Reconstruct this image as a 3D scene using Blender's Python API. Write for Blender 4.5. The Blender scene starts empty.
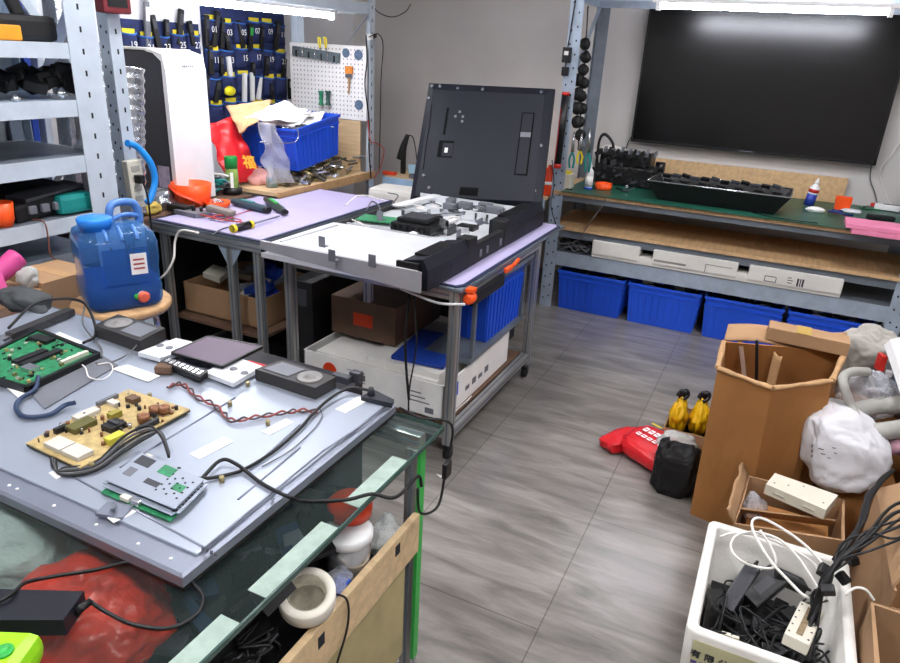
import bpy, bmesh, math, random
from mathutils import Vector, Matrix, Euler, noise
PI = math.pi
scene = bpy.context.scene
COL = scene.collection

# ------------------------------------------------------------------ camera
CAM_H = 1.55
FPX = 688.25
PITCH, ROLL, YAW = 0.384527504, -0.0546606929, 0.432888561
_cp, _sp = math.cos(PITCH), math.sin(PITCH)
_f = Vector((-math.sin(YAW)*_cp, math.cos(YAW)*_cp, -_sp))
_r0 = Vector((math.cos(YAW), math.sin(YAW), 0))
_d0 = _f.cross(_r0)
_r = _r0*math.cos(ROLL) + _d0*math.sin(ROLL)
_d = -_r0*math.sin(ROLL) + _d0*math.cos(ROLL)
cam_data = bpy.data.cameras.new('camera')
cam_data.sensor_fit = 'HORIZONTAL'
cam_data.sensor_width = 36.0
cam_data.lens = 36.0*FPX/900.0
cam_data.clip_start = 0.05
cam = bpy.data.objects.new('camera', cam_data)
COL.objects.link(cam)
_m = Matrix((( _r.x, -_d.x, -_f.x, 0), (_r.y, -_d.y, -_f.y, 0), (_r.z, -_d.z, -_f.z, CAM_H), (0, 0, 0, 1)))
cam.matrix_world = _m
scene.camera = cam

# ------------------------------------------------------------------ world, exposure, room lights
scene.view_settings.view_transform = 'Standard'
scene.view_settings.look = 'None'
scene.view_settings.gamma = 1.0
scene.view_settings.use_curve_mapping = False
scene.view_settings.exposure = 0.35
w = bpy.data.worlds.new('world'); scene.world = w; w.use_nodes = True
w.node_tree.nodes['Background'].inputs[0].default_value = (0.8, 0.86, 1.0, 1)
w.node_tree.nodes['Background'].inputs[1].default_value = 0.25
PANEL_POWER = 30.0       # emission of the ceiling panels
TUBE_POWER = 58.0       # emission of the bench tubes

# ------------------------------------------------------------------ points from the survey of the room
def ray(px, py):
    return _r*((px-450)/FPX) + _d*((py-331.5)/FPX) + _f
def atz(px, py, z):
    v = ray(px, py); t = (z-CAM_H)/v.z
    return Vector((v.x*t, v.y*t, z))
def aty(px, py, y):
    v = ray(px, py); t = y/v.y
    return Vector((v.x*t, y, CAM_H+v.z*t))
def atx(px, py, x):
    v = ray(px, py); t = x/v.x
    return Vector((x, v.y*t, CAM_H+v.z*t))

# ------------------------------------------------------------------ materials
def lin(h):
    h = h.lstrip('#')
    c = [int(h[i:i+2], 16)/255 for i in (0, 2, 4)]
    return tuple(x/12.92 if x <= .04045 else ((x+.055)/1.055)**2.4 for x in c)
MATS = {}
def mat(name, col, rough=.6, metal=0, var=.12, scale=8, bump=0, bscale=60, spec=.5, alpha=1, trans=0, emit=0, stretch=(1, 1, 1), col2=None, sheen=0, ior=1.45, coat=0):
    if name in MATS: return MATS[name]
    m = bpy.data.materials.new(name); m.use_nodes = True
    nt = m.node_tree; b = nt.nodes['Principled BSDF']
    c = lin(col)
    b.inputs['Roughness'].default_value = rough
    b.inputs['Metallic'].default_value = metal
    b.inputs['Specular IOR Level'].default_value = spec
    b.inputs['Alpha'].default_value = alpha
    b.inputs['Transmission Weight'].default_value = trans
    b.inputs['IOR'].default_value = ior
    b.inputs['Coat Weight'].default_value = coat
    tc = nt.nodes.new('ShaderNodeTexCoord'); mp = nt.nodes.new('ShaderNodeMapping')
    mp.inputs['Scale'].default_value = stretch
    nt.links.new(tc.outputs['Object'], mp.inputs['Vector'])
    if var > 0 or col2:
        n = nt.nodes.new('ShaderNodeTexNoise'); n.inputs['Scale'].default_value = scale
        n.inputs['Detail'].default_value = 6; n.inputs['Roughness'].default_value = .6
        nt.links.new(mp.outputs[0], n.inputs['Vector'])
        r = nt.nodes.new('ShaderNodeValToRGB')
        r.color_ramp.elements[0].position = .3; r.color_ramp.elements[1].position = .7
        c2 = lin(col2) if col2 else tuple(x*(1-2*var) for x in c)
        r.color_ramp.elements[0].color = (*c2, 1)
        r.color_ramp.elements[1].color = (*(min(1, x*(1+(0 if col2 else var*.6))) for x in c), 1)
        nt.links.new(n.outputs['Fac'], r.inputs[0]); nt.links.new(r.outputs[0], b.inputs['Base Color'])
    else:
        b.inputs['Base Color'].default_value = (*c, 1)
    if bump:
        n2 = nt.nodes.new('ShaderNodeTexNoise'); n2.inputs['Scale'].default_value = bscale; n2.inputs['Detail'].default_value = 4
        nt.links.new(mp.outputs[0], n2.inputs['Vector'])
        bp = nt.nodes.new('ShaderNodeBump'); bp.inputs['Strength'].default_value = bump; bp.inputs['Distance'].default_value = .01
        nt.links.new(n2.outputs['Fac'], bp.inputs['Height']); nt.links.new(bp.outputs[0], b.inputs['Normal'])
    if emit:
        b.inputs['Emission Color'].default_value = (*c, 1); b.inputs['Emission Strength'].default_value = emit
    MATS[name] = m
    return m
def film(name, col, opacity=.4, rough=.15, tint='#ffffff', bump=0, bscale=30):
    """thin see-through sheet: clear part and glossy surface part"""
    if name in MATS: return MATS[name]
    m = bpy.data.materials.new(name); m.use_nodes = True
    nt = m.node_tree; b = nt.nodes['Principled BSDF']
    b.inputs['Base Color'].default_value = (*lin(col), 1); b.inputs['Roughness'].default_value = rough
    t = nt.nodes.new('ShaderNodeBsdfTransparent'); t.inputs[0].default_value = (*lin(tint), 1)
    mx = nt.nodes.new('ShaderNodeMixShader')
    fr = nt.nodes.new('ShaderNodeFresnel'); fr.inputs[0].default_value = 1.45
    ad = nt.nodes.new('ShaderNodeMath'); ad.operation = 'ADD'; ad.use_clamp = True; ad.inputs[1].default_value = opacity
    ge = nt.nodes.new('ShaderNodeNewGeometry'); iv = nt.nodes.new('ShaderNodeMath'); iv.operation = 'SUBTRACT'; iv.inputs[0].default_value = 1
    mu = nt.nodes.new('ShaderNodeMath'); mu.operation = 'MULTIPLY'
    nt.links.new(ge.outputs['Backfacing'], iv.inputs[1]); nt.links.new(fr.outputs[0], mu.inputs[0]); nt.links.new(iv.outputs[0], mu.inputs[1])
    nt.links.new(mu.outputs[0], ad.inputs[0]); nt.links.new(ad.outputs[0], mx.inputs[0])
    nt.links.new(t.outputs[0], mx.inputs[1]); nt.links.new(b.outputs[0], mx.inputs[2])
    nt.links.new(mx.outputs[0], nt.nodes['Material Output'].inputs[0])
    if bump:
        n2 = nt.nodes.new('ShaderNodeTexNoise'); n2.inputs['Scale'].default_value = bscale; n2.inputs['Detail'].default_value = 5
        bp = nt.nodes.new('ShaderNodeBump'); bp.inputs['Strength'].default_value = bump; bp.inputs['Distance'].default_value = .02
        nt.links.new(n2.outputs['Fac'], bp.inputs['Height']); nt.links.new(bp.outputs[0], b.inputs['Normal']); nt.links.new(bp.outputs[0], fr.inputs['Normal'])
    MATS[name] = m
    return m

wall_m = mat('wall_paint', '#cbc8c5', .85, var=.04, scale=2, bump=.05, bscale=120)
wall_white = mat('white_wall_paint', '#e8e9ee', .8, var=.03, scale=2)
ceil_m = mat('ceiling_paint', '#d8d8d8', .9, var=.03)
steel = mat('galvanized_rack_steel', '#b4c4d6', .38, .35, var=.1, scale=14, bump=.05)
steel_w = mat('pale_painted_steel', '#c6d2de', .4, .15, var=.06, scale=10)
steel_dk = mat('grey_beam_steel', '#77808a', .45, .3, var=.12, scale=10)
hole_m = mat('hole_black', '#20242a', .9, var=0)
alu = mat('brushed_aluminium', '#b4b4b2', .32, .75, var=.08, scale=20, stretch=(1, 1, .1))
wood = mat('pine_board', '#c9a172', .6, var=.14, scale=5, stretch=(1, 9, 9), bump=.1)
woodp = mat('pale_plywood', '#d9bd93', .6, var=.12, scale=4, stretch=(1, 10, 10), bump=.08)
woody = mat('pine_board_lengthwise', '#d3b083', .6, var=.14, scale=4, stretch=(9, 1, 9), bump=.1)
woodd = mat('brown_board', '#6b5140', .7, var=.15, scale=6)
card = mat('cardboard', '#a9743f', .85, var=.1, scale=3, bump=.15, bscale=25)
card2 = mat('light_cardboard', '#b08c68', .85, var=.1, scale=3, bump=.12, bscale=25)
cardin = mat('cardboard_torn_edge', '#bd966b', .9, var=.12, scale=20)
mat_green = mat('green_bench_mat', '#1f5a48', .35, var=.12, scale=6)
mat_purple = mat('lilac_bench_mat', '#b4acd0', .6, var=.04, scale=5)
navy_edge = mat('navy_mat_edge', '#222c48', .5, var=0)
black = mat('black_plastic', '#0f1012', .38, var=.1, scale=20)
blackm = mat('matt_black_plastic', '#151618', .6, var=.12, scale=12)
dkgrey = mat('dark_grey_plastic', '#3a3c42', .42, var=.06, scale=6)
midgrey = mat('mid_grey_plastic', '#6d7078', .5, var=.08)
shell_m = mat('tv_back_shell', '#1a1d26', .5, spec=.25, var=.05, scale=3, bump=.04, bscale=200)
screen_m = mat('tv_screen', '#050506', .22, var=0, spec=.6)
tvsteel = mat('zinc_tv_back', '#b3bccb', .33, .55, var=.05, scale=3)
tvsteel_l = mat('zinc_tv_edge', '#8b91a0', .4, .5, var=.08, scale=6)
whitesteel = mat('white_chassis_steel', '#dfe2e6', .35, .3, var=.05, scale=5)
white_p = mat('white_plastic', '#e9e9ea', .4, var=.03)
cream_p = mat('cream_plastic', '#dad6c6', .45, var=.05)
paper = mat('white_paper', '#f2f1ee', .8, var=.04)
paperp = mat('peach_paper', '#dcb287', .8, var=.06)
blue_c = mat('blue_crate_plastic', '#1f56d8', .4, var=.06, scale=6)
blue_d = mat('blue_crate_inside', '#1b3f9e', .5, var=.06)
navy = mat('navy_pocket_fabric', '#232f5e', .8, var=.12, scale=30, bump=.1)
trimblue = mat('blue_pocket_trim', '#2f6fc4', .7, var=.05)
yellow_m = mat('yellow_label', '#e6d22e', .6, var=.04)
orange_m = mat('orange_plastic', '#ff5a1e', .4, var=.05)
orange_d = mat('dark_orange_plastic', '#e0441c', .4, var=.06)
red_bag = mat('red_bag_sheet', '#d8222a', .35, var=.1, scale=8, bump=.35, bscale=14)
red_m = mat('red_plastic', '#c92a20', .45, var=.06)
pink_foam = mat('pink_foam', '#f08cb0', .8, var=.06)
pink_m = mat('pink_plastic', '#d04a8e', .5, var=.08)
foam_w = mat('white_foam', '#e4e2dc', .8, var=.05, scale=10, bump=.15, bscale=150)
foam_y = mat('styrofoam_front_sheet', '#c6c49c', .7, var=.06)
green_pcb = mat('green_circuit_board', '#2f8a5c', .4, var=.3, scale=60)
tan_pcb = mat('tan_circuit_board', '#bfa873', .5, var=.2, scale=50)
tan_edge = mat('dark_board_edge', '#343222', .6, var=0)
chip = mat('chip_black', '#1c1d20', .4, var=.05)
silver = mat('silver_metal', '#c9cbce', .25, .9, var=.06)
copper = mat('copper_coil', '#96694c', .4, .5, var=.2, scale=80)
foil = mat('silver_foil_duct', '#bfc3c9', .22, .85, var=.1, scale=20, bump=.5, bscale=40)
rubber_b = mat('black_cable_rubber', '#0c0c0e', .5, var=0)
cable_w = mat('white_cable', '#e9e6e0', .45, var=0)
cable_blue = mat('blue_ribbon_cable', '#283a58', .5, var=.1)
hose_blue = mat('blue_hose', '#1e8de6', .35, var=.04)
cable_red = mat('red_wire', '#b53a34', .45, var=0)
cable_grey = mat('grey_wire', '#5c5d60', .5, var=0)
green_m = mat('green_plastic', '#35b04a', .4, var=.05)
lime_m = mat('lime_plastic', '#9be21e', .35, var=.03)
teal_m = mat('teal_plastic', '#1c8a86', .4, var=.06)
brass_m = mat('brassy_metal_scrap', '#a3966c', .35, .6, var=.25, scale=30)
cloth_w = mat('white_bag_cloth', '#d9d9de', .55, var=.06, scale=6, bump=.6, bscale=14)
cloth_k = mat('black_bag_cloth', '#0d0d0f', .6, var=.1, scale=10, bump=.4, bscale=10)
cloth_p = mat('pink_cloth', '#e8b0ac', .85, var=.1, bump=.3, bscale=30)
cloth_g = mat('grey_canvas', '#aaa79f', .85, var=.12, bump=.3, bscale=20)
hose_g = mat('grey_hose', '#a6a59f', .5, var=.1, scale=12)
yel_bag = mat('yellow_bag_sheet', '#e8b810', .45, var=.15, scale=14, bump=.4, bscale=30)
film_w = film('clear_plastic_film', '#dfe2ea', .28, .2, bump=.6, bscale=25)
film_m = film('milky_plastic_film', '#dde4e2', .55, .3, bump=.5, bscale=18)
film_r = mat('red_thin_bag', '#d6331f', .35, var=.15, scale=10, bump=.6, bscale=22)
glass_m = film('glass_tabletop', '#5a6a68', .05, .02, tint='#f3f8f6')
glass_edge = mat('glass_tabletop_edge', '#39544e', .12, var=.05, spec=.8)
jug_m = film('blue_jug_wall', '#4a80bc', .30, .12, tint='#a9c8f0')
water_m = film('jug_water', '#1f58b4', .40, .05, tint='#86b0ec')
jug_h = mat('jug_handle_blue', '#4f7fc4', .3, var=.03)
cap_blue = mat('jug_cap_blue', '#2a86e8', .35, var=.03)
tube_m = mat('lit_tube', '#f6f8ff', .5, var=0, emit=TUBE_POWER)
tube_tv = mat('lit_tube_cool', '#f2f4ff', .5, var=0, emit=60)
panel_m = mat('lit_ceiling_panel', '#fbf9fc', .5, var=0, emit=PANEL_POWER)
white_ink = mat('white_print', '#f2f2f2', .7, var=0)
dark_ink = mat('dark_print', '#33343c', .7, var=0)

# floor: grey wood-look sheet with long streaks and fine seams
def floor_mat():
    m = bpy.data.materials.new('grey_wood_floor'); m.use_nodes = True
    nt = m.node_tree; N = nt.nodes; L = nt.links; b = N['Principled BSDF']
    tc = N.new('ShaderNodeTexCoord')
    mp = N.new('ShaderNodeMapping'); mp.inputs['Scale'].default_value = (1.2, 7, 1)
    L.new(tc.outputs['Object'], mp.inputs[0])
    n = N.new('ShaderNodeTexNoise'); n.inputs['Scale'].default_value = 2.2; n.inputs['Detail'].default_value = 9; n.inputs['Roughness'].default_value = .65
    n.inputs['Distortion'].default_value = .6
    L.new(mp.outputs[0], n.inputs[0])
    r = N.new('ShaderNodeValToRGB'); e = r.color_ramp.elements
    e[0].position = .3; e[0].color = (*lin('#5f5b56'), 1); e[1].position = .76; e[1].color = (*lin('#a5a09a'), 1)
    x = e.new(.5); x.color = (*lin('#817c77'), 1)
    L.new(n.outputs['Fac'], r.inputs[0])
    n2 = N.new('ShaderNodeTexNoise'); n2.inputs['Scale'].default_value = 1.5; n2.inputs['Detail'].default_value = 3
    L.new(tc.outputs['Object'], n2.inputs[0])
    mx = N.new('ShaderNodeMix'); mx.data_type = 'RGBA'; mx.blend_type = 'SOFT_LIGHT'; mx.inputs[0].default_value = .55
    L.new(r.outputs[0], mx.inputs[6]); L.new(n2.outputs['Fac'], mx.inputs[7])
    br = N.new('ShaderNodeTexBrick'); br.offset = .5
    br.inputs['Color1'].default_value = (1, 1, 1, 1); br.inputs['Color2'].default_value = (.9, .9, .9, 1); br.inputs['Mortar'].default_value = (.5, .48, .45, 1)
    br.inputs['Scale'].default_value = 1; br.inputs['Mortar Size'].default_value = .0022; br.inputs['Brick Width'].default_value = 1.2; br.inputs['Row Height'].default_value = .55
    mp2 = N.new('ShaderNodeMapping'); mp2.inputs['Rotation'].default_value = (0, 0, PI/2); mp2.inputs['Location'].default_value = (.331, .372, 0)
    L.new(tc.outputs['Object'], mp2.inputs[0]); L.new(mp2.outputs[0], br.inputs['Vector'])
    m2 = N.new('ShaderNodeMix'); m2.data_type = 'RGBA'; m2.blend_type = 'MULTIPLY'; m2.inputs[0].default_value = 1
    L.new(mx.outputs[2], m2.inputs[6]); L.new(br.outputs['Color'], m2.inputs[7]); L.new(m2.outputs[2], b.inputs['Base Color'])
    rr = N.new('ShaderNodeMapRange'); rr.inputs[3].default_value = .22; rr.inputs[4].default_value = .42
    b.inputs['Coat Weight'].default_value = .6; b.inputs['Coat Roughness'].default_value = .24
    L.new(n.outputs['Fac'], rr.inputs[0]); L.new(rr.outputs[0], b.inputs['Roughness'])
    return m

# ------------------------------------------------------------------ mesh building
def _smooth(pts, k=6, closed=False):
    pts = [Vector(p) for p in pts]
    if len(pts) < 3: return pts
    out = []; n = len(pts)
    for i in range(n if closed else n-1):
        p0 = pts[i-1] if (i > 0 or closed) else pts[0]*2-pts[1]
        p1 = pts[i]; p2 = pts[(i+1) % n]
        p3 = pts[(i+2) % n] if (i+2 < n or closed) else p2*2-p1
        for j in range(k):
            t = j/k
            out.append(.5*((2*p1)+(p2-p0)*t+(2*p0-5*p1+4*p2-p3)*t*t+(3*p1-p0-3*p2+p3)*t**3))
    if not closed: out.append(pts[-1])
    return out
def frame_from(z, hint=Vector((0, 0, 1))):
    z = z.normalized()
    if abs(z.dot(hint)) > .98: hint = Vector((1, 0, 0))
    x = hint.cross(z).normalized(); y = z.cross(x)
    return x, y
class MB:
    def __init__(s): s.bm = bmesh.new(); s.sm = False
    def _v(s, pts): return [s.bm.verts.new(p) for p in pts]
    def _f(s, vs, mi=0, smooth=False):
        try:
            f = s.bm.faces.new(vs); f.material_index = mi; f.smooth = smooth; return f
        except ValueError: return None
    def box(s, c, d, rot=None, mi=0, bev=0, M=None):
        c = Vector(c); hx, hy, hz = d[0]/2, d[1]/2, d[2]/2
        R = M if M is not None else (Euler(rot).to_matrix() if rot else Matrix.Identity(3))
        b2 = bmesh.new()
        bmesh.ops.create_cube(b2, size=1)
        for v in b2.verts: v.co = Vector((v.co.x*d[0], v.co.y*d[1], v.co.z*d[2]))
        if bev: bmesh.ops.bevel(b2, geom=b2.edges[:], offset=min(bev, min(d)*.45), segments=2, affect='EDGES', profile=.6)
        base = [s.bm.verts.new(R @ v.co + c) for v in b2.verts]
        b2.verts.index_update()
        for f in b2.faces: s._f([base[v.index] for v in f.verts], mi)
        b2.free(); return s
    def b2(s, lo, hi, mi=0, bev=0):
        return s.box([(a+b)/2 for a, b in zip(lo, hi)], [abs(b-a) for a, b in zip(lo, hi)], mi=mi, bev=bev)
    def bar(s, p, q, wd, th, mi=0, hint=Vector((0, 0, 1)), bev=0):
        p, q = Vector(p), Vector(q); z = q-p; x, y = frame_from(z, hint)
        M = Matrix((x, y, z.normalized())).transposed()
        return s.box((p+q)/2, (wd, th, z.length), mi=mi, M=M, bev=bev)
    def cyl(s, p, q, r, r2=None, n=20, mi=0, cap=True):
        p, q = Vector(p), Vector(q); r2 = r if r2 is None else r2
        x, y = frame_from(q-p)
        a = s._v([p+(x*math.cos(2*PI*i/n)+y*math.sin(2*PI*i/n))*r for i in range(n)])
        b = s._v([q+(x*math.cos(2*PI*i/n)+y*math.sin(2*PI*i/n))*r2 for i in range(n)])
        for i in range(n): s._f([a[i], a[(i+1) % n], b[(i+1) % n], b[i]], mi, True)
        if cap: s._f(a[::-1], mi); s._f(b, mi)
        return s
    def tube(s, pts, r, n=8, k=6, mi=0, closed=False, flat=1.0):
        P = _smooth(pts, k, closed); rings = []; px = None; m = len(P)
        for i, p in enumerate(P):
            if closed: t = P[(i+1) % m]-P[i-1]
            else: t = P[min(i+1, m-1)]-P[max(i-1, 0)]
            if t.length < 1e-9: t = Vector((0, 0, 1))
            t.normalize()
            if px is None: x, y = frame_from(t)
            else:
                x = px-t*px.dot(t)
                if x.length < 1e-6: x, y = frame_from(t)
                x.normalize(); y = t.cross(x)
            px = x
            rr = r(i/(m-1)) if callable(r) else r
            rings.append(s._v([p+(x*math.cos(2*PI*j/n)+y*math.sin(2*PI*j/n)*flat)*rr for j in range(n)]))
        for i in range(m if closed else m-1):
            a, b = rings[i], rings[(i+1) % m]
            for j in range(n): s._f([a[j], a[(j+1) % n], b[(j+1) % n], b[j]], mi, True)
        if not closed: s._f(rings[0][::-1], mi); s._f(rings[-1], mi)
        return s
    def lathe(s, prof, c=(0, 0, 0), n=28, mi=0, sx=1, sy=1, M=None):
        c = Vector(c); rings = []
        for r, z in prof:
            ring = [Vector((math.cos(2*PI*i/n)*r*sx, math.sin(2*PI*i/n)*r*sy, z)) for i in range(n)]
            if M is not None: ring = [M @ v for v in ring]
            rings.append(s._v([v+c for v in ring]))
        for a, b in zip(rings, rings[1:]):
            for i in range(n): s._f([a[i], a[(i+1) % n], b[(i+1) % n], b[i]], mi, True)
        if prof[0][0] > 1e-5: s._f(rings[0][::-1], mi)
        if prof[-1][0] > 1e-5: s._f(rings[-1], mi)
        return s
    def prism(s, poly, z0, z1, mi=0, M=None):
        """poly: 2d points, extruded between z0 and z1 (M maps to place)"""
        T = (lambda v: M @ v) if M is not None else (lambda v: v)
        a = s._v([T(Vector((x, y, z0))) for x, y in poly]); b = s._v([T(Vector((x, y, z1))) for x, y in poly])
        n = len(poly); s._f(a[::-1], mi); s._f(b, mi)
        for i in range(n): s._f([a[i], a[(i+1) % n], b[(i+1) % n], b[i]], mi)
        return s
    def slab(s, quad, th, mi=0, nrm=None):
        """a plate with real thickness from four corner points"""
        q = [Vector(p) for p in quad]
        n = nrm or (q[1]-q[0]).cross(q[3]-q[0]).normalized()
        a = s._v(q); b = s._v([p-n*th for p in q])
        s._f(a, mi); s._f(b[::-1], mi)
        for i in range(4): s._f([a[i], b[i], b[(i+1) % 4], a[(i+1) % 4]], mi)
        return s
    def blob(s, c, r, seed=0, amp=.15, freq=3, sub=4, floor=None, fn=None, mi=0):
        c = Vector(c); b2 = bmesh.new(); bmesh.ops.create_icosphere(b2, subdivisions=sub, radius=1)
        o = Vector((seed*7.3, seed*3.1, seed*1.7)); vs = []
        for v in b2.verts:
            d = v.co.normalized()
            w_ = d + Vector((noise.noise(d*1.7+o), noise.noise(d*1.7+o*3), noise.noise(d*1.7-o)))*.35
            a = noise.noise(d*freq*.45+o)*1.3 - (abs(noise.noise(w_*freq+o*2))-.22)*.9 - (abs(noise.noise(w_*freq*2.7+o))-.22)*.32
            k = 1+amp*a
            p = Vector((d.x*r[0]*k, d.y*r[1]*k, d.z*r[2]*k))
            if fn: p = fn(p, d)
            p += c
            if floor is not None and p.z < floor: p.z = floor+(p.z-floor)*.02
            vs.append(s.bm.verts.new(p))
        b2.verts.index_update()
        for f in b2.faces: s._f([vs[v.index] for v in f.verts], mi, True)
        b2.free(); return s
    def pillow(s, c, r, seed=0, amp=.06, freq=3, sub=5, e=.55, floor=None, fn=None, mi=0):
        def g(p, d):
            q = Vector([math.copysign(abs(d[i])**e, d[i])*r[i] for i in range(3)])*(p.length/max(1e-6, Vector((d.x*r[0], d.y*r[1], d.z*r[2])).length))
            return fn(q, d) if fn else q
        return s.blob(c, r, seed=seed, amp=amp, freq=freq, sub=sub, floor=floor, fn=g, mi=mi)
    def sheet(s, fn, nu, nv, th=.002, mi=0):
        """crumpled sheet with thickness: fn(u,v)->point, 0..1"""
        g = [[Vector(fn(i/nu, j/nv)) for j in range(nv+1)] for i in range(nu+1)]
        def nr(i, j):
            a = g[min(i+1, nu)][j]-g[max(i-1, 0)][j]; b = g[i][min(j+1, nv)]-g[i][max(j-1, 0)]
            n = a.cross(b); return n.normalized() if n.length > 1e-9 else Vector((0, 0, 1))
        A = [[s.bm.verts.new(g[i][j]) for j in range(nv+1)] for i in range(nu+1)]
        B = [[s.bm.verts.new(g[i][j]-nr(i, j)*th) for j in range(nv+1)] for i in range(nu+1)]
        for i in range(nu):
            for j in range(nv):
                s._f([A[i][j], A[i+1][j], A[i+1][j+1], A[i][j+1]], mi, True)
                s._f([B[i][j+1], B[i+1][j+1], B[i+1][j], B[i][j]], mi, True)
        for i in range(nu):
            s._f([A[i][0], B[i][0], B[i+1][0], A[i+1][0]], mi); s._f([A[i+1][nv], B[i+1][nv], B[i][nv], A[i][nv]], mi)
        for j in range(nv):
            s._f([A[0][j+1], B[0][j+1], B[0][j], A[0][j]], mi); s._f([A[nu][j], B[nu][j], B[nu][j+1], A[nu][j+1]], mi)
        return s
    def build(s, name, mats, parent=None, loc=None, rot=None, world=True, label=None, recalc=True):
        """one mesh object; with a parent the points are world points unless world=False"""
        if recalc: bmesh.ops.recalc_face_normals(s.bm, faces=s.bm.faces[:])
        me = bpy.data.meshes.new(name)
        if parent is not None:
            if world:
                inv = ROOTM[root_of(parent).name].inverted()
                s.bm.transform(inv)
        elif loc is not None:
            M = Matrix.Translation(Vector(loc)) @ (Euler(rot).to_matrix().to_4x4() if rot else Matrix.Identity(4))
            if world: s.bm.transform(M.inverted())
        s.bm.to_mesh(me); s.bm.free()
        if not isinstance(mats, (list, tuple)): mats = [mats]
        for m in mats: me.materials.append(m)
        o = bpy.data.objects.new(name, me); COL.objects.link(o)
        if parent is not None: o.parent = parent
        elif loc is not None:
            o.location = loc
            if rot: o.rotation_euler = rot
        if label: o['label'] = label
        return o
ROOTM = {}
def root_of(o):
    while o.parent: o = o.parent
    return o
def thing(name, label, cat, loc, rot=(0, 0, 0), group=None):
    o = bpy.data.objects.new(name, None); COL.objects.link(o); o.empty_display_size = .05
    o.location = loc; o.rotation_euler = rot
    o['label'] = label; o['category'] = cat
    if group: o['group'] = group
    ROOTM[o.name] = Matrix.Translation(Vector(loc)) @ Euler(rot).to_matrix().to_4x4()
    return o
def tag(o, label, cat, group=None, kind=None):
    o['label'] = label; o['category'] = cat
    if group: o['group'] = group
    if kind: o['kind'] = kind
    return o
def struct(o): o['kind'] = 'structure'; return o
def dup(root, loc, rot=None, label=None, group=None):
    r = root.copy(); COL.objects.link(r); r.location = loc
    if rot is not None: r.rotation_euler = rot
    if label: r['label'] = label
    if group: r['group'] = group
    for ch in list(root.children):
        c = ch.copy(); COL.objects.link(c); c.parent = r
        for g in ch.children:
            d = g.copy(); COL.objects.link(d); d.parent = c
    return r
def writing(body, size, origin, xdir, up, m, parent, name='lettering', label=None, bold=.0):
    """raised lettering with its left end of the baseline at origin (world)"""
    cu = bpy.data.curves.new('t', 'FONT'); cu.body = body; cu.size = size; cu.extrude = .0004; cu.offset = bold
    cu.resolution_u = 2
    t = bpy.data.objects.new('t', cu); COL.objects.link(t)
    dg = bpy.context.evaluated_depsgraph_get()
    me = bpy.data.meshes.new_from_object(t.evaluated_get(dg))
    bpy.data.objects.remove(t); bpy.data.curves.remove(cu)
    x = Vector(xdir).normalized(); u = Vector(up); n = x.cross(u).normalized(); u = n.cross(x)
    M = Matrix(((x.x, u.x, n.x, origin[0]), (x.y, u.y, n.y, origin[1]), (x.z, u.z, n.z, origin[2]), (0, 0, 0, 1)))
    me.transform(ROOTM[root_of(parent).name].inverted() @ M)
    me.materials.clear(); me.materials.append(m)
    o = bpy.data.objects.new(name, me); COL.objects.link(o); o.parent = parent
    if label: o['label'] = label
    return o
def wire(name, label, pts, r, m, cat='cable', group=None, k=6, n=7):
    p0 = Vector(pts[0]); r = r*.8 if r < .011 else r
    o = MB().tube(pts, r, n=n, k=k).build(name, m, loc=p0)
    return tag(o, label, cat, group)
# ================================================================== THE ROOM
X0, X1, Y0, Y1, ZC = -3.75, 2.4, -1.6, 5.10, 2.75
struct(MB().b2((X0-.1, Y0-.1, -.1), (X1+.1, Y1+.1, 0)).build('floor', floor_mat(), loc=(0, 0, 0)))
struct(MB().b2((X0-.1, Y0-.1, ZC), (X1+.1, Y1+.1, ZC+.1)).build('ceiling', ceil_m, loc=(0, 0, ZC)))
struct(MB().b2((X0, Y1, 0), (X1, Y1+.1, ZC)).build('wall_back', wall_m, loc=(0, Y1, 0)))
struct(MB().b2((X0-.1, Y0, 0), (X0, Y1, ZC)).build('wall_left', wall_white, loc=(X0, 0, 0)))
struct(MB().b2((X1, Y0, 0), (X1+.1, Y1, ZC)).build('wall_right', wall_m, loc=(X1, 0, 0)))
struct(MB().b2((X0, Y0-.1, 0), (X1, Y0, ZC)).build('wall_front', wall_m, loc=(0, Y0, 0)))
# white partition board behind the tool pockets
struct(MB().b2((-3.40, 1.9, 0), (-3.36, 5.10, 2.4)).build('wall_partition', wall_white, loc=(-3.38, 3.2, 0)))
# ceiling light panels, above the frame of the photograph
for i, (x, y) in enumerate([(-1.6, .2), (.6, .2), (-1.6, 2.1), (.45, 2.5)]):
    t = thing('ceiling_light', ['square ceiling light panel above the near glass bench', 'square ceiling light panel above the open floor near the camera', 'square ceiling light panel above the aluminium cart', 'square ceiling light panel above the floor before the wall television'][i], 'ceiling light', (x, y, ZC-.03), group='ceiling light panels')
    f = MB()
    for a, b in (((-.31, -.31), (.31, -.29)), ((-.31, .29), (.31, .31)), ((-.31, -.29), (-.29, .29)), ((.29, -.29), (.31, .29))):
        f.b2((x+a[0], y+a[1], ZC-.03), (x+b[0], y+b[1], ZC))
    f.build('frame', white_p, t)
    MB().b2((x-.289, y-.289, ZC-.02), (x+.289, y+.289, ZC-.005)).build('diffuser', panel_m, t)

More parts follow.
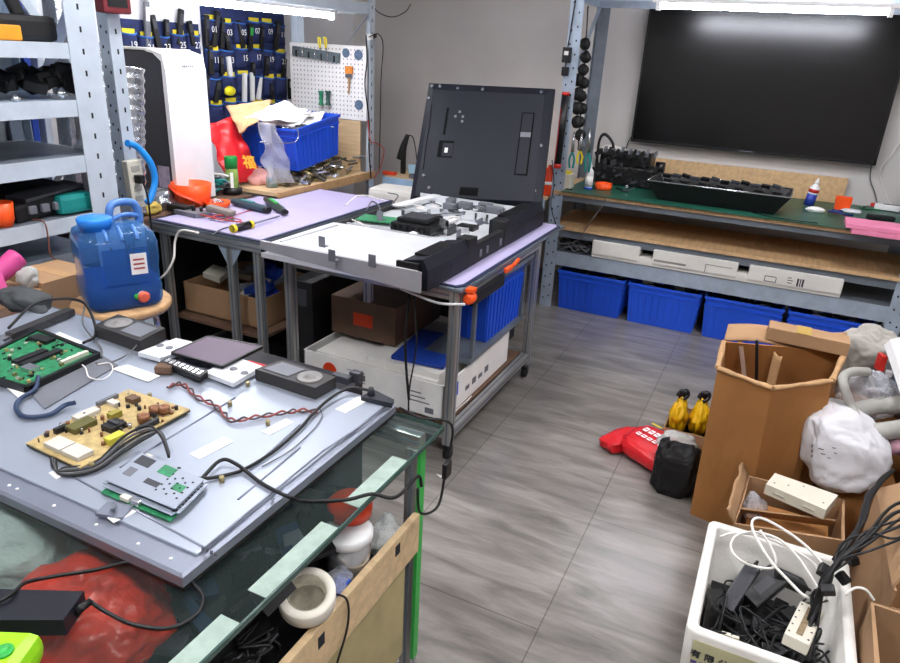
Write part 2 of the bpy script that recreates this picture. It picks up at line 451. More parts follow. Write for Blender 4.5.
# ------------------------------------------------------------------ slotted steel posts
def post(x, y, sx, sy, z0, z1, w=.08, d=.04, holes=True, step=.075):
    """L-shaped post: corner at (x,y), wide flange runs sx along x, other flange sy along y"""
    m = MB(); t = .003
    m.b2((x, y, z0), (x+sx*w, y+sy*t, z1)); m.b2((x, y+sy*t, z0), (x+sx*t, y+sy*d, z1))
    if holes:
        z = z0+.05
        while z < z1-.03:
            for k, u in enumerate((.25, .7)):
                m.b2((x+sx*(w*u-.004), y-sy*.0006, z+k*.02), (x+sx*(w*u+.004), y+sy*.0004, z+.012+k*.02), mi=1)
            m.b2((x-sx*.0006, y+sy*(d*.55-.004), z), (x+sx*.0004, y+sy*(d*.55+.004), z+.02), mi=1)
            z += step
    return m

# ================================================================== BENCH UNDER THE WALL TV
RB = thing('workbench', 'long grey steel rack bench with wooden shelves under the wall television', 'workbench', (-.29, 4.5, 0))
bx0, bx1, by0, by1 = -1.31, .745, 4.25, 4.88
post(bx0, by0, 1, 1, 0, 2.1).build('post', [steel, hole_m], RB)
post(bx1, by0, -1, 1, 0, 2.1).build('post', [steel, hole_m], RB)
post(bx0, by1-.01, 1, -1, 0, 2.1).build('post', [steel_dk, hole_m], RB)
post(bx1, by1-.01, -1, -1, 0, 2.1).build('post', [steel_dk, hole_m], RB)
def shelf_level(parent, z, lip, board, bm=steel_dk, x0=bx0, x1=bx1, y0=by0, y1=by1, pull=.02, th=.018):
    m = MB()
    m.b2((x0+.004, y0+.004, z-lip), (x1-.004, y0+.008, z)); m.b2((x0+.004, y0+.008, z-.022), (x1-.004, y0+.03, z-.019))
    m.b2((x0+.004, y1-.02, z-lip), (x1-.004, y1-.016, z))
    for x in (x0+.006, x1-.01): m.b2((x, y0+.008, z-lip), (x+.004, y1-.02, z))
    m.build('beam', bm, parent)
    if th <= 0: return
    b = MB().b2((x0+.012, y0-pull, z+.0005), (x1-.012, y1-.03, z+th))
    b.build('shelf_board', board, parent)
shelf_level(RB, .753, .035, woody, x0=bx0, x1=bx1, pull=.01, th=.0)
MB().b2((bx0+.012, by0-.01, .7535), (bx1-.012, 5.09, .777)).build('shelf_board', woody, RB)
shelf_level(RB, .535, .05, woody, pull=.012, th=.02)
shelf_level(RB, .385, .09, steel_dk, bm=steel, pull=-.01, th=.004)
shelf_level(RB, 1.93, .06, woody, pull=0, bm=steel)
MB().bar((bx0+.02, by0+.02, 1.5), (bx0+.02, by1-.06, 1.0), .02, .012).build('brace', steel, RB)
MB().bar((bx0+.02, by0+.02, 1.35), (bx0+.02, by1-.06, 1.86), .02, .012).build('brace', steel, RB)
o = MB().prism([(bx0+.07, by0-.03), (bx1+.35, by0-.03), (bx1+.35, 5.09), (bx0+.07, 5.09)], .7775, .7805).build('bench_mat', mat_green, loc=(-.2, 4.5, .7775))
tag(o, 'dark green rubber mat covering the bench under the wall television', 'mat')

# lamp under the top shelf
t = thing('tube_lamp', 'long lit tube lamp hanging before the black wall television', 'lamp', (-.25, 4.2, 1.84))
p, q = Vector((-.80, 4.19, 1.842)), Vector((.30, 4.19, 1.836))
MB().bar(p+Vector((-.03, 0, .026)), q+Vector((.03, 0, .026)), .045, .02).build('housing', white_p, t)
MB().cyl(p, q, .0135).build('tube', tube_tv, t)
for a in (p, q): MB().box(a, (.02, .03, .045)).build('end_cap', white_p, t)

# wall television
TV = thing('wall_television', 'large black flat television mounted on the grey wall', 'television', (-.245, 5.0450, 1.067))
tx0, tx1, tz0, tz1 = -1.012, .492, 1.040, 1.903
MB().b2((tx0+.03, 5.0300, tz0+.03), (tx1-.03, 5.0850, tz1-.03), bev=.01).build('back_housing', blackm, TV)
f = MB()
f.b2((tx0, 5.0170, tz0), (tx1, 5.0320, tz0+.018)); f.b2((tx0, 5.0170, tz1-.012), (tx1, 5.0320, tz1))
f.b2((tx0, 5.0170, tz0), (tx0+.012, 5.0320, tz1)); f.b2((tx1-.012, 5.0170, tz0), (tx1, 5.0320, tz1))
f.build('frame', black, TV)
MB().b2((tx0+.01, 5.0210, tz0+.015), (tx1-.01, 5.0300, tz1-.01)).build('screen', screen_m, TV)
MB().b2((-.30, 5.0155, tz0+.006), (-.21, 5.0175, tz0+.012)).build('nameplate', midgrey, TV)
wire('television_cable', 'thin dark cable running down the wall from the television right corner', [(.47, 5.0750, 1.06), (.49, 5.0800, .95), (.54, 5.0800, .86), (.57, 5.0750, .79)], .004, cable_grey)
wire('wall_cable', 'thin white cable looping down the wall right of the television', [(.62, 5.0850, 1.3), (.57, 5.0800, 1.12), (.53, 5.0800, 1.0), (.60, 5.0800, .86), (.66, 5.0750, .79)], .003, cable_w)
wire('aerial_cable', 'short black cable dangling behind the television lower left corner', [(-.93, 5.0850, 1.12), (-.99, 5.0800, 1.09), (-1.03, 5.0750, 1.05), (-1.05, 5.0800, .98)], .004, rubber_b)

SHIFT0 = set(bpy.data.objects)
# wooden board leaning behind the bench
o = MB().b2((-.86, 5.055, .766), (.37, 5.085, .925), bev=.002).build('wooden_plank', woody, loc=(-.3, 5.07, .7655))
tag(o, 'low wooden plank standing along the wall behind the black trays', 'plank')

# ---- black dismantled printer-like frame
t = thing('electronics_frame', 'black tangled electronics frame with a carrying loop at the left end of the green bench', 'electronics', (-1.0, 4.5, .765))
m = MB().b2((-1.15, 4.38, .77), (-.80, 4.62, .86), bev=.01)
m.b2((-1.13, 4.40, .86), (-.84, 4.60, .92), bev=.01)
m.build('body', black, t)
random.seed(4)
m = MB()
for i in range(46):
    x = random.uniform(-1.15, -.8); z = random.uniform(.78, .93)
    m.box((x, 4.375+random.uniform(-.008, .01), z), (random.uniform(.01, .04), .02, random.uniform(.006, .03)), rot=(0, random.uniform(-.5, .5), 0), mi=random.choice((0, 0, 1)))
m.build('ribs', [blackm, dkgrey], t)
m = MB()
for i in range(14): m.box((-1.13+i*.024, 4.4+.012*(i % 3), .925+.006*(i % 2)), (.014, .05, .018), rot=(.2*(i % 3), 0, 0), mi=i % 2)
m.build('connectors', [black, midgrey], t)
MB().tube([(-1.15, 4.42, .84), (-1.15, 4.42, .97), (-1.12, 4.42, 1.0), (-1.07, 4.42, .96), (-1.06, 4.42, .9)], .008).build('carrying_loop', black, t)
MB().cyl((-.80, 4.45, .8), (-.76, 4.45, .8), .035).build('knob', black, t)
MB().cyl((-.82, 4.5, .86), (-.77, 4.5, .86), .03).build('knob', black, t)
o = MB().blob((-1.0, 4.68, .86), (.2, .06, .13), seed=3, amp=.12, floor=.766).build('foam_bag', foam_w, loc=(-1.0, 4.68, .77))
tag(o, 'white padded bag slumped behind the black electronics frame', 'bag')

# ---- long black trays (television speaker covers)
def open_tray(name, label, c, L, W, H, rz, rim=silver):
    t = thing(name, label, 'tray', c, (0, 0, rz))
    m = MB(); w = .012
    # sloped walls: bottom smaller
    def ring(l, ww, z): return [Vector((-l/2, -ww/2, z)), Vector((l/2, -ww/2, z)), Vector((l/2, ww/2, z)), Vector((-l/2, ww/2, z))]
    A = ring(L*.82, W*.78, 0); B = ring(L, W, H); C_ = ring(L-2*w, W-2*w, H); D = ring(L*.82-w, W*.78-w, w)
    vs = [m._v(r) for r in (A, B, C_, D)]
    m._f(vs[0][::-1]); m._f(vs[3])
    for r0, r1 in ((0, 1), (1, 2), (2, 3)):
        for i in range(4): m._f([vs[r0][i], vs[r0][(i+1) % 4], vs[r1][(i+1) % 4], vs[r1][i]])
    shell = m; m = MB(); P = ring(L, W, H+.003)
    m.tube([P[0], P[1]], .005); m.tube([P[1], P[2]], .004); m.tube([P[2], P[3]], .004); m.tube([P[3], P[0]], .004)
    m.build('rim', rim, t, world=False)
    m = shell; random.seed(8)
    for i in range(7):
        x = -L*.4+L*.8*i/6
        m.box((x, -W*.38, H*.45), (.035, .03, H*.5), rot=(.45, 0, 0))
        m.box((x, W*.2, H*.8), (.05, .02, .02), rot=(0, .1, 0))
    m.build('shell', black, t, world=False)
    return t
t = open_tray('black_tray', 'long open black plastic tray with pale rim on the green bench', (-.335, 4.50, .765), .80, .36, .11, -.02)
m = MB(); random.seed(3)
for i in range(12): m.box((-.33+i*.058, .07, .120+.005*(i % 3)), (.05, .03, .016), rot=(.2, .1*(i % 3), 0), mi=i % 2)
m.build('insert', [black, dkgrey], t, world=False)

# ---- small things on the green bench
def bottle(name, label, loc, r, h, body, cap, lab=None, cat='bottle', tilt=(0, 0, 0), nozzle=True, band=None):
    t = thing(name, label, cat, loc, tilt)
    m = MB().lathe([(r*.9, 0), (r, .004), (r, h*.62), (r*.95, h*.68), (r*.45, h*.78), (r*.4, h*.82)])
    m.build('body', body, t, world=False)
    if nozzle: MB().lathe([(r*.42, h*.8), (r*.42, h*.9), (r*.22, h*.93), (r*.16, h), (.0, h)]).build('cap', cap, t, world=False)
    if lab: MB().lathe([(r*1.01, h*.12), (r*1.012, h*.5)], n=28).build('label', lab, t, world=False)
    if band: MB().lathe([(r*1.015, h*.5), (r*1.015, h*.62)], n=28).build('band', band, t, world=False)
    return t
bottle('spray_bottle', 'white plastic bottle with a small nozzle at the left end of the green bench', (-1.165, 4.285, .765), .022, .15, white_p, white_p, paper, band=None)
MB().lathe([(.0235, .002), (.0235, .012)]).build('base_ring', blue_c, [o for o in bpy.data.objects if o.name == 'spray_bottle'][0], world=False, label='blue base ring')
o = MB().lathe([(.045, 0), (.048, .004), (.05, .034), (.046, .034), (.043, .008), (0, .006)]).build('round_dish', orange_m, loc=(-1.09, 4.30, .765), world=False)
tag(o, 'round orange dish next to the white nozzle bottle', 'dish')
t = thing('clamp', 'small dark metal clamp on the green bench beside the orange dish', 'clamp', (-.98, 4.27, .765))
MB().box((-.98, 4.27, .79), (.012, .012, .05)).bar((-1.0, 4.26, .77), (-.93, 4.27, .80), .01, .01).build('jaws', dkgrey, t)
MB().cyl((-.98, 4.255, .8), (-.98, 4.285, .8), .009).build('screw', silver, t)
MB().bar((-.99, 4.28, .769), (-1.06, 4.34, .772), .012, .008).build('handle', black, t)
t = bottle('glue_bottle', 'red white and blue bottle tilting near the wooden plank end', (-.055, 4.43, .765), .026, .155, white_p, white_p, tilt=(0, .12, 0), band=red_m)
MB().lathe([(.0266, .004), (.0266, .07)], n=28, sx=1).build('label', mat('blue_label', '#2a3fa0', .4, var=.03), t, world=False)
t = thing('paper_cup', 'square orange cup at the right of the green bench', 'cup', (.075, 4.36, .765))
m = MB(); a = [(-.035, -.03, 0), (.035, -.03, 0), (.035, .03, 0), (-.035, .03, 0)]; b = [(x*1.15, y*1.15, .07) for x, y, z in a]; c = [(x*1.05, y*1.05, .07) for x, y, z in a]; d = [(x*.9, y*.9, .006) for x, y, z in a]
V = [m._v([Vector(p) for p in r]) for r in (a, b, c, d)]
m._f(V[0]); m._f(V[3])
for r in range(3):
    for i in range(4): m._f([V[r][i], V[r][(i+1) % 4], V[r+1][(i+1) % 4], V[r+1][i]])
m.build('body', orange_m, t, world=False)
t = thing('circuit_board', 'small green circuit board lying right of the orange cup', 'circuit board', (.17, 4.42, .765))
MB().box((.17, 4.42, .769), (.09, .07, .003), rot=(0, 0, .3)).build('board', green_pcb, t)
m = MB(); random.seed(2)
for i in range(14): m.box((.17+random.uniform(-.03, .03), 4.42+random.uniform(-.02, .02), .775), (.012, .009, .009), rot=(0, 0, .3), mi=i % 2)
m.build('components', [chip, silver], t)
wire('blue_power_lead', 'blue and black coiled lead lying before the orange cup', [(.0, 4.30, .775), (.03, 4.27, .78), (.07, 4.30, .785), (.04, 4.33, .78), (.02, 4.28, .788), (.08, 4.26, .775), (.13, 4.29, .772)], .008, mat('blue_lead', '#1b3270', .5))
def crumple(name, label, loc, r, m, seed, cat='bag', floor=None, amp=.2, freq=3, sub=4, fn=None, group=None):
    o = MB().blob(loc, r, seed=seed, amp=amp, freq=freq, floor=floor, sub=sub, fn=fn).build(name, m, loc=(loc[0], loc[1], floor if floor is not None else loc[2]-r[2]))
    return tag(o, label, cat, group)
crumple('tissue', 'crumpled white tissue on the green bench before the glue bottle', (-.03, 4.33, .776), (.045, .025, .016), paper, 5, 'tissue', .7655)
crumple('rag', 'small crumpled white rag with dark marks right of the blue lead', (.13, 4.34, .774), (.05, .025, .014), cloth_w, 6, 'rag', .7655)
wire('black_test_lead', 'thin black lead lying along the right half of the green bench', [(-.12, 4.33, .769), (-.03, 4.27, .769), (.1, 4.245, .769), (.22, 4.26, .769)], .0035, rubber_b)
t = thing('caulking_gun', 'white and red tube on the green bench beside the wall cables', 'tool', (.3, 4.4, .765))
MB().bar((.22, 4.42, .785), (.44, 4.36, .79), .05, .035, bev=.006).build('body', white_p, t)
MB().bar((.20, 4.43, .784), (.25, 4.41, .785), .03, .03).build('nozzle', red_m, t, label='red nozzle')
MB().bar((.26, 4.40, .804), (.43, 4.35, .81), .012, .004).build('slot', black, t)
o = MB().bar((.22, 4.29, .78), (.36, 4.33, .776), .05, .03, bev=.01).build('black_pouch', blackm, loc=(.29, 4.31, .765)); tag(o, 'flat black pouch lying before the red and white tube', 'pouch')
for i, (dz, dx) in enumerate(((0, .03), (.0255, 0))):
    o = MB().b2((.345+dx, 4.10, .7812+dz), (.80, 4.30, .8062+dz), bev=.004).build('foam_block', pink_foam, loc=(.55, 4.2, .7812+dz))
    tag(o, ('lower' if i == 0 else 'upper')+' pink foam block of the pair over the bench right front edge', 'foam block')
o = MB().slab([(.27, 4.16, .69), (.5, 4.13, .60), (.5, 4.2, .60), (.30, 4.2, .69)], .008).build('foam_strip', pink_foam, loc=(.4, 4.16, .6)); bpy.data.objects.remove(o)
for o in [o for o in bpy.data.objects if o not in SHIFT0 and o.parent is None and o.name[:10] != 'side_stand' and o.name[:10] != 'foam_block']:
    o.location.z += .0158
for nm_, (px_, py_) in {'spray_bottle': (588, 189), 'round_dish': (603, 189), 'clamp': (626, 192), 'glue_bottle': (808, 206), 'paper_cup': (841, 210), 'circuit_board': (868, 206), 'tissue': (815, 212), 'rag': (851, 213),
                       'caulking_gun': (889, 211), 'black_pouch': (880, 220), 'blue_power_lead': (828, 213)}.items():
    o = bpy.data.objects[nm_]; q_ = atz(px_, py_, .781); o.location.x = q_.x; o.location.y = min(q_.y, 5.0)
for nm_ in ('glue_bottle', 'paper_cup', 'circuit_board', 'tissue', 'rag', 'spray_bottle', 'round_dish'): bpy.data.objects[nm_].scale = (1.12, 1.12, 1.12)
o = bpy.data.objects['electronics_frame']; o.location.x = -.985; o.location.y = 4.80; o.scale = (1.15, 1.0, 1.35)
o = bpy.data.objects['foam_bag']; o.location.x = -1.10; o.location.y = 4.97
# ---- things on the bench's lower levels
wire('shelf_lead', 'thin black lead drooping from the green bench over the wooden shelf', [(-.95, 4.22, .772), (-.96, 4.205, .73), (-1.0, 4.20, .66), (-1.05, 4.20, .56), (-1.08, 4.19, .50), (-1.15, 4.2, .46), (-1.22, 4.21, .45)], .004, cable_grey)
o = MB()
random.seed(9)
for k in range(7):
    c = Vector((-1.13+random.uniform(-.06, .06), 4.34+random.uniform(-.04, .06), .41+random.uniform(0, .04)))
    o.tube([c+Vector((math.cos(a)*.07, math.sin(a)*.05, .02*math.sin(3*a+k))) for a in [j*PI/4 for j in range(8)]], .004, closed=True, mi=k % 2)
o = o.build('cable_heap', [cable_grey, midgrey], loc=(-1.13, 4.34, .39)); tag(o, 'tangled heap of grey wires on the steel shelf left of the white foam', 'cables', kind='stuff')
# white foam packing strips lying on the steel shelf
def foam_pack(name, label, x0, x1, y0, y1, z0, z1, notches):
    t = thing(name, label, 'foam packaging', ((x0+x1)/2, (y0+y1)/2, z0))
    m = MB(); xs = [x0]+[v for n in notches for v in n[:2]]+[x1]
    m.b2((x0, y0+.01, z0), (x1, y1, z0+(z1-z0)*.45), bev=.006)
    segs = []; c = x0
    for a, b in notches: segs.append((c, a)); c = b
    segs.append((c, x1))
    for a, b in segs: m.b2((a, y0, z0+.02), (b, y1-.02, z1), bev=.008)
    m.build('foam_body', foam_w, t)
    return t
fp = foam_pack('foam_packaging', 'long white foam packing strip with notches on the lower steel shelf', -1.0, .42, 4.235, 4.36, .3895, .50, [(-.70, -.62), (-.13, -.07)])
MB().b2((-.61, 4.2335, .43), (-.42, 4.2355, .442)).b2((-.31, 4.2335, .415), (-.305, 4.2355, .46)).b2((-.31, 4.2335, .46), (-.16, 4.2355, .464)).build('groove', mat('foam_groove', '#8f8d88', .8), fp)
m = MB()
for i, (x, z, ww, h) in enumerate(((.02, .45, .06, .004), (.02, .42, .06, .004), (.02, .42, .004, .03), (.08, .42, .004, .03), (.14, .46, .02, .004), (.14, .445, .03, .004), (.14, .43, .025, .004), (.19, .42, .01, .045), (.205, .42, .006, .045), (.216, .42, .01, .045))):
    m.b2((x, 4.2336, z), (x+ww, 4.2352, z+h))
m.build('printed_marks', dark_ink, fp)

def crate(name, label, loc, L, W, H, rot=(0, 0, 0), group=None, m1=None, handle=True):
    """stackable plastic crate, hollow, with rim, ribs and a grid"""
    t = thing(name, label, 'crate', loc, rot, group); m1 = m1 or blue_c
    k = .92; w = .004
    def ring(l, ww, z): return [Vector((-l/2, -ww/2, z)), Vector((l/2, -ww/2, z)), Vector((l/2, ww/2, z)), Vector((-l/2, ww/2, z))]
    m = MB(); R = [m._v(ring(*a)) for a in ((L*k, W*k, 0), (L, W, H), (L-2*w, W-2*w, H), (L*k-2*w, W*k-2*w, w))]
    m._f(R[0][::-1]); m._f(R[3])
    for r in range(3):
        for i in range(4): m._f([R[r][i], R[r][(i+1) % 4], R[r+1][(i+1) % 4], R[r+1][i]])
    e = .008
    for s in (-1, 1):
        m.box((0, s*(W/2+e/2), H-.008), (L+2*e, e, .018), bev=.002); m.box((s*(L/2+e/2), 0, H-.008), (e, W, .018), bev=.002)
        m.box((0, s*(W/2+e/2-.004), H-.05), (L, e*.7, .006)); m.box((s*(L/2+e/2-.004), 0, H-.05), (e*.7, W, .006))
    for s in (-1, 1):
        n = int(L/.045)
        for i in range(n+1):
            x = -L/2*.9+L*.9*i/n
            m.bar((x*k, s*(W/2*k+.002), .006), (x, s*(W/2+.002), H-.05), .004, .006, hint=Vector((0, 1, 0)))
        n = int(W/.045)
        for i in range(n+1):
            y = -W/2*.9+W*.9*i/n
            m.bar((s*(L/2*k+.002), y*k, .006), (s*(L/2+.002), y, H-.05), .006, .004, hint=Vector((0, 1, 0)))
    m.build('body', m1, t, world=False)
    return t
for i, (x, lbl) in enumerate(((-.985, 'first blue crate from the left on the floor under the steel shelf'), (-.52, 'second blue crate from the left on the floor under the steel shelf'), (-.055, 'third blue crate from the left under the steel shelf, behind the tall carton'), (.41, 'rightmost blue crate on the floor under the steel shelf'))):
    crate('storage_crate', lbl, (x, 4.46, 0), .43, .40, .262, group='blue crates under the long bench')
    random.seed(20+i); m = MB()
    for j in range(16):
        m.box((x+random.uniform(-.14, .14), 4.46+random.uniform(-.13, .13), .17+random.uniform(0, .07)), (random.uniform(.05, .12), random.uniform(.03, .08), random.uniform(.01, .03)), rot=(random.uniform(-.4, .4), random.uniform(-.4, .4), random.uniform(0, 3)), mi=j % 3)
    m.b2((x-.17, 4.31, .03), (x+.17, 4.61, .165), mi=1)
    o = m.build('spare_parts', [silver, midgrey, white_p], loc=(x, 4.46, .03)); tag(o, ('jumbled grey and white spare parts filling the ' + ['first', 'second', 'third', 'rightmost'][i] + ' floor crate'), 'spare parts', kind='stuff')
for x in (-1.06, ):
    o = MB().b2((x, 4.2455, .19), (x+.05, 4.2465, .205)).build('crate_label', paper, loc=(x, 4.246, .19)); bpy.data.objects.remove(o)

# ---- things hung on the left post of the long bench
t = thing('switch_box', 'small black adapter box with white label hanging on the rack post', 'adapter', (-1.305, 4.235, 1.55))
c = aty(567, 55, 4.235)
MB().box((c.x, 4.232, c.z), (.05, .03, .085), bev=.004).build('body', black, t)
MB().box((c.x, 4.2165, c.z+.01), (.026, .001, .022)).build('label', paper, t)
MB().tube([(c.x, 4.235, c.z+.04), (c.x+.01, 4.235, c.z+.2), (c.x+.02, 4.235, c.z+.35)], .004).build('lead', rubber_b, t)
MB().tube([(c.x, 4.235, c.z-.04), (c.x-.005, 4.23, c.z-.12)], .004).build('lead', rubber_b, t)
MB().box((c.x, 4.232, c.z-.09), (.04, .028, .05), bev=.004).build('socket', black, t)
a, b = aty(566, 92, 4.22), aty(557, 168, 4.22)
t = thing('soldering_tube', 'long black and red tube clipped upright to the rack post', 'tool', b)
MB().cyl(a, b, .022).build('body', black, t)
MB().cyl(a+Vector((0, 0, .0)), a+(b-a)*.04, .0235).build('collar', red_m, t, label='red collar'); MB().cyl(a+(b-a)*.94, b, .0235).build('collar', red_m, t, label='red collar')
MB().bar(a+(b-a)*.2+Vector((-.012, -.022, 0)), a+(b-a)*.9+Vector((-.012, -.022, 0)), .003, .003).build('stripe', red_m, t)
# string of black pads hanging
t = thing('pad_string', 'string of black rubber pads hanging beside the bench post', 'rubber pads', aty(583, 150, 4.5))
m = MB()
for i in range(8):
    c = aty(585-i*.9+(i % 2)*1.5, 44+i*13, 4.45); m.blob(c, (.035, .03, .036), seed=i, amp=.1, sub=3)
for i in range(4):
    c = aty(578-i*.5, 80+i*14, 4.40); m.blob(c, (.033, .03, .04), seed=i+20, amp=.1, sub=3)
m.build('pads', blackm, t)
MB().tube([aty(588, 6, 4.45), aty(586, 40, 4.45), aty(578, 150, 4.45)], .004).build('string', black, t)
for i, (px, py, mm, ln, nm) in enumerate(((574, 132, teal_m, 36, 'teal'), (582, 134, brass_m, 30, 'yellow'), (590, 128, teal_m, 44, 'blue'))):
    a = aty(px, py, 4.36); b = aty(px-3, py+ln, 4.36)
    t = thing('pliers', nm+'-handled pliers hanging by the bench post below the black pads', 'pliers', b)
    MB().cyl(a, a+(b-a)*.55, .006, .012).build('jaws', silver, t)
    MB().tube([a+(b-a)*.55, a+(b-a)*.75+Vector((-.016, 0, 0)), b+Vector((-.01, 0, 0))], .007).build('handle', mm if i != 1 else yellow_m, t)
    MB().tube([a+(b-a)*.55, a+(b-a)*.75+Vector((.016, 0, 0)), b+Vector((.01, 0, 0))], .007).build('handle', mm if i != 1 else yellow_m, t)
wire('hanging_rack_lead', 'dark lead dangling in front of the left bench post down to the shelf', [aty(552, 160, 4.2), aty(554, 185, 4.2), aty(551, 205, 4.2), aty(556, 225, 4.2)], .004, mat('navy_lead', '#16283e', .5))
t = thing('tape_box', 'pale box holding tapes standing at the post end of the green bench', 'box', (-1.24, 4.36, .765))
MB().b2((-1.285, 4.33, .7655), (-1.215, 4.42, .87), bev=.003).build('body', cream_p, t)
MB().b2((-1.275, 4.34, .87), (-1.23, 4.40, .885)).build('lid', yellow_m, t, label='yellow lid')
o = MB().b2((-1.235, 4.30, .7655), (-1.19, 4.325, .785), bev=.004).build('black_case', blackm, loc=(-1.21, 4.3, .7655)); tag(o, 'small black case on the green bench corner by the post', 'case')
# ================================================================== ALUMINIUM CART
CT = thing('workshop_cart', 'aluminium frame cart on casters carrying the opened white television chassis', 'cart', (-1.38, 2.66, 0))
cx0, cx1, cy0, cy1, ctz = -1.79, -.985, 2.19, 3.14, .735
W4 = .038
def profile_bar(parent, lo, hi, name='frame_rail', m=alu, groove=True):
    mb = MB().b2(lo, hi, bev=.003)
    d = [hi[i]-lo[i] for i in range(3)]; a = d.index(max(d)); o = [i for i in range(3) if i != a]
    if groove:
        for i in o:
            j = [k for k in o if k != i][0]; c = (lo[j]+hi[j])/2
            for e, s in ((lo[i], -1), (hi[i], 1)):
                l2 = list(lo); h2 = list(hi)
                l2[j] = c-.004; h2[j] = c+.004; l2[i] = min(e, e+s*.0006); h2[i] = max(e, e+s*.0006)
                mb.b2(l2, h2, mi=1)
    mb.build(name, [m, steel_dk], parent)
for x in (cx0, cx1-W4):
    for y in (cy0, cy1-W4): profile_bar(CT, (x, y, .075), (x+W4, y+W4, ctz-.002), 'post')
profile_bar(CT, (-1.40, cy0, .615), (-1.37, cy0+.03, ctz-W4), 'bracket_post')
for z in (.105, ctz-W4):
    for y in (cy0, cy1-W4): profile_bar(CT, (cx0+W4, y, z), (cx1-W4, y+W4, z+W4))
    for x in (cx0, cx1-W4): profile_bar(CT, (x, cy0+W4, z), (x+W4, cy1-W4, z+W4))
MB().b2((cx0+.01, cy0+.045, .143), (cx1-.042, cy1-.045, .15)).build('shelf_board', woodd, CT)
MB().b2((cx0-.01, cy0-.01, ctz), (cx1+.015, cy1+.3, ctz+.015), bev=.003).build('tabletop', steel_dk, CT)
for x in (cx0+.02, cx1-.02):
    for y in (cy0+.02, cy1-.02):
        c = MB().cyl((x, y, .07), (x, y, .045), .014).box((x, y+.008, .045), (.03, .03, .03))
        c = c.build('caster', black, CT)
        MB().cyl((x-.012, y+.008, .026), (x+.012, y+.008, .026), .025).build('wheel', blackm, c)
for y in (cy0+.02, cy1+.0):
    o = MB().bar((cx1-.02, cy0+.05 if y < 2.5 else cy0+.05, ctz-.07), (cx1-.02, cy1-.05, ctz-.07), .01, .02)
    if y < 2.5: o.build('slide_rail', steel_dk, CT)
    else: o.bm.free()
# lilac mat lying on the cart
o = MB().prism([(cx0, cy0), (cx1-.012, cy0-.002), (cx1+.012, cy0+.03), (cx1+.012, cy1+.24), (cx1-.01, cy1+.27), (cx0, cy1+.27)], .7505, .7545).build('table_mat', [navy_edge], loc=(-1.4, 2.7, .7505))
m = MB().prism([(cx0+.01, cy0+.012), (cx1-.02, cy0+.012), (cx1-.003, cy0+.04), (cx1-.003, cy1+.23), (cx1-.02, cy1+.255), (cx0+.01, cy1+.255)], .7545, .7565).build('lilac_surface', mat_purple, loc=(-1.4, 2.7, .7505))
m.parent = o; m.location = (0, 0, 0)
tag(o, 'lilac mat with navy rim under the opened white television chassis', 'mat')
# orange rail clips and white rod hanging at the cart's edge
t = thing('rail_clip', 'orange clip with a white rod at the near right cart corner', 'clip', (-.975, 2.24, .70))
MB().lathe([(.008, -.022), (.02, -.022), (.022, 0), (.02, .022), (.008, .022)], c=(-.958, 2.235, .705), M=Matrix.Rotation(PI/2, 3, 'X')).box((-.955, 2.235, .738), (.03, .04, .014)).build('clip_body', orange_m, t)
MB().tube([(-.96, 2.20, .69), (-1.05, 2.165, .687), (-1.15, 2.165, .70), (-1.22, 2.17, .71)], .005).build('rod', white_p, t)
t = thing('rail_clip', 'orange clip halfway along the right edge of the cart', 'clip', (-.96, 2.62, .71))
MB().box((-.957, 2.62, .722), (.016, .07, .02), bev=.004).bar((-.953, 2.66, .725), (-.95, 2.72, .742), .012, .012).build('clip_body', orange_m, t)
t = thing('guide_bar', 'dark bar hanging along the right rail of the cart', 'bar', (-.955, 2.5, .67))
MB().b2((-.983, 2.28, .655), (-.962, 2.60, .70), bev=.003).build('bar_body', blackm, t)

# cart contents
t = thing('television_carton', 'flat white printed carton lying on the lower shelf of the cart', 'carton', (-1.35, 2.5, .15))
b = MB()
b.b2((-1.74, 2.24, .151), (-1.045, 2.246, .31)); b.b2((-1.051, 2.24, .151), (-1.045, 2.95, .31)); b.b2((-1.74, 2.24, .151), (-1.734, 2.95, .31))
b.b2((-1.74, 2.944, .151), (-1.045, 2.95, .31)); b.b2((-1.74, 2.24, .151), (-1.045, 2.95, .157))
b.build('carton_body', paper, t)
MB().cyl((-1.60, 2.2395, .245), (-1.60, 2.237, .245), .035).build('round_label', orange_d, t, label='orange round label')
m = MB()
for i in range(4): m.b2((-1.50+i*.022, 2.2385, .235), (-1.485+i*.022, 2.2395, .262))
m.b2((-1.51, 2.2385, .222), (-1.42, 2.2395, .226)); m.b2((-1.51, 2.2385, .270), (-1.42, 2.2395, .273))
for i in range(3): m.b2((-1.2, 2.2385, .21+i*.02), (-1.2+.09-.02*i, 2.2395, .215+i*.02))
m.b2((-1.13, 2.2385, .17), (-1.09, 2.2395, .195))
for i in range(4): m.b2((-1.0445, 2.45+i*.07, .20), (-1.0435, 2.49+i*.07, .22+.01*(i % 2)))
m.build('printed_marks', midgrey, t)
MB().b2((-1.0445, 2.30, .22), (-1.043, 2.37, .28)).build('blue_mark', blue_c, t, label='blue printed mark')
o = MB().b2((-1.70, 2.28, .16), (-1.1, 2.9, .30), bev=.004).b2((-1.45, 2.3, .30), (-1.1, 2.7, .325), bev=.004).build('foam_tray', foam_w, loc=(-1.4, 2.6, .16)); tag(o, 'pale foam tray inside the flat white carton', 'foam tray')
o = MB().box((-1.24, 2.5, .338), (.24, .34, .02), rot=(0, 0, .1), bev=.006).build('plastic_tray', blue_d, loc=(-1.24, 2.5, .328)); tag(o, 'dark blue plastic panel on top of the flat white carton', 'panel')
t = thing('cardboard_box', 'brown cardboard box deep inside the cart above the white carton', 'carton', (-1.5, 2.78, .33))
MB().box((-1.56, 2.66, .42), (.34, .44, .18), bev=.003).build('carton_body', woodd, t)
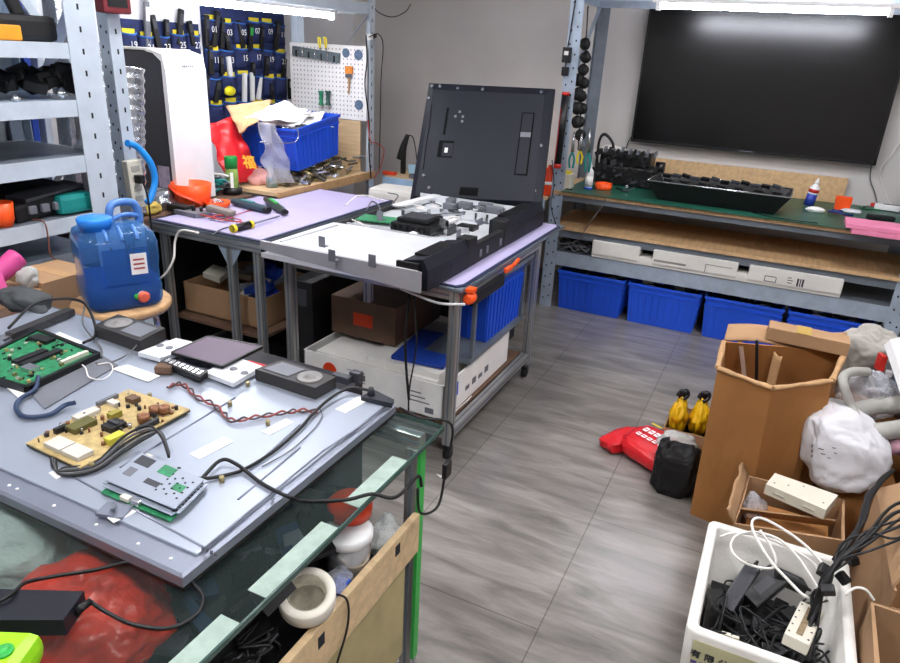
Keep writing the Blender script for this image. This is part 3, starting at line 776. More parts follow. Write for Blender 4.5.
MB().box((-1.56, 2.44, .42), (.1, .003, .06)).build('label', orange_d, t)
t = crate('storage_crate', 'blue crate standing inside the right side of the aluminium cart', (-1.14, 2.86, .352), .44, .2, .28, rot=(0, 0, PI/2))
MB().b2((-1.25, 2.45, .327), (-1.03, 3.10, .35)).build('crate_shelf', steel_dk, CT)
for y in (2.47, 3.06): MB().b2((-1.045, y, .35), (-1.03, y+.02, .70)).build('hanger', steel_dk, CT)
o = MB()
o.tube([(-1.185, 2.178, .69), (-1.19, 2.165, .55), (-1.18, 2.16, .40), (-1.165, 2.165, .25)], .009, flat=.4)
o.tube([(-1.165, 2.178, .69), (-1.14, 2.165, .5), (-1.165, 2.165, .3), (-1.165, 2.165, .18)], .006, flat=.4)
o = o.build('black_strap', blackm, loc=(-1.36, 2.17, .2)); tag(o, 'black strap hanging before the flat white carton under the cart top', 'strap')
wire('white_lead', 'white lead curling on the brown board of the cart shelf', [(-1.0+-.035, 2.5, .156), (-1.03, 2.44, .16), (-1.035, 2.36, .157), (-1.03, 2.30, .16)], .004, cable_w)

# ---- opened television chassis on the cart
CH = thing('television_chassis', 'opened white television chassis with black side covers lying on the cart', 'television chassis', (-1.42, 2.7, .757))
hx0, hx1, hy0, hy1, hz = -1.775, -1.085, 2.04, 3.36, .758
m = MB()
m.b2((hx0, hy0, hz+.012), (hx1, hy1, hz+.03))
m.build('back_pan', whitesteel, CH)
m = MB()
m.prism([(hx0, hz+.045), (hx1+.02, hz), (hx1+.02, hz+.078), (hx0, hz+.078)], hy0-.002, hy0+.004, M=Matrix(((1, 0, 0, 0), (0, 0, 1, 0), (0, 1, 0, 0), (0, 0, 0, 1)))); m.b2((hx0, hy0+.004, hz+.074), (hx1, hy0+.012, hz+.078))
m.build('front_wall', mat('grey_chassis_wall', '#a7a8ac', .45, .2, var=.06), CH)
MB().b2((hx0-.008, hy0+.01, hz+.01), (hx0+.003, hy1, hz+.048)).build('left_edge', blackm, CH)
MB().b2((hx0, hy1-.006, hz), (hx1, hy1, hz+.07)).build('rear_wall', whitesteel, CH)
# raised field and folded ribs
m = MB()
m.prism([(hx0+.02, hy0+.02), (hx1-.08, hy0+.02), (hx1-.08, 2.55), (hx0+.02, 2.50)], hz+.03, hz+.068)
m.build('panel_field', whitesteel, CH)
m = MB()
m.bar((hx0+.05, hy0+.06, hz+.07), (hx0+.07, 2.46, hz+.07), .012, .005); m.bar((hx0+.08, hy0+.035, hz+.07), (hx0+.35, hy0+.03, hz+.07), .008, .004)
m.bar((hx0+.08, 2.52, hz+.07), (hx1-.2, 2.52, hz+.07), .01, .005)
m.build('pressed_rib', mat('grey_rib', '#b9bbbe', .4, .3), CH)
for px, py in ((322, 243), (332, 257), (372, 262), (442, 224), (380, 216)):
    c = atz(px, py+4, hz+.068)
    MB().box((c.x, c.y, hz+.088), (.03, .004, .045), bev=.001).box((c.x, c.y+.012, hz+.07), (.03, .024, .003)).build('bracket', midgrey if px < 400 else silver, CH)
# rear half: pcb, module, cables, connectors
c = atz(377, 220, .80); MB().box((c.x, c.y, .806), (.17, .12, .004), rot=(0, 0, .2)).build('green_board', green_pcb, CH, label='green circuit board')
c = atz(420, 224, .83)
m = MB().box((c.x, c.y, .825), (.20, .19, .04), bev=.008); m.box((c.x-.005, c.y+.01, .853), (.16, .15, .02), bev=.008)
for i in range(6): m.box((c.x-.08+i*.03, c.y-.098, .825), (.012, .01, .022))
m.build('tuner_cover', black, CH, label='black raised box')
MB().box((c.x, c.y, .865), (.12, .11, .004), bev=.002).build('cover_plate', dkgrey, CH)
for (a, b_, w_) in (((330, 262), (402, 240), .02), ((395, 208), (442, 196), .045), ((402, 240), (455, 222), .03), ((450, 206), (505, 212), .02), ((430, 218), (478, 214), .018)):
    p, q = atz(*a, .80), atz(*b_, .81)
    MB().bar(p+Vector((0, 0, .01)), q+Vector((0, 0, .01)), w_, .012).build('cross_strip', white_p if w_ > .02 else silver, CH)
random.seed(13)
for i in range(26):
    x, y = random.uniform(-1.70, -1.22), random.uniform(2.72, 3.30)
    if -1.62 < x < -1.40 and y < 2.95: continue
    if x < -1.5 and y < 2.95: continue
    l_, h_ = random.uniform(.03, .10), random.uniform(.012, .04); a_ = random.choice((0, PI/2, .2))
    MB().box((x, y, hz+.030+h_/2), (l_, .003, h_), rot=(0, 0, a_)).box((x, y+.008, hz+.0315), (l_, .018, .002), rot=(0, 0, a_)).build('metal_bracket', random.choice((silver, whitesteel, midgrey, dkgrey)), CH)
for i in range(9):
    x, y = random.uniform(-1.66, -1.26), random.uniform(2.95, 3.28)
    MB().tube([(x+random.uniform(-.07, .07), y+random.uniform(-.05, .05), hz+.04+random.uniform(0, .03)) for k in range(5)], .003, n=6).build('wire', random.choice((cable_grey, cable_w, rubber_b)), CH)
for (x, y, l_, w_, h_) in ((-1.30, 3.26, .10, .05, .045), (-1.45, 3.24, .07, .05, .05), (-1.28, 2.90, .09, .07, .02), (-1.33, 3.12, .12, .04, .02)):
    MB().box((x, y, hz+.03+h_/2), (l_, w_, h_), bev=.003).build('module', midgrey if h_ > .03 else black, CH)
random.seed(12)
for i in range(9):
    c = atz(random.uniform(450, 530), random.uniform(196, 214), .81)
    if c.x > hx1-.09 or c.y > hy1-.05: continue
    MB().box((c.x, c.y, .815), (random.uniform(.03, .07), random.uniform(.03, .06), random.uniform(.02, .05)), rot=(0, 0, random.uniform(-.3, .3)), bev=.002).build('metal_bracket', random.choice((silver, whitesteel, midgrey)), CH)
m = MB()
for i in range(4):
    x = -1.36+i*.06; m.b2((x, 3.05, .80), (x+.045, 3.06, .835))
m.b2((-1.4, 3.05, .835), (-1.12, 3.06, .84)); m.build('slotted_strip', whitesteel, CH)
for k, pts in enumerate(([(352, 222), (365, 232), (360, 240), (375, 236)], [(388, 195), (398, 200), (392, 208), (405, 212)], [(345, 208), (360, 200), (385, 203)], [(366, 214), (372, 206), (380, 210), (376, 220)])):
    MB().tube([atz(px, py, .80)+Vector((0, 0, .012+.012*(j % 2))) for j, (px, py) in enumerate(pts)], .0035).build('wire', cable_grey if k % 2 else cable_w, CH)
for y0, y1, nm in ((hy0+.03, 2.42, 'speaker_cover'), (2.86, hy1-.02, 'speaker_cover')):
    m = MB()
    xo, xi = hx1+.03, hx1-.07
    P = [(xo, hz), (xo, hz+.075), (xo-.02, hz+.115), (xi, hz+.10), (xi, hz)]
    M = Matrix(((1, 0, 0, 0), (0, 0, 1, 0), (0, 1, 0, 0), (0, 0, 0, 1)))
    m.prism(P, y0, y1, M=M)
    cov = m.build(nm, shell_m, CH)
    m = MB()
    for i in range(9):
        for j in range(4): m.cyl((xo-.0015, y0+.05+i*.018, hz+.018+j*.012), (xo+.0008, y0+.05+i*.018, hz+.018+j*.012), .004, n=8)
    m.build('speaker_grille', hole_m, cov)
    MB().b2((xi+.012, y0+.06, hz+.1065), (xo-.028, y1-.08, hz+.116), bev=.003).build('raised_pad', black, cov)
m = MB().b2((hx1+.0, 2.42, hz), (hx1+.028, 2.86, hz+.08), bev=.002)
m.b2((hx1-.03, 2.42, hz), (hx1+.03, 2.50, hz+.115), bev=.003)
m.b2((hx1-.03, 2.80, hz), (hx1+.03, 2.87, hz+.115), bev=.003)
m.build('side_rail', blackm, CH)
for y in (2.53, 2.60, 2.75): MB().b2((hx1+.0281, y, hz+.02), (hx1+.032, y+.02, hz+.05)).build('clip', midgrey, CH)
MB().b2((hx1-.09, hy0+.012, hz+.03), (hx1+.0, hy0+.028, hz+.1), bev=.003).build('corner_guard', black, CH)
MB().b2((hx1-.075, hy0+.006, hz+.04), (hx1-.03, hy0+.012, hz+.075)).build('corner_window', white_p, CH)

# ---- black back shell standing behind the chassis
SH = thing('television_back_shell', 'black television back shell standing tilted on the rear of the cart', 'television shell', (-1.45, 3.42, .757))
BL, BR, TL = aty(411, 194, 3.41), aty(542, 200, 3.41), aty(429, 83, 3.74)
_n = (BR-BL).cross(TL-BL); _v = ray(555, 89); _t = (BL-Vector((0, 0, CAM_H))).dot(_n)/_v.dot(_n); TR = Vector((0, 0, CAM_H))+_v*_t
BL, BR = BL+(BL-TL)*.06, BR+(BR-TR)*.06
N = (BR-BL).cross(TL-BL).normalized()
if N.y > 0: N = -N
def S(u, v, d=0): return BL*(1-u)*(1-v)+BR*u*(1-v)+TR*u*v+TL*(1-u)*v+N*d
m = MB()
o4 = [S(0, 0), S(1, 0), S(1, 1), S(0, 1)]; i4 = [S(.05, .03, .022), S(.95, .03, .022), S(.94, .93, .022), S(.06, .93, .022)]; b4 = [p-N*.012 for p in o4]; rec = mat('recess_black', '#07080a', .85, spec=.15)  # near-black stands in for recess shade on flat plates; also the print strip
V = [m._v(q) for q in (b4, o4, i4)]
m._f(V[0]); m._f(V[2])
for r in range(2):
    for i in range(4): m._f([V[r][i], V[r][(i+1) % 4], V[r+1][(i+1) % 4], V[r+1][i]])
m.build('shell_body', shell_m, SH)
def pl(u0, v0, u1, v1, d, th, name, mm, label=None):
    return MB().slab([S(u0, v0, d+th), S(u1, v0, d+th), S(u1, v1, d+th), S(u0, v1, d+th)], th, nrm=N).build(name, mm, SH, label=label)
pl(.18, .36, .30, .50, .0222, .001, 'port_recess', rec); pl(.215, .37, .30, .48, .0233, .001, 'port_floor', shell_m); pl(.235, .40, .26, .44, .0245, .001, 'port_label', paper)
pl(.79, .24, .885, .77, .0222, .001, 'side_groove', rec); pl(.80, .25, .875, .76, .0233, .001, 'groove_floor', shell_m); pl(.80, .56, .875, .60, .0245, .001, 'label', midgrey)
pl(.20, .55, .218, .78, .0222, .001, 'small_text_strip', rec); pl(.40, .055, .54, .12, .0222, .002, 'foot_slot', rec)
MB().tube([S(.085, .25, .023), S(.075, .5, .023), S(.08, .62, .023), S(.07, .8, .023)], .002).build('edge_line', rec, SH)
m = MB()
for u, v in ((.27, .70), (.30, .74), (.33, .70), (.33, .66)): m.slab([S(u, v, .0232), S(u+.018, v, .0232), S(u+.018, v+.02, .0232), S(u, v+.02, .0232)], .0008, nrm=N)
m.build('printed_symbols', midgrey, SH)
for u, v in ((.04, .965), (.11, .965), (.26, .955), (.46, .955), (.91, .955), (.03, .86), (.1, .2), (.955, .5), (.95, .12), (.16, .1)):
    c = S(u, v, .008 if (u < .07 or v > .93 or u > .93) else .022)
    MB().cyl(c-N*.002, c+N*.012, .008).build('screw_boss', midgrey, SH)

# ================================================================== MAT TABLE left of the cart
MT = thing('bench_table', 'aluminium frame table with lilac mat between the tool wall and the cart', 'table', (-2.3, 2.9, 0))
mx0, mx1, my0, my1 = -2.66, -1.985, 2.285, 3.44
for x in (mx0+.05, -2.20, mx1-.06):
    for y in ((my0+.01, my1-.06) if x != -2.20 else (my0+.01,)):
        profile_bar(MT, (x, y, 0), (x+.035, y+.035, .69), 'leg')
for y in (my0, my1-.035): profile_bar(MT, (mx0, y, .69), (mx1, y+.035, .728))
for x in (mx0, mx1-.035): profile_bar(MT, (x, my0+.035, .69), (x+.035, my1-.035, .728))
MB().prism([(-2.25, .69), (-2.11, .69), (-2.165, .60), (-2.195, .60)], my0+.012, my0+.016, M=Matrix(((1, 0, 0, 0), (0, 0, 1, 0), (0, 1, 0, 0), (0, 0, 0, 1)))).build('gusset', steel, MT)
MB().prism([(mx0, my0), (mx1, my0), (mx1, my1), (-2.505, my1), (-2.505, 3.05), (mx0, 3.05)], .728, .742).build('tabletop', steel_dk, MT)
MB().b2((mx0+.05, my0+.05, .25), (mx1-.06, 3.0, .265)).build('lower_shelf', woodd, MT)
o = MB().prism([(mx0+.01, my0+.01), (mx1-.004, my0), (mx1-.004, my1-.01), (-2.505, my1-.01), (-2.505, 3.045), (-2.64, 3.04)], .7425, .747).build('table_mat', navy_edge, loc=(-2.3, 2.9, .7425))
m = MB().prism([(mx0+.03, my0+.03), (mx1-.02, my0+.018), (mx1-.02, my1-.025), (-2.49, my1-.025), (-2.49, 3.03), (-2.62, 3.025)], .747, .7485).build('lilac_surface', mat_purple, loc=(-2.3, 2.9, .7425)); m.parent = o; m.location = (0, 0, 0)
tag(o, 'lilac mat with navy rim covered with hand tools beside the tool wall', 'mat')
MZ = .7487
# items on the lilac mat
def handheld(name, label, a, b, r, m1, m2, cat='tool'):
    t = thing(name, label, cat, (a+b)/2)
    d = (b-a)
    MB().tube([a, a+d*.3, a+d*.75, b], lambda u: r*(.75+.3*math.sin(PI*min(1, u*1.05))), n=12, flat=.75).build('body', m1, t)
    MB().tube([b-d*.12, b+d*.02], r*.8, n=12, flat=.75).build('end_cap', black, t)
    MB().bar(a+d*.25+Vector((0, 0, r*.8)), a+d*.6+Vector((0, 0, r*.8)), r*.9, .003).build('panel', m2, t)
    return t
a, b = atz(233, 201, MZ+.02), atz(268, 210, MZ+.02); handheld('voltage_tester', 'dark teal handheld tester lying left on the lilac mat behind the yellow screwdriver', a, b, .026, mat('slate_teal', '#2c4552', .45), teal_m)
a, b = atz(266, 199, MZ+.02), atz(285, 212, MZ+.02); handheld('voltage_tester', 'dark green tubular tester lying right of the teal one on the lilac mat', a, b, .022, mat('dark_green_grip', '#23392f', .45), green_m)
t = thing('screwdriver', 'screwdriver with yellow and black grip lying on the front of the lilac mat', 'screwdriver', atz(240, 228, MZ+.02))
a, b, c = atz(232, 229, MZ+.018), atz(252, 224, MZ+.018), atz(280, 216, MZ+.012)
MB().cyl(a, b, .017).build('grip', black, t)
for p, q in ((0, .14), (.86, 1)): MB().cyl(a+(b-a)*p, a+(b-a)*q, .0185).build('yellow_ring', yellow_m, t, label='yellow ring')
MB().cyl(b, c, .004).build('blade', steel_dk, t)
t = thing('steel_clamp', 'grey plate clamp lying near the left end of the lilac mat', 'clamp', atz(195, 215, MZ))
c = atz(194, 215, MZ); MB().prism([(c.x-.09, c.y-.04), (c.x+.06, c.y-.05), (c.x+.09, c.y+.03), (c.x-.03, c.y+.06)], MZ+.001, MZ+.022).build('plate', midgrey, t)
MB().cyl(c+Vector((0, 0, .02)), c+Vector((0, 0, .05)), .01).cyl(c+Vector((.04, .01, .02)), c+Vector((.04, .01, .045)), .008).build('stud', black, t)
def bowl(name, label, c, r, h, m, cat='bowl', slant=0):
    t = thing(name, label, cat, c, (slant, 0, 0))
    MB().lathe([(r*.7, 0), (r*.9, h*.3), (r, h), (r*.95, h), (r*.86, h*.35), (r*.6, .006), (0, .006)], sy=.9).build('body', m, t, world=False)
    return t
c = atz(193, 205, MZ); t = bowl('orange_container', 'large orange plastic container at the left end of the lilac mat', (c.x-.0, c.y+.0, MZ), .105, .115, orange_m, 'container')
m = MB().tube([(-.08, -.06, .10), (-.03, -.09, .09), (.03, -.10, .07), (.08, -.07, .05), (.09, -.03, .03)], .016, flat=.4); m.build('strap', orange_d, t, world=False)
MB().b2((c.x-.15, c.y-.06, MZ), (c.x-.02, c.y-.01, MZ+.03), bev=.004)
c = atz(218, 207, MZ); t = bowl('orange_dish', 'shallow orange dish of small parts beside the large orange container', (c.x, c.y, MZ), .068, .03, orange_m, 'dish')
o = MB().blob((c.x, c.y, MZ+.028), (.03, .025, .014), seed=4, amp=.3).build('small_parts', silver, loc=(c.x, c.y, MZ+.015)); tag(o, 'small silver parts in the shallow orange dish', 'parts', kind='stuff')
m = MB(); random.seed(31); c0 = atz(217, 219, MZ)
for k in range(9):
    R1 = random.uniform(.05, .11); ph = random.uniform(0, 6)
    m.tube([(c0.x+math.cos(ph+j*.9)*R1*random.uniform(.7, 1.1)+.02*k-.08, c0.y+math.sin(ph+j*.9)*R1*.45, MZ+.006+.012*random.random()) for j in range(6)], .003, mi=k % 4, n=5)
m.tube([c0+Vector((.05, .02, .01)), atz(248, 211, MZ+.004), atz(262, 209, MZ+.004)], .0025, mi=0, n=5)
o = m.build('test_leads', [cable_red, mat('purple_wire', '#6b3a78', .5), cable_grey, cable_red], loc=(c0.x, c0.y, MZ)); tag(o, 'bundle of thin red and purple wires before the orange dish', 'wires', kind='stuff')
o = MB().box((c0.x-.02, c0.y+.05, MZ+.03), (.15, .05, .03), rot=(0, .1, .1), bev=.012).build('grey_module', mat('warm_grey', '#8f8580', .6), loc=(c0.x, c0.y+.05, MZ+.015)); tag(o, 'small warm grey module wrapped in thin red wires', 'module')
wire('tester_lead', 'dark lead running from the lilac mat over the front table edge', [atz(240, 224, MZ+.006), atz(222, 229, MZ+.004), atz(212, 235, MZ+.002)], .004, cable_grey)
# can, cloth, glass, junk at the back of the mat
c = atz(233, 193, MZ)
t = thing('spray_can', 'green capped spray can with yellow green label on the lilac mat', 'spray can', (c.x, c.y, MZ))
MB().lathe([(.033, 0), (.035, .004), (.035, .14), (.03, .15)]).build('can', mat('can_label', '#8fb05a', .4, var=.25, scale=20), t, world=False)
MB().lathe([(.0355, .14), (.0355, .2), (.033, .205), (0, .206)]).build('cap', mat('can_cap_green', '#1f9a48', .35), t, world=False)
MB().lathe([(.05, 0), (.052, .006), (.052, .03), (.04, .035), (.037, .035)]).build('base_tray', black, t, world=False)
m = MB().slab([Vector((.02, -.0355, .02)), Vector((.03, -.022, .02)), Vector((.03, -.022, .12)), Vector((.02, -.0355, .12))], .002); m.build('label_strip', paper, t, world=False)
c = atz(257, 183, .774); crumple('cloth', 'crumpled pink cloth beside the green spray can', (c.x+.01, c.y+.02, .80), (.10, .09, .055), cloth_p, 11, 'cloth', .774, amp=.22)
c = atz(272, 187, .773); MZ2 = .773
t = thing('glass_jar', 'small jar of teal liquid at the back of the lilac mat', 'jar', (c.x, c.y, .773))
MB().lathe([(.03, 0), (.031, .05), (.0, .05)]).build('liquid', teal_m, t, world=False)
MB().lathe([(.032, .0), (.033, .055), (.012, .1), (.008, .13)]).build('glass', film_w, t, world=False)
c = atz(217, 190, MZ+.02)
m = MB(); random.seed(5)
for k in range(10): m.tube([c+Vector((random.uniform(-.07, .07), random.uniform(-.05, .05), random.uniform(0, .09))) for j in range(5)], .006, mi=k % 3, n=6)
o = m.build('cable_heap', [cable_w, teal_m, midgrey], loc=c); tag(o, 'small heap of pale and teal leads behind the orange dish', 'cables', kind='stuff')
c = atz(160, 205, MZ+.0)
crumple('foil', 'crumpled silver foil at the bench corner beside the blue hose', (c.x, c.y, MZ+.03), (.12, .1, .06), foil, 13, 'foil', MZ, amp=.35)
c = atz(153, 212, MZ); crumple('yellow_sponge', 'dull yellow sponge lump next to the silver foil', (c.x, c.y-.02, MZ+.02), (.05, .05, .035), mat('sponge', '#b9a24c', .8), 14, 'sponge', MZ, amp=.2)
o = MB().box(tuple(atz(180, 208, MZ+.02)), (.12, .06, .035), bev=.005).build('black_box', blackm, loc=tuple(atz(180, 208, MZ))); tag(o, 'small black box tucked under the orange container', 'box')
# lead hanging from the table front
wire('white_power_lead', 'white power lead hanging from the lilac mat table to the floor boxes', [(-2.33, 2.27, .735), (-2.42, 2.255, .735), (-2.46, 2.25, .68), (-2.45, 2.22, .6), (-2.5, 2.2, .52), (-2.6, 2.2, .46)], .007, cable_w)
# under the mat table
random.seed(17)
t = thing('cardboard_box', 'open cardboard box with blue parts under the lilac mat table', 'box', (-2.35, 2.6, .27))
m = MB(); x0, x1, y0, y1, z0, z1 = -2.60, -2.1, 2.40, 2.85, .266, .42
m.b2((x0, y0, z0), (x1, y0+.006, z1)); m.b2((x0, y1-.006, z0), (x1, y1, z1)); m.b2((x0, y0, z0), (x0+.006, y1, z1)); m.b2((x1-.006, y0, z0), (x1, y1, z1)); m.b2((x0, y0, z0), (x1, y1, z0+.006))
m.build('carton_body', card2, t)
m = MB()
for j in range(14): m.box((random.uniform(x0+.06, x1-.06), random.uniform(y0+.06, y1-.06), random.uniform(.36, .46)), (random.uniform(.05, .14), random.uniform(.04, .1), .03), rot=(random.uniform(-.3, .3), random.uniform(-.3, .3), random.uniform(0, 3)), mi=j % 3)
o = m.build('spare_parts', [blue_d, midgrey, cream_p], loc=(-2.35, 2.6, .3)); tag(o, 'blue and grey spare parts in the cardboard box under the lilac mat table', 'spare parts', kind='stuff')
o = MB().box((-2.06, 2.5, .20), (.4, .3, .4), bev=.004).build('red_carton', mat('red_carton_paper', '#8d2430', .7), loc=(-2.06, 2.5, 0)); bpy.data.objects.remove(o)

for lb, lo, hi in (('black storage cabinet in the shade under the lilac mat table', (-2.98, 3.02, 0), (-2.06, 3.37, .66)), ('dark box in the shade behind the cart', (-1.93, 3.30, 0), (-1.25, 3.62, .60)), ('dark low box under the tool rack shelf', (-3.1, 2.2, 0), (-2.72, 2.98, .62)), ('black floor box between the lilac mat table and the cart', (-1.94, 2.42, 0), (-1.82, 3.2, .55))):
    t = thing('storage_box', lb, 'box', ((lo[0]+hi[0])/2, (lo[1]+hi[1])/2, 0))  # added black boxes keep these gaps dark and stand in for black clutter
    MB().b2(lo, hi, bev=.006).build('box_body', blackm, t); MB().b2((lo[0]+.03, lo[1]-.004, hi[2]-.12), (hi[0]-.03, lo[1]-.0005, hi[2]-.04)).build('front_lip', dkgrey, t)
# ================================================================== RACK WITH TOOL WALL (left)
RK = thing('tool_rack', 'pale steel rack with tube lamp and perforated end panel along the tool wall', 'rack', (-2.82, 3.08, 0))
rx0, rx1, ry0, ry1 = -3.13, -2.52, 2.08, 4.07
post(rx1, ry0, -1, 1, 0, 2.1, w=.06, d=.06).build('post', [steel_w, hole_m], RK)
post(rx1, ry1, -1, -1, 0, 2.1, w=.06, d=.06).build('post', [steel_w, hole_m], RK)
post(rx0, ry0, 1, 1, 0, 2.1, w=.06, d=.06).build('post', [steel_w, hole_m], RK)
post(rx0, ry1, 1, -1, 0, 2.1, w=.06, d=.06).build('post', [steel_w, hole_m], RK)
MB().b2((rx0+.005, 3.06, .752), (rx1-.004, ry1-.05, .772)).build('shelf_board', woodp, RK)
MB().b2((rx1-.004, 3.06, .728), (rx1+.012, ry1-.0, .778), bev=.002).build('wooden_edge', wood, RK)
MB().b2((-3.34, ry0+.02, .70), (-2.69, 3.05, .742)).build('shelf_board', woodd, RK)
for x in (rx0+.005, rx1-.009):
    MB().b2((x, ry0, 1.745), (x+.004, ry1, 1.81)).build('beam', steel_w, RK)
for y in (ry0+.003, ry1-.007): MB().b2((rx0, y, 1.745), (rx1, y+.004, 1.81)).build('beam', steel_w, RK)
MB().b2((rx0+.01, ry0+.01, 1.80), (rx1-.01, ry1-.01, 1.812)).build('top_shelf', woodp, RK)
MB().bar((rx1-.03, ry1-.012, 1.755), (rx1-.19, ry1-.012, 1.59), .022, .004).build('brace', steel_w, RK)
MB().bar((rx1-.01, ry0+.01, 1.55), (rx0+.02, ry0+.012, 1.15), .022, .004).build('brace', steel_w, RK)
MB().bar((rx1-.01, ry0+.01, 1.15), (rx0+.02, ry0+.014, 1.60), .022, .004).build('brace', steel_w, RK)
t = thing('tube_lamp', 'lit tube lamp under the top beam of the tool rack', 'lamp', (-2.60, 3.2, 1.72))
p, q = Vector((-2.60, 2.35, 1.708)), Vector((-2.60, 3.72, 1.716))
MB().bar(p+Vector((0, -.02, .026)), q+Vector((0, .02, .026)), .045, .02).build('housing', white_p, t)
MB().cyl(p, q, .0145).build('tube', tube_m, t)
for a in (p, q): MB().box(a, (.04, .02, .045)).build('end_cap', white_p, t)
# small blue crate on top
crate('storage_crate', 'blue crate lying on top of the tool rack at the upper edge', (-2.75, 3.55, 1.813), .7, .34, .2, rot=(0, 0, PI/2))
MB().b2((-3.10, 4.0, .775), (-2.585, 4.012, 1.10)).build('end_board', woodp, RK)
# perforated panel
PG = thing('pegboard', 'white perforated panel with small hanging tools at the end of the tool rack', 'pegboard', (-2.83, 4.01, 1.1))
px0, px1, pz0, pz1, pyy = -3.14, -2.535, 1.105, 1.56, 4.0
MB().b2((px0, pyy, pz0), (px1, pyy+.012, pz1)).build('board', white_p, PG)
m = MB()
for i in range(20):
    for j in range(15):
        x = px0+.03+i*.0285; z = pz0+.03+j*.0285
        m.b2((x-.003, pyy-.0007, z-.005), (x+.003, pyy+.0003, z+.005))
m.build('holes', mat('hole_grey', '#6d7683', .8, var=0), PG)
for px, py, r in ((346, 53, .028), (358.5, 55, .032), (359, 105, .032)):
    c = aty(px, py, pyy-.001); MB().cyl(c, c+Vector((0, -.002, 0)), r, n=24).build('round_sticker', mat('sticker_blue_grey', '#5d7390', .6, var=.3, scale=60), PG)
c = aty(317, 54, pyy); t = thing('tool_strip', 'dark strip holding small bits across the top of the perforated panel', 'tool holder', (c.x, pyy-.02, c.z))
MB().box((c.x, pyy-.012, c.z), (.37, .022, .055), rot=(0, .08, 0)).build('strip', mat('slate_strip', '#5b6870', .5, var=.2, scale=50), t)
for i in range(7): MB().cyl((c.x-.15+i*.05, pyy-.024, c.z-.02-.004*i), (c.x-.15+i*.05, pyy-.024, c.z+.02+.01*(i % 2)-.004*i), .006).build('bit', silver if i % 2 else black, t)
for k, px in enumerate((319, 325)):
    a, b = aty(px, 37, pyy-.02), aty(px+1, 48, pyy-.02)
    t = thing('hand_pliers', ('left' if k == 0 else 'right')+' one of two yellow handled pliers sticking up behind the tool strip', 'pliers', b)
    MB().tube([b, b+(a-b)*.5+Vector((-.008, 0, 0)), a+Vector((-.006, 0, 0))], .005).build('handle', yellow_m, t)
    MB().tube([b, b+(a-b)*.5+Vector((.008, 0, 0)), a+Vector((.006, 0, 0))], .005).build('handle', yellow_m, t)
    MB().cyl(b, b-(a-b)*.3, .007, .003).build('jaws', steel_dk, t)
a = aty(349, 68, pyy-.012); b = aty(348.5, 94, pyy-.012)
t = thing('paint_brush', 'orange brush with pale handle hanging on the perforated panel', 'brush', b)
MB().box((a.x, a.y, a.z-.012), (.055, .012, .045)).build('bristles', mat('orange_bristles', '#e08b3c', .8, var=.2, scale=60), t)
MB().box((a.x, a.y, a.z-.047), (.05, .014, .025)).build('ferrule', silver, t)
MB().tube([(a.x, a.y, a.z-.06), (a.x, a.y, a.z-.1), b], lambda u: .012-.005*u, flat=.6).build('handle', card2, t)
for k, (px, mm, nm) in enumerate(((321, mat('spool_green', '#1e7a55', .5), 'green'), (328, mat('spool_dark', '#24463f', .5), 'dark green'))):
    c = aty(px, 98, pyy-.03)
    t = thing('wire_spool', nm+' wire spool standing on the perforated panel just above the blue crate', 'spool', c)
    MB().lathe([(.016, -.045), (.022, -.04), (.012, -.03), (.012, .03), (.022, .04), (.016, .045)], c=c).build('body', mm, t)
wire('post_cable', 'black cable running down the far post of the tool rack', [atx(366, 35, -2.505), atx(367, 60, -2.505), atx(365, 85, -2.505), atx(369, 120, -2.505), atx(369, 150, -2.505), atx(371, 178, -2.505)], .006, rubber_b)
wire('plug_lead', 'thin dark lead hanging from the white plug past the far rack post', [atx(369, 37, -2.49), atx(378, 34, -2.49), atx(383, 45, -2.49), atx(381, 80, -2.49), atx(380, 130, -2.49), atx(379, 172, -2.49)], .0045, rubber_b)
c = atx(370, 37, -2.505); t = thing('plug', 'white wall plug with black connector on the far post of the tool rack', 'plug', c)
MB().box(c, (.03, .03, .035), bev=.004).build('body', white_p, t); MB().cyl(c+Vector((0, .01, 0)), c+Vector((.0, .06, .01)), .014).build('connector', black, t)
wire('loose_lead', 'thin black lead curling at the top of the grey wall by the rack', [aty(372, 3, 4.1), aty(378, 12, 4.1), aty(392, 17, 4.1), aty(405, 12, 4.1), aty(411, 4, 4.1)], .004, rubber_b)
wire('red_lead', 'red and brown leads hanging beside the far rack post above the rear bench', [atx(368, 120, -2.50), atx(370, 140, -2.49), atx(376, 143, -2.47), atx(384, 150, -2.45), atx(380, 168, -2.47), atx(374, 178, -2.48)], .004, cable_red)

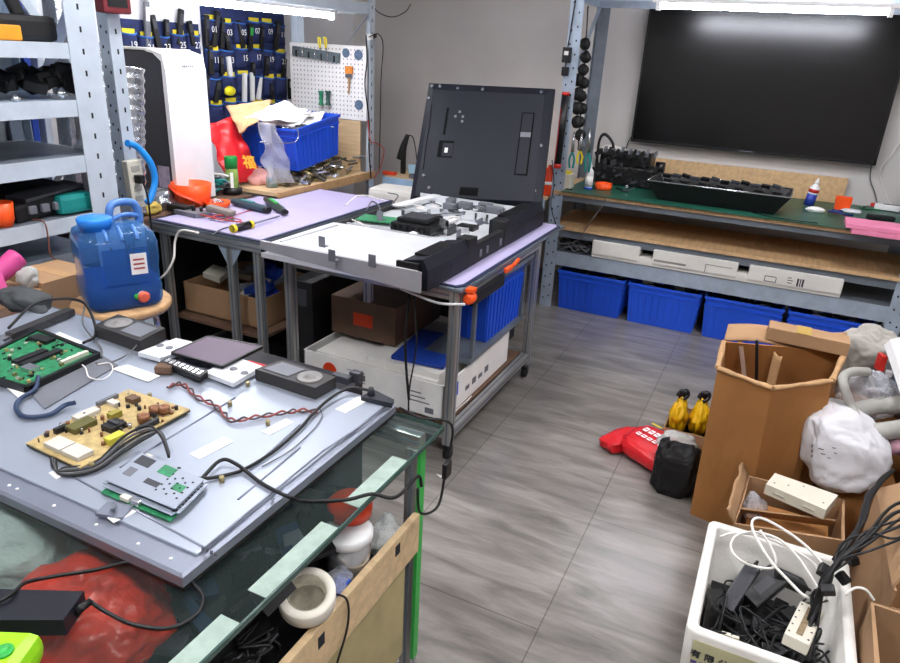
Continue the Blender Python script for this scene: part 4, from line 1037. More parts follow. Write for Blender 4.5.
# tool pockets on the partition: two wall hangings
NUM = {0: ['19', '21', '23', '25', '27'], 1: ['01', '03', '05', '07', '09']}
def organizer(y0, y1, n, rows, label, nums, zt, slope=0):
    t = thing('pocket_organizer', label, 'tool organizer', (-3.35, (y0+y1)/2, zt))
    X = -3.357
    MB().slab([(X, y0, zt-rows*.165-.02-slope), (X, y1, zt-rows*.165-.02), (X, y1, zt+.07), (X, y0, zt+.07-slope)], -.003).build('backing', navy, t)
    wd = (y1-y0)/n; k = 0
    for r in range(rows):
        for c in range(n):
            ya = y0+c*wd; yb = ya+wd; z = zt-r*.165-slope*(1-c/n)-.012*math.sin(c*1.3+r)
            def bulge(u, v, ya=ya, yb=yb, z=z):
                return (X+.004+.03*math.sin(PI*u)*(.35+.65*v)+.006, ya+(yb-ya)*(.03+.94*u), z-.125+.125*v-.008*math.sin(PI*u)*v)
            pk = MB().sheet(bulge, 6, 3, .003).build('pocket', navy, t)
            MB().tube([Vector(bulge(u/6, 1))+Vector((.001, 0, 0)) for u in range(7)], .0045, n=6, k=2).build('trim', trimblue, pk)
            if (r+c) % 3 != 2:
                MB().slab([(X+.013, ya+.02, z-.01), (X+.013, yb-.015, z-.01), (X+.013, yb-.015, z+.022), (X+.013, ya+.02, z+.022)], .002).build('card', yellow_m, pk, label='yellow card')
            num = '%02d' % (nums+2*c+(r*10)) if nums < 10 else '%02d' % (nums+2*c)
            if r < 2: writing(num, .05, (X+.045, ya+wd*.3, z-.075), (0, 1, 0), (0, 0, 1), white_ink, pk, 'number')
    return X, wd
organizer(2.825, 3.41, 5, 3, 'navy pocket hanging with numbers 19 to 27 behind the white tower', 19, 1.561)
organizer(3.435, 4.22, 6, 4, 'navy pocket hanging with numbers from 01 left of the perforated panel', 1, 1.667)
# tools standing in the pockets
random.seed(44)
def remote(loc, rot, label, body, ln=.15, wd=.035, plate=None, group='tools standing in the navy pockets', name='pocket_tool', cat='tool'):
    t = thing(name, label, cat, loc, rot, group)
    MB().box((0, 0, ln/2), (.02, wd, ln), bev=.006).build('body', body, t, world=False)
    MB().box((.0105, 0, ln*.72), (.002, wd*.7, ln*.3)).build('panel', plate or dkgrey, t, world=False)
    return t
prot = None
tools = [(147, 38, white_p, .19, 'grey handheld tester with white face'), (158, 38, None, .12, ''), (166, 38, None, .10, ''), (178, 36, None, .15, ''), (193, 37, None, .09, ''), (206, 38, None, .13, ''), (213, 38, None, .16, ''), (221, 40, None, .13, ''),
         (229, 43, None, .06, ''), (243, 40, None, .12, ''), (250, 42, green_m, .11, 'dark tool with green face'), (261, 42, None, .10, ''), (275, 42, None, .14, ''),
         (211, 66, None, .11, ''), (222, 66, None, .06, ''), (230, 68, white_p, .07, 'white wrapped part'), (253, 70, None, .05, ''), (266, 68, None, .08, ''), (283, 72, None, .09, ''),
         (205, 94, None, .11, ''), (215, 94, None, .09, ''), (244, 95, white_p, .14, 'white strip tool'), (252, 93, white_p, .13, 'second white strip tool'), (258, 92, white_p, .10, 'third white strip tool'), (272, 92, None, .06, ''), (290, 92, cream_p, .09, 'pale grey tool')]
ORD = ['first', 'second', 'third', 'fourth', 'fifth', 'sixth', 'seventh', 'eighth', 'ninth', 'tenth', 'eleventh', 'twelfth', 'thirteenth']
for i, (px, py, plate, ln, nm) in enumerate(tools):
    row = 0 if py < 50 else 1 if py < 80 else 2
    same = [q for q in tools if (0 if q[1] < 50 else 1 if q[1] < 80 else 2) == row and not q[4]]
    lbl = 'black handheld tool, %s from the left of the black ones in the %s pocket row' % (ORD[[q[0] for q in same].index(px)] if not nm else '', ['top', 'middle', 'bottom'][row])
    c = atx(px, py, -3.332)
    loc = (c.x, c.y, c.z-.05); rot = (random.uniform(-.22, .22), random.uniform(-.02, .1), 0)
    if i == 0 or plate is not None:
        t = remote(loc, rot, (nm+' standing in the navy pockets') if nm else lbl, white_p if 'white' in nm and i > 5 else (blackm if i else midgrey), ln+.05, plate=plate if plate is not None else None, group=None if nm else 'tools standing in the navy pockets')
        if nm: t['label'] = nm+' standing in the navy pockets, '+('top row' if py < 50 else 'middle row' if py < 80 else 'bottom row')
    else:
        if prot is None:
            prot = remote(loc, rot, lbl, blackm, .17)
            # part copies share this one's mesh
        else:
            r = dup(prot, loc, rot, label=lbl)
            r.scale = (1, random.uniform(.8, 1.2), (ln+.05)/.17)
c = atx(230, 91, -3.30); o = MB().blob(c, (.02, .05, .03), seed=2, amp=.1, sub=3).build('yellow_tape', mat('bright_yellow', '#f5ea28', .5), loc=c); tag(o, 'bright yellow tape roll sticking out of a navy pocket', 'tape')

# ---- things on the rack shelf
t = thing('tower_machine', 'tall white fronted machine with dark grey sides on the left bench', 'machine', (-3.05, 2.74, .742))
m = MB(); M = Matrix(((1, 0, 0, 0), (0, 0, 1, 0), (0, 1, 0, 0), (0, 0, 0, 1)))
prof = [(-3.32, .743), (-2.83, .743), (-2.83, 1.43), (-2.86, 1.475), (-3.32, 1.488)]
m.prism(prof, 2.625, 2.865, M=M); m.build('casing', dkgrey, t)
m = MB()
front = [(-2.83, .75), (-2.802, .75), (-2.805, 1.40), (-2.82, 1.472), (-2.89, 1.489), (-2.93, 1.489), (-2.93, 1.482), (-2.88, 1.475), (-2.83, 1.44)]
m.prism(front, 2.612, 2.878, M=M)
m.b2((-3.32, 2.62, 1.485), (-2.89, 2.87, 1.495), bev=.002); m.build('white_front', white_p, t, label='white front and top')
m = MB()
for i in range(6): m.b2((-2.8045, 2.72+i*.013, 1.415), (-2.802, 2.727+i*.013, 1.425))
m.build('small_mark', midgrey, t)
MB().b2((-2.94, 2.6235, .80), (-2.86, 2.6248, .93)).build('sticker', mat('lilac_label', '#b9aec2', .6, var=.2, scale=40), t)
MB().tube([(-3.16, 2.61, 1.13), (-3.09, 2.58, 1.2), (-3.03, 2.61, 1.1), (-3.07, 2.59, .98), (-3.16, 2.61, .96)], .02).build('side_handle', white_p, t)
# silver duct left of the tower
t = thing('foil_duct', 'silver foil duct leaning left of the tall machine', 'duct', (-2.75, 2.2, .76))
m = MB(); a, b = Vector((-2.60, 2.19, .80)), Vector((-2.64, 2.27, 1.42))
n = 26; 
m.tube([a+(b-a)*(i/n)+Vector((0, 0, 0)) for i in range(n+1)], lambda u: .035+.03*u+.004*math.sin(u*90), k=4, n=16, flat=.45); m.build('sleeve', foil, t)
m = MB(); a, b = Vector((-2.68, 2.16, .9)), Vector((-2.74, 2.22, 1.49)); m.tube([a+(b-a)*(i/n) for i in range(n+1)], lambda u: .03+.045*u+.004*math.sin(u*80), k=4, n=16, flat=.5); m.build('sleeve', foil, t)
wire('blue_hose', 'bright blue hose curving beside the power strip and tall machine', [atx(127, 143, -2.47), atx(137, 147, -2.47), atx(150, 162, -2.45), atx(155, 180, -2.45), atx(151, 197, -2.45), atx(147, 203, -2.45)], .014, hose_blue, cat='hose', n=12)
t = thing('power_strip', 'white power strip fixed upright on the near post of the tool rack', 'power strip', (-2.50, 2.06, .85))
a, b = atx(131, 160, -2.495), atx(138, 207, -2.495)
MB().bar(a, b, .035, .075, hint=Vector((0, 1, 0)), bev=.005).build('body', cream_p, t)
d = (b-a)
for i in range(4):
    c = a+d*(.17+.21*i); MB().bar(c-d*.055+Vector((.018, -.0, 0)), c+d*.055+Vector((.018, 0, 0)), .003, .04, hint=Vector((0, 1, 0))).build('socket', mat('socket_grey', '#a9a79e', .6), t)
c = a+d*.38; MB().box(c+Vector((.035, 0, 0)), (.035, .03, .035), bev=.004).build('plug', black, t)
wire('strip_lead', 'black lead falling from the plug on the white power strip', [c+Vector((.05, 0, 0)), c+Vector((.06, .01, -.08)), c+Vector((.05, .02, -.2)), c+Vector((.055, .03, -.33))], .005, rubber_b)
t = thing('red_box', 'small dark red box on top of the near rack post', 'box', atx(112, 6, -2.50))
c = atx(113, 3, -2.49); MB().box(c, (.05, .13, .075), bev=.008).build('body', mat('maroon', '#7a2c33', .5), t); MB().box(c+Vector((.026, 0, 0)), (.002, .09, .03)).build('panel', black, t)
# blue crate with papers, on a heap of brackets
CR = crate('storage_crate', 'big blue crate full of papers on the wooden shelf below the perforated panel', (-2.80, 3.58, .875), .47, .40, .25, rot=(0, -.13, PI/2+.03))
m = MB(); random.seed(6)
for j in range(9):
    m.box((-2.80+random.uniform(-.08, .08), 3.56+random.uniform(-.12, .12), 1.08+random.uniform(0, .06)), (.26, .2, .004), rot=(random.uniform(-.3, .3), random.uniform(-.3, .3), random.uniform(0, 3)), mi=j % 2)
m.build('paper_stack', [paper, white_p], loc=(-2.8, 3.56, 1.05))
o = bpy.data.objects['paper_stack']; tag(o, 'loose white papers heaped in the big blue crate', 'papers', kind='stuff')
def psheet(name, label, pts, th, m, cat='sheet', amp=.01, seed=0):
    p = [Vector(q) for q in pts]
    def fn(u, v):
        q = p[0]*(1-u)*(1-v)+p[1]*u*(1-v)+p[2]*u*v+p[3]*(1-u)*v
        n_ = (p[1]-p[0]).cross(p[3]-p[0]).normalized()
        return q+n_*amp*noise.noise(Vector((u*4+seed, v*4, seed)))*2
    o = MB().sheet(fn, 14, 14, th).build(name, m, loc=min(p, key=lambda q: q.z))
    return tag(o, label, cat)
psheet('white_sheet', 'white folded sheet covering the corner of the big blue crate', [atx(244, 118, -2.70), atx(296, 122, -2.66), atx(318, 116, -2.85), atx(284, 100, -2.90)], .004, paper, amp=.012, seed=3)
psheet('peach_sheet', 'peach coloured paper standing behind the red bag', [atx(240, 133, -2.86), atx(262, 118, -2.80), atx(272, 100, -2.95), atx(226, 106, -2.98)], .004, paperp, amp=.02, seed=5)
a = [atx(208, 126, -2.84), atx(232, 116, -2.84), atx(265, 178, -2.66), atx(222, 176, -2.70)]
t = psheet('red_bag', 'glossy red bag with yellow characters hanging between white tower and blue crate', [atx(205, 126, -2.98), atx(233, 116, -2.96), atx(263, 180, -2.80), atx(228, 184, -2.82)], .006, red_bag, 'bag', amp=.025, seed=8)
ROOTM[t.name] = Matrix.Translation(t.location)
o_ = writing('福', .085, atx(241, 166, -2.79)+Vector((.03, -.01, 0)), (atx(258, 166, -2.78)-atx(243, 165, -2.81)), (atx(240, 145, -2.88)-atx(246, 165, -2.82)), mat('gold_print', '#f0b838', .5), t, 'lettering', label='yellow characters', bold=.002)
psheet('plastic_bag', 'clear plastic bag hanging over the front of the big blue crate', [atx(258, 122, -2.60), atx(276, 124, -2.58), atx(294, 182, -2.56), atx(268, 184, -2.58)], .003, film_w, 'bag', amp=.03, seed=9)
o = MB().tube([atx(282, 128, -2.56), atx(296, 128, -2.54), atx(298, 138, -2.54), atx(290, 143, -2.54), atx(260, 142, -2.56)], .003).build('crate_handle', silver, loc=atx(290, 140, -2.55)); tag(o, 'thin wire loop handle hanging on the big blue crate', 'handle')
m = MB(); random.seed(77)
for j in range(230):
    y = random.uniform(3.25, 3.98); x = random.uniform(-2.98, -2.55); z = .785+random.uniform(0, .02+.10*max(0, (y-3.25)/.73))
    m.box((x, y, z), (random.uniform(.03, .1), random.uniform(.01, .03), random.uniform(.004, .012)), rot=(random.uniform(-.5, .5), random.uniform(-.5, .5), random.uniform(0, 3)), mi=j % 3)
o = m.build('bracket_heap', [brass_m, mat('dark_scrap', '#4a463c', .5), silver], loc=(-2.75, 3.6, .772)); tag(o, 'heap of loose brass and dark metal brackets under the big blue crate', 'metal brackets', kind='stuff')
o = None and crumple('blue_bag', 'dark blue plastic bag tucked behind the red bag', (-2.78, 3.05, .86), (.09, .12, .12), blue_d, 31, 'bag', .775, amp=.2)

# ================================================================== REAR BENCH under the grey wall
BC = thing('rear_bench', 'light wooden bench with pale blue front along the grey back wall', 'workbench', (-1.95, 4.45, 0))
e = aty(395, 178, 4.15); bz = e.z
MB().b2((-2.50, 4.17, bz-.02), (-1.325, 5.08, bz)).build('bench_top', woodp, BC)
MB().b2((-2.50, 4.155, bz-.085), (-1.325, 4.17, bz-.002)).build('front_panel', mat('pale_blue_steel', '#a9c8e6', .4, .1), BC)
for x in (-2.48, -1.37):
    for y in (4.19, 5.03): MB().b2((x, y, 0), (x+.035, y+.035, bz-.02)).build('leg', steel, BC)
a, b = aty(403, 172, 4.35), aty(407, 132, 4.35)
t = thing('rework_gun', 'black pistol shaped soldering tool standing on the rear bench', 'tool', (a.x, 4.35, bz))
MB().tube([(a.x, 4.35, bz+.001), (a.x, 4.35, bz+.1), (a.x+.002, 4.35, bz+.15)], .02).build('stand', black, t)
MB().tube([(a.x-.02, 4.35, bz+.10), (a.x+.0, 4.35, bz+.19), (a.x+.03, 4.35, bz+.27)], lambda u: .034-.018*u).build('gun_body', blackm, t)
MB().tube([(a.x+.03, 4.35, bz+.27), (a.x+.07, 4.36, bz+.25), (a.x+.09, 4.38, bz+.12), (a.x+.09, 4.4, bz+.01)], .004).build('lead', rubber_b, t)
random.seed(3); m = MB()
for j in range(26):
    x = random.uniform(-2.44, -1.95); m.box((x, random.uniform(4.22, 4.45), bz+.012), (random.uniform(.02, .06), .03, .022), rot=(0, 0, random.uniform(0, 3)), mi=j % 4)
o = m.build('bench_parts', [blackm, orange_d, midgrey, green_pcb], loc=(-2.2, 4.3, bz)); tag(o, 'scattered small black, orange and green parts on the rear bench', 'parts', kind='stuff')
c = aty(389, 168, 4.23); o = MB().box((c.x, 4.24, bz+.012), (.1, .04, .022), bev=.006).build('orange_dish', orange_d, loc=(c.x, 4.24, bz)); tag(o, 'flat orange dish at the front of the rear bench', 'dish')
c = aty(414, 160, 4.3); o = MB().box((c.x, 4.3, bz+.05), (.07, .03, .06), bev=.004).build('pale_blue_case', mat('pale_blue_plastic', '#a9cde0', .4), loc=(c.x, 4.3, bz)); tag(o, 'small pale blue case beside the black soldering tool', 'case')
c = atz(395, 200, .70); o = MB().box((-2.17, 3.78, .67), (.30, .22, .16), rot=(0, 0, .1), bev=.03).build('foam_block', foam_w, loc=(-2.17, 3.78, .59)); tag(o, 'white foam block behind the cart below the rear bench', 'foam block')
t = thing('low_box_stand', 'brown box under the white foam block behind the cart', 'box', (-2.17, 3.78, 0))
MB().b2((-2.33, 3.66, 0), (-2.02, 3.92, .585)).build('carton_body', card, t)
c = aty(550, 168, 4.28)
t = thing('red_canister', 'bright red canister on the rear bench beside the black television shell', 'canister', (c.x, 4.28, bz))
MB().lathe([(.035, .001), (.037, .006), (.037, .16), (.03, .17), (.012, .175), (.012, .19), (0, .19)], c=(c.x, 4.28, bz)).build('canister_body', orange_d, t)
MB().lathe([(.0375, .07), (.0375, .09)], c=(c.x, 4.28, bz)).build('band', paper, t)
t = thing('red_canister', 'bright red canister standing on the floor side between cart and long bench', 'canister', (-1.38, 4.3, bz))
c = aty(547, 168, 4.30)
bpy.data.objects.remove(t)
# ================================================================== STEEL RACK AT THE LEFT EDGE
RA = thing('steel_rack', 'pale grey slotted steel rack with four shelves at the left edge', 'rack', (-2.6, 1.4, 0))
fx = -2.40; ax0, ay0, ay1 = -2.92, .45, 1.93
post(fx, ay1, -1, -1, 0, 2.1, w=.05, d=.125).build('post', [steel_w, hole_m], RA)
post(fx, ay0, -1, 1, 0, 2.1, w=.05, d=.085).build('post', [steel_w, hole_m], RA)
post(ax0, ay1, 1, -1, 0, 2.1, w=.05, d=.06).build('post', [steel, hole_m], RA)
post(ax0, ay0, 1, 1, 0, 2.1, w=.05, d=.06).build('post', [steel, hole_m], RA)
AZ = [1.512, 1.318, 1.118, .898]
for z, lip in zip(AZ, (.052, .058, .062, .056)):
    m = MB(); m.b2((fx-.008, ay0+.003, z-lip), (fx-.004, ay1-.003, z)); m.b2((ax0+.004, ay0+.003, z-lip), (ax0+.008, ay1-.003, z))
    for y in (ay0+.004, ay1-.009): m.b2((ax0+.008, y, z-lip), (fx-.008, y+.004, z))
    m.build('beam', steel_w, RA)
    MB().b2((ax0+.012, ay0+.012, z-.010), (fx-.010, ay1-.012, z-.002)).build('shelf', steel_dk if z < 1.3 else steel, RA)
MB().bar((fx-.02, ay1-.012, 1.75), (ax0+.1, ay1-.012, 1.25), .05, .004).build('brace', steel, RA)
MB().bar((fx-.02, ay1-.016, 1.28), (ax0+.1, ay1-.016, 1.72), .04, .004).build('brace', steel_w, RA)
MB().bar((fx-.02, ay1-.012, 1.28), (ax0+.1, ay1-.012, .9), .03, .004).build('brace', steel_w, RA)
# thin grey cardboard sheets standing behind
for k, (y, z) in enumerate(((2.0, 1.02), (2.03, 1.16))):
    pass
# objects on the shelves
def Ax(px, py): return atx(px, py, fx-.12)
t = thing('power_drill', 'black and orange power drill on the top shelf of the left rack', 'drill', (-2.5, 1.5, AZ[0]))
m = MB(); c = atx(25, 30, fx-.1)
m.b2((fx-.19, c.y-.12, AZ[0]+.0), (fx-.06, c.y+.10, AZ[0]+.085), bev=.02); m.build('motor_body', blackm, t)
MB().bar((fx-.12, c.y+.0, AZ[0]+.08), (fx-.13, c.y-.03, AZ[0]+.17), .045, .04, bev=.01).build('grip', blackm, t)
MB().b2((fx-.055, c.y-.20, AZ[0]+.001), (fx-.03, c.y-.06, AZ[0]+.05), bev=.006).build('battery', orange_m if False else mat('amber_plastic', '#f09a2a', .4), t, label='amber battery pack')
MB().cyl((fx-.12, c.y+.08, AZ[0]+.20), (fx-.12, c.y+.13, AZ[0]+.22), .016).build('chuck', silver, t)
MB().bar((fx-.12, c.y-.06, AZ[0]+.16), (fx-.12, c.y+.10, AZ[0]+.22), .05, .04, bev=.012).build('barrel', steel_dk, t)
t = thing('engine_part', 'black greasy motor parts lying on the second shelf of the left rack', 'motor parts', (fx-.15, 1.45, AZ[1]))
m = MB(); random.seed(19)
c = atx(35, 95, fx-.1)
for j in range(26):
    m.box((fx-.16+random.uniform(-.07, .07), c.y+random.uniform(-.24, .20), AZ[1]+.045+random.uniform(0, .045)), (random.uniform(.04, .09), random.uniform(.04, .1), random.uniform(.03, .06)), rot=(random.uniform(-.5, .5), random.uniform(-.4, .4), random.uniform(0, 3)), mi=j % 2, bev=.006)
m.build('castings', [black, blackm], t)
for (px, py) in ((12, 97), (57, 92)):
    c2 = atx(px, py, fx-.05); MB().cyl(c2, c2+Vector((.012, .02, -.015)), .012).build('shaft', silver, t)
MB().cyl((fx-.1, c.y+.15, AZ[1]+.06), (fx-.07, c.y+.15, AZ[1]+.06), .045).build('flywheel', blackm, t)
t = thing('cutter_tool', 'teal cased tool on the fourth shelf beside the rack post', 'tool', (fx-.1, 1.68, AZ[3]))
c = atx(79, 202, fx-.05)
MB().box((fx-.07, c.y-.02, AZ[3]+.04), (.09, .15, .075), bev=.02).build('casing', teal_m, t)
MB().box((fx-.10, c.y-.13, AZ[3]+.03), (.06, .09, .05), bev=.01).build('nose', black, t)
t = thing('black_appliance', 'long black folded appliance on the fourth shelf of the left rack', 'appliance', (fx-.2, 1.45, AZ[3]))
c = atx(40, 205, fx-.12)
MB().box((fx-.20, c.y, AZ[3]+.05), (.28, .32, .07), rot=(.08, .05, .1), bev=.015).build('body', blackm, t)
MB().box((fx-.10, c.y+.02, AZ[3]+.09), (.10, .26, .012), rot=(.08, .05, .1)).build('slotted_plate', dkgrey, t)
for j in range(4): MB().box((fx-.05, c.y-.08+j*.05, AZ[3]+.04), (.02, .03, .03), bev=.004).build('button', midgrey, t)
c = atx(3, 213, fx-.05); t = bowl('orange_cup', 'orange cup on the fourth shelf at the left picture edge', (fx-.06, c.y, AZ[3]-.001), .045, .085, orange_m, 'cup')
c = atx(45, 228, fx+.004); wire('rack_lead', 'thin reddish lead hanging over the lip of the fourth rack shelf', [(fx-.06, c.y, AZ[3]+.004), (fx+.006, c.y, AZ[3]+.0), (fx+.007, c.y+.003, AZ[3]-.07), (fx+.01, c.y+.0, AZ[3]-.12), (fx+.01, c.y+.04, AZ[3]-.17)], .0035, mat('brown_wire', '#7a4a3c', .5))
# background strips and sheets behind the rack: leaning profiles
for k, (px, mm, nm) in enumerate(((4, steel_dk, 'dark grey'), (20, blue_d, 'navy blue'), (33, steel_w, 'pale'), (55, foil, 'silver'), (72, foil, 'crinkled silver'))):
    a = atx(px, 0, -3.02); b = atx(px+12, 170, -3.02)
    t = thing('leaning_profile', nm+' long profile leaning on the wall behind the left rack', 'profile', (b.x, b.y, .7))
    MB().bar((-3.03, a.y, 2.0), (-3.03, b.y+.02, .70), .03, .06 if k < 3 else .09, hint=Vector((1, 0, 0)), bev=.004).build('profile_body', mm, t)
for y0, y1 in ((.4, 2.05),):
    o = MB().b2((-3.11, y0, .3), (-3.08, y1, 2.3)).build('grey_board', mat('grey_leaning_board', '#8d949c', .6, .1, var=.08), loc=(-3.1, 1.2, .3)); tag(o, 'big grey board standing behind the left rack', 'board')
    MB
o = MB().b2((-3.075, .6, .0), (-2.95, 2.0, .695)).build('profile_box', steel_dk, loc=(-3.0, 1.2, 0)); tag(o, 'long dark box that carries the leaning profiles', 'box')

# ================================================================== WATER JUG ON ITS STOOL
jz = .705; jc = Vector((-1.96, 1.535, jz))
t = thing('stool', 'round wooden stool under the blue water jug', 'stool', (jc.x, jc.y, 0))
MB().lathe([(.0, jz-.03), (.155, jz-.03), (.16, jz-.02), (.16, jz-.006), (.155, jz-.001), (0, jz-.001)], c=(jc.x, jc.y, 0)).build('seat', wood, t)
for i in range(4):
    a = PI/4+i*PI/2; MB().tube([(jc.x+.1*math.cos(a), jc.y+.1*math.sin(a), jz-.03), (jc.x+.12*math.cos(a), jc.y+.12*math.sin(a), .35), (jc.x+.15*math.cos(a), jc.y+.15*math.sin(a), 0)], .011).build('leg', silver, t)
JG = thing('water_jug', 'blue translucent water jug with tap, handle and round cap', 'water jug', (jc.x, jc.y, jz), (0, 0, 1.08))
def rrect(hx, hy, r, n=5):
    out = []; r = min(r, hx, hy)
    for cx_, cy_, a0 in ((hx-r, hy-r, 0), (-hx+r, hy-r, PI/2), (-hx+r, -hy+r, PI), (hx-r, -hy+r, 3*PI/2)):
        for i in range(n+1): a = a0+PI/2*i/n; out.append((cx_+r*math.cos(a), cy_+r*math.sin(a)))
    return out
def loft(m, secs, mi=0, cap0=True, cap1=True):
    R = [m._v([Vector((x, y, z)) for x, y in P]) for P, z in secs]; n = len(R[0])
    for a, b in zip(R, R[1:]):
        for i in range(n): m._f([a[i], a[(i+1) % n], b[(i+1) % n], b[i]], mi, True)
    if cap0: m._f(R[0][::-1], mi)
    if cap1: m._f(R[-1], mi)
m = MB()
secs = [(rrect((.118)*.87, (.118)*.87, .03), 0), (rrect((.132)*.87, (.132)*.87, .04), .012)]
for i in range(9):
    z = .03+i*.021; g = .004 if i in (3, 4, 5) else 0
    secs.append((rrect((.136-g)*.87, (.136-g)*.87, .04), z))
secs += [(rrect((.136)*.87, (.136)*.87, .04), .215), (rrect((.128)*.87, (.128)*.87, .045), .245), (rrect((.10)*.87, (.10)*.87, .05), .262), (rrect(.06, .06, .04), .266)]
loft(m, secs); m.build('jug_body', jug_m, JG, world=False)
m = MB(); loft(m, [(rrect((.112)*.87, (.112)*.87, .03), .004), (rrect((.127)*.87, (.127)*.87, .04), .015), (rrect((.128)*.87, (.128)*.87, .04), .09), (rrect((.124)*.87, (.124)*.87, .04), .094)]); m.build('water', water_m, JG, world=False)
MB().lathe([(.046, .26), (.046, .272), (.050, .274), (.053, .296), (.047, .301), (0, .302)], c=(-.055, -.035, 0)).build('cap', cap_blue, JG, world=False)
m = MB(); m.tube([(.0, .02, .255), (.005, .025, .31), (.03, .04, .325), (.075, .05, .322), (.095, .055, .30), (.10, .055, .25)], .013, n=12); m.tube([(-.0, .02, .27), (.05, .035, .285), (.11, .055, .27)], .008); m.build('handle', jug_h, JG, world=False)
for k in range(3): MB().tube([(-.04+k*.045, -.116, .235), (-.04+k*.045, -.105, .252), (-.04+k*.045, -.06, .268)], .006).build('shoulder_rib', jug_h, JG, world=False)
MB().box((.045, -.1205, .155), (.05, .002, .07)).build('paper_label', paper, JG, world=False)
m = MB()
for k in range(3): m.box((.045, -.1218, .17-k*.015), (.034, .0008, .006))
m.build('label_print', mat('label_red', '#b0524c', .6), JG, world=False)
MB().box((.01, -.1195, .15), (.14, .002, .12), bev=.001).build('embossed_panel', jug_m, JG, world=False)
MB().cyl((.045, -.118, .045), (.045, -.137, .045), .016).build('tap', mat('tap_cream', '#f2d8c8', .4), JG, world=False)
MB().cyl((.045, -.136, .045), (.045, -.145, .045), .02, .014).build('tap_button', mat('tap_red', '#e86a52', .4), JG, world=False, label='red tap button')
MB().cyl((.025, -.118, .045), (.03, -.133, .045), .009).build('tap_side', green_m, JG, world=False)

# ---- boxes and oddments behind the near bench, left
t = thing('low_table', 'low brown table behind the near bench carrying the cardboard boxes', 'table', (-2.2, 1.35, 0))
MB().b2((-2.385, .75, .59), (-2.13, 1.72, .615)).build('tabletop', woodd, t)
for x in (-2.37, -2.17):
    for y in (.77, 1.67): MB().b2((x, y, 0), (x+.03, y+.03, .59)).build('leg', woodd, t)
def closed_box(name, label, lo, hi, mm=card2, rz=0, tape=True, mark=None):
    t = thing(name, label, 'box', ((lo[0]+hi[0])/2, (lo[1]+hi[1])/2, lo[2]))
    MB().b2(lo, hi, bev=.002).build('carton_body', mm, t)
    if tape: MB().b2((lo[0]-.0008, (lo[1]+hi[1])/2-.02, hi[2]-.0), (hi[0]+.0008, (lo[1]+hi[1])/2+.02, hi[2]+.0008)).build('tape_strip', cardin, t)
    if mark:
        MB().b2(*mark).build('label', mat('orange_stamp', '#c98a2c', .6, var=.3, scale=40), t)
    return t
closed_box('cardboard_box', 'left of two small cardboard boxes behind the near bench', (-2.36, 1.20, .616), (-2.15, 1.385, .748), mark=((-2.1495, 1.29, .66), (-2.148, 1.34, .72)))
closed_box('cardboard_box', 'right of two small cardboard boxes behind the near bench', (-2.36, 1.392, .616), (-2.155, 1.60, .765), mark=((-2.1545, 1.53, .70), (-2.153, 1.56, .75)))
t = thing('pink_pipe', 'pink plastic pipe and sheet at the left edge behind the bench', 'pipe', (-2.25, 1.27, .75))
MB().tube([(-2.25, 1.10, .785), (-2.25, 1.22, .79), (-2.24, 1.30, .805), (-2.24, 1.38, .845)], .034, n=16).build('pipe', pink_m, t)
MB().slab([(-2.17, 1.10, .752), (-2.17, 1.29, .752), (-2.21, 1.30, .83), (-2.21, 1.12, .82)], .006).build('sheet', pink_m, t)
o = MB().slab([(-2.30, 1.42, .78), (-2.30, 1.90, .70), (-2.26, 1.90, .80), (-2.26, 1.42, .87)], .01); o = o.build('grey_tray_panel', steel_dk, loc=(-2.3, 1.6, .7)); bpy.data.objects.remove(o)
t = thing('shelf_plate', 'grey steel plate resting behind the cardboard boxes below the rack', 'plate', (-2.5, 1.6, .7))
MB().b2((-2.90, 1.0, .70), (fx-.015, 1.90, .725)).build('plate', steel, t); MB().b2((fx-.018, 1.0, .70), (fx-.012, 1.90, .76)).build('lip', steel_dk, t)
for y in (1.02, 1.87): MB().b2((-2.7, y, 0), (-2.67, y+.02, .70)).build('leg', steel_dk, t)
o = crumple('grey_rag', 'dark grey rags heaped at the far left of the near bench', (-1.98, 1.22, .79), (.10, .05, .035), mat('grey_rag_cloth', '#4c5052', .8, var=.2), 41, 'rag', .747, amp=.3)
crumple('small_bottles_bag', 'clear and white wrapped bits between the pink pipe and the cardboard box', (-2.20, 1.375, .785), (.04, .035, .035), film_m, 42, 'plastic bits', None, amp=.25)
# ================================================================== NEAR BENCH with glass top
NB = thing('glass_bench', 'near workbench with thick glass top, wooden side tray and metal legs', 'workbench', (-1.35, .85, 0))
gx0, gx1, gy0, gy1, gz = -2.10, -.594, .30, 1.275, .742
GT = MB().b2((gx0, gy0, gz-.010), (gx1, gy1, gz), bev=.0015).build('glass_top', glass_m, NB)
m = MB()
m.b2((gx1+.0002, gy0, gz-.0105), (gx1+.004, gy1, gz+.0003)); m.b2((gx0, gy1+.0002, gz-.0105), (gx1, gy1+.0022, gz+.0003))
m.build('polished_edge', glass_edge, GT)
# strips of tape on the underside along the right edge
for i, (y0, y1) in enumerate(((.42, .60), (.66, .86), (.93, 1.12))):
    MB().b2((gx1-.045, y0, gz-.0125), (gx1-.006, y1, gz-.0108)).build('tape_strip', mat('pale_green_tape', '#dfe4de', .6, var=.12, scale=30), NB)
for y in (.335, 1.215):
    for x in (-2.06, -.66):
        profile_bar(NB, (x, y, 0), (x+.035, y+.035, gz-.048), 'leg')
for y in (.34, 1.222): profile_bar(NB, (gx0+.04, y, gz-.047), (-.625, y+.028, gz-.013))
for x in (gx0+.04, ): profile_bar(NB, (x, .37, gz-.047), (x+.03, 1.22, gz-.013))
MB().b2((gx0+.04, .34, .40), (-.63, 1.245, .418)).build('lower_shelf', woodd, NB)
for y in (.34, 1.217): MB().b2((gx0+.04, y, .372), (-.63, y+.028, .40)).build('shelf_rail', steel_dk, NB)
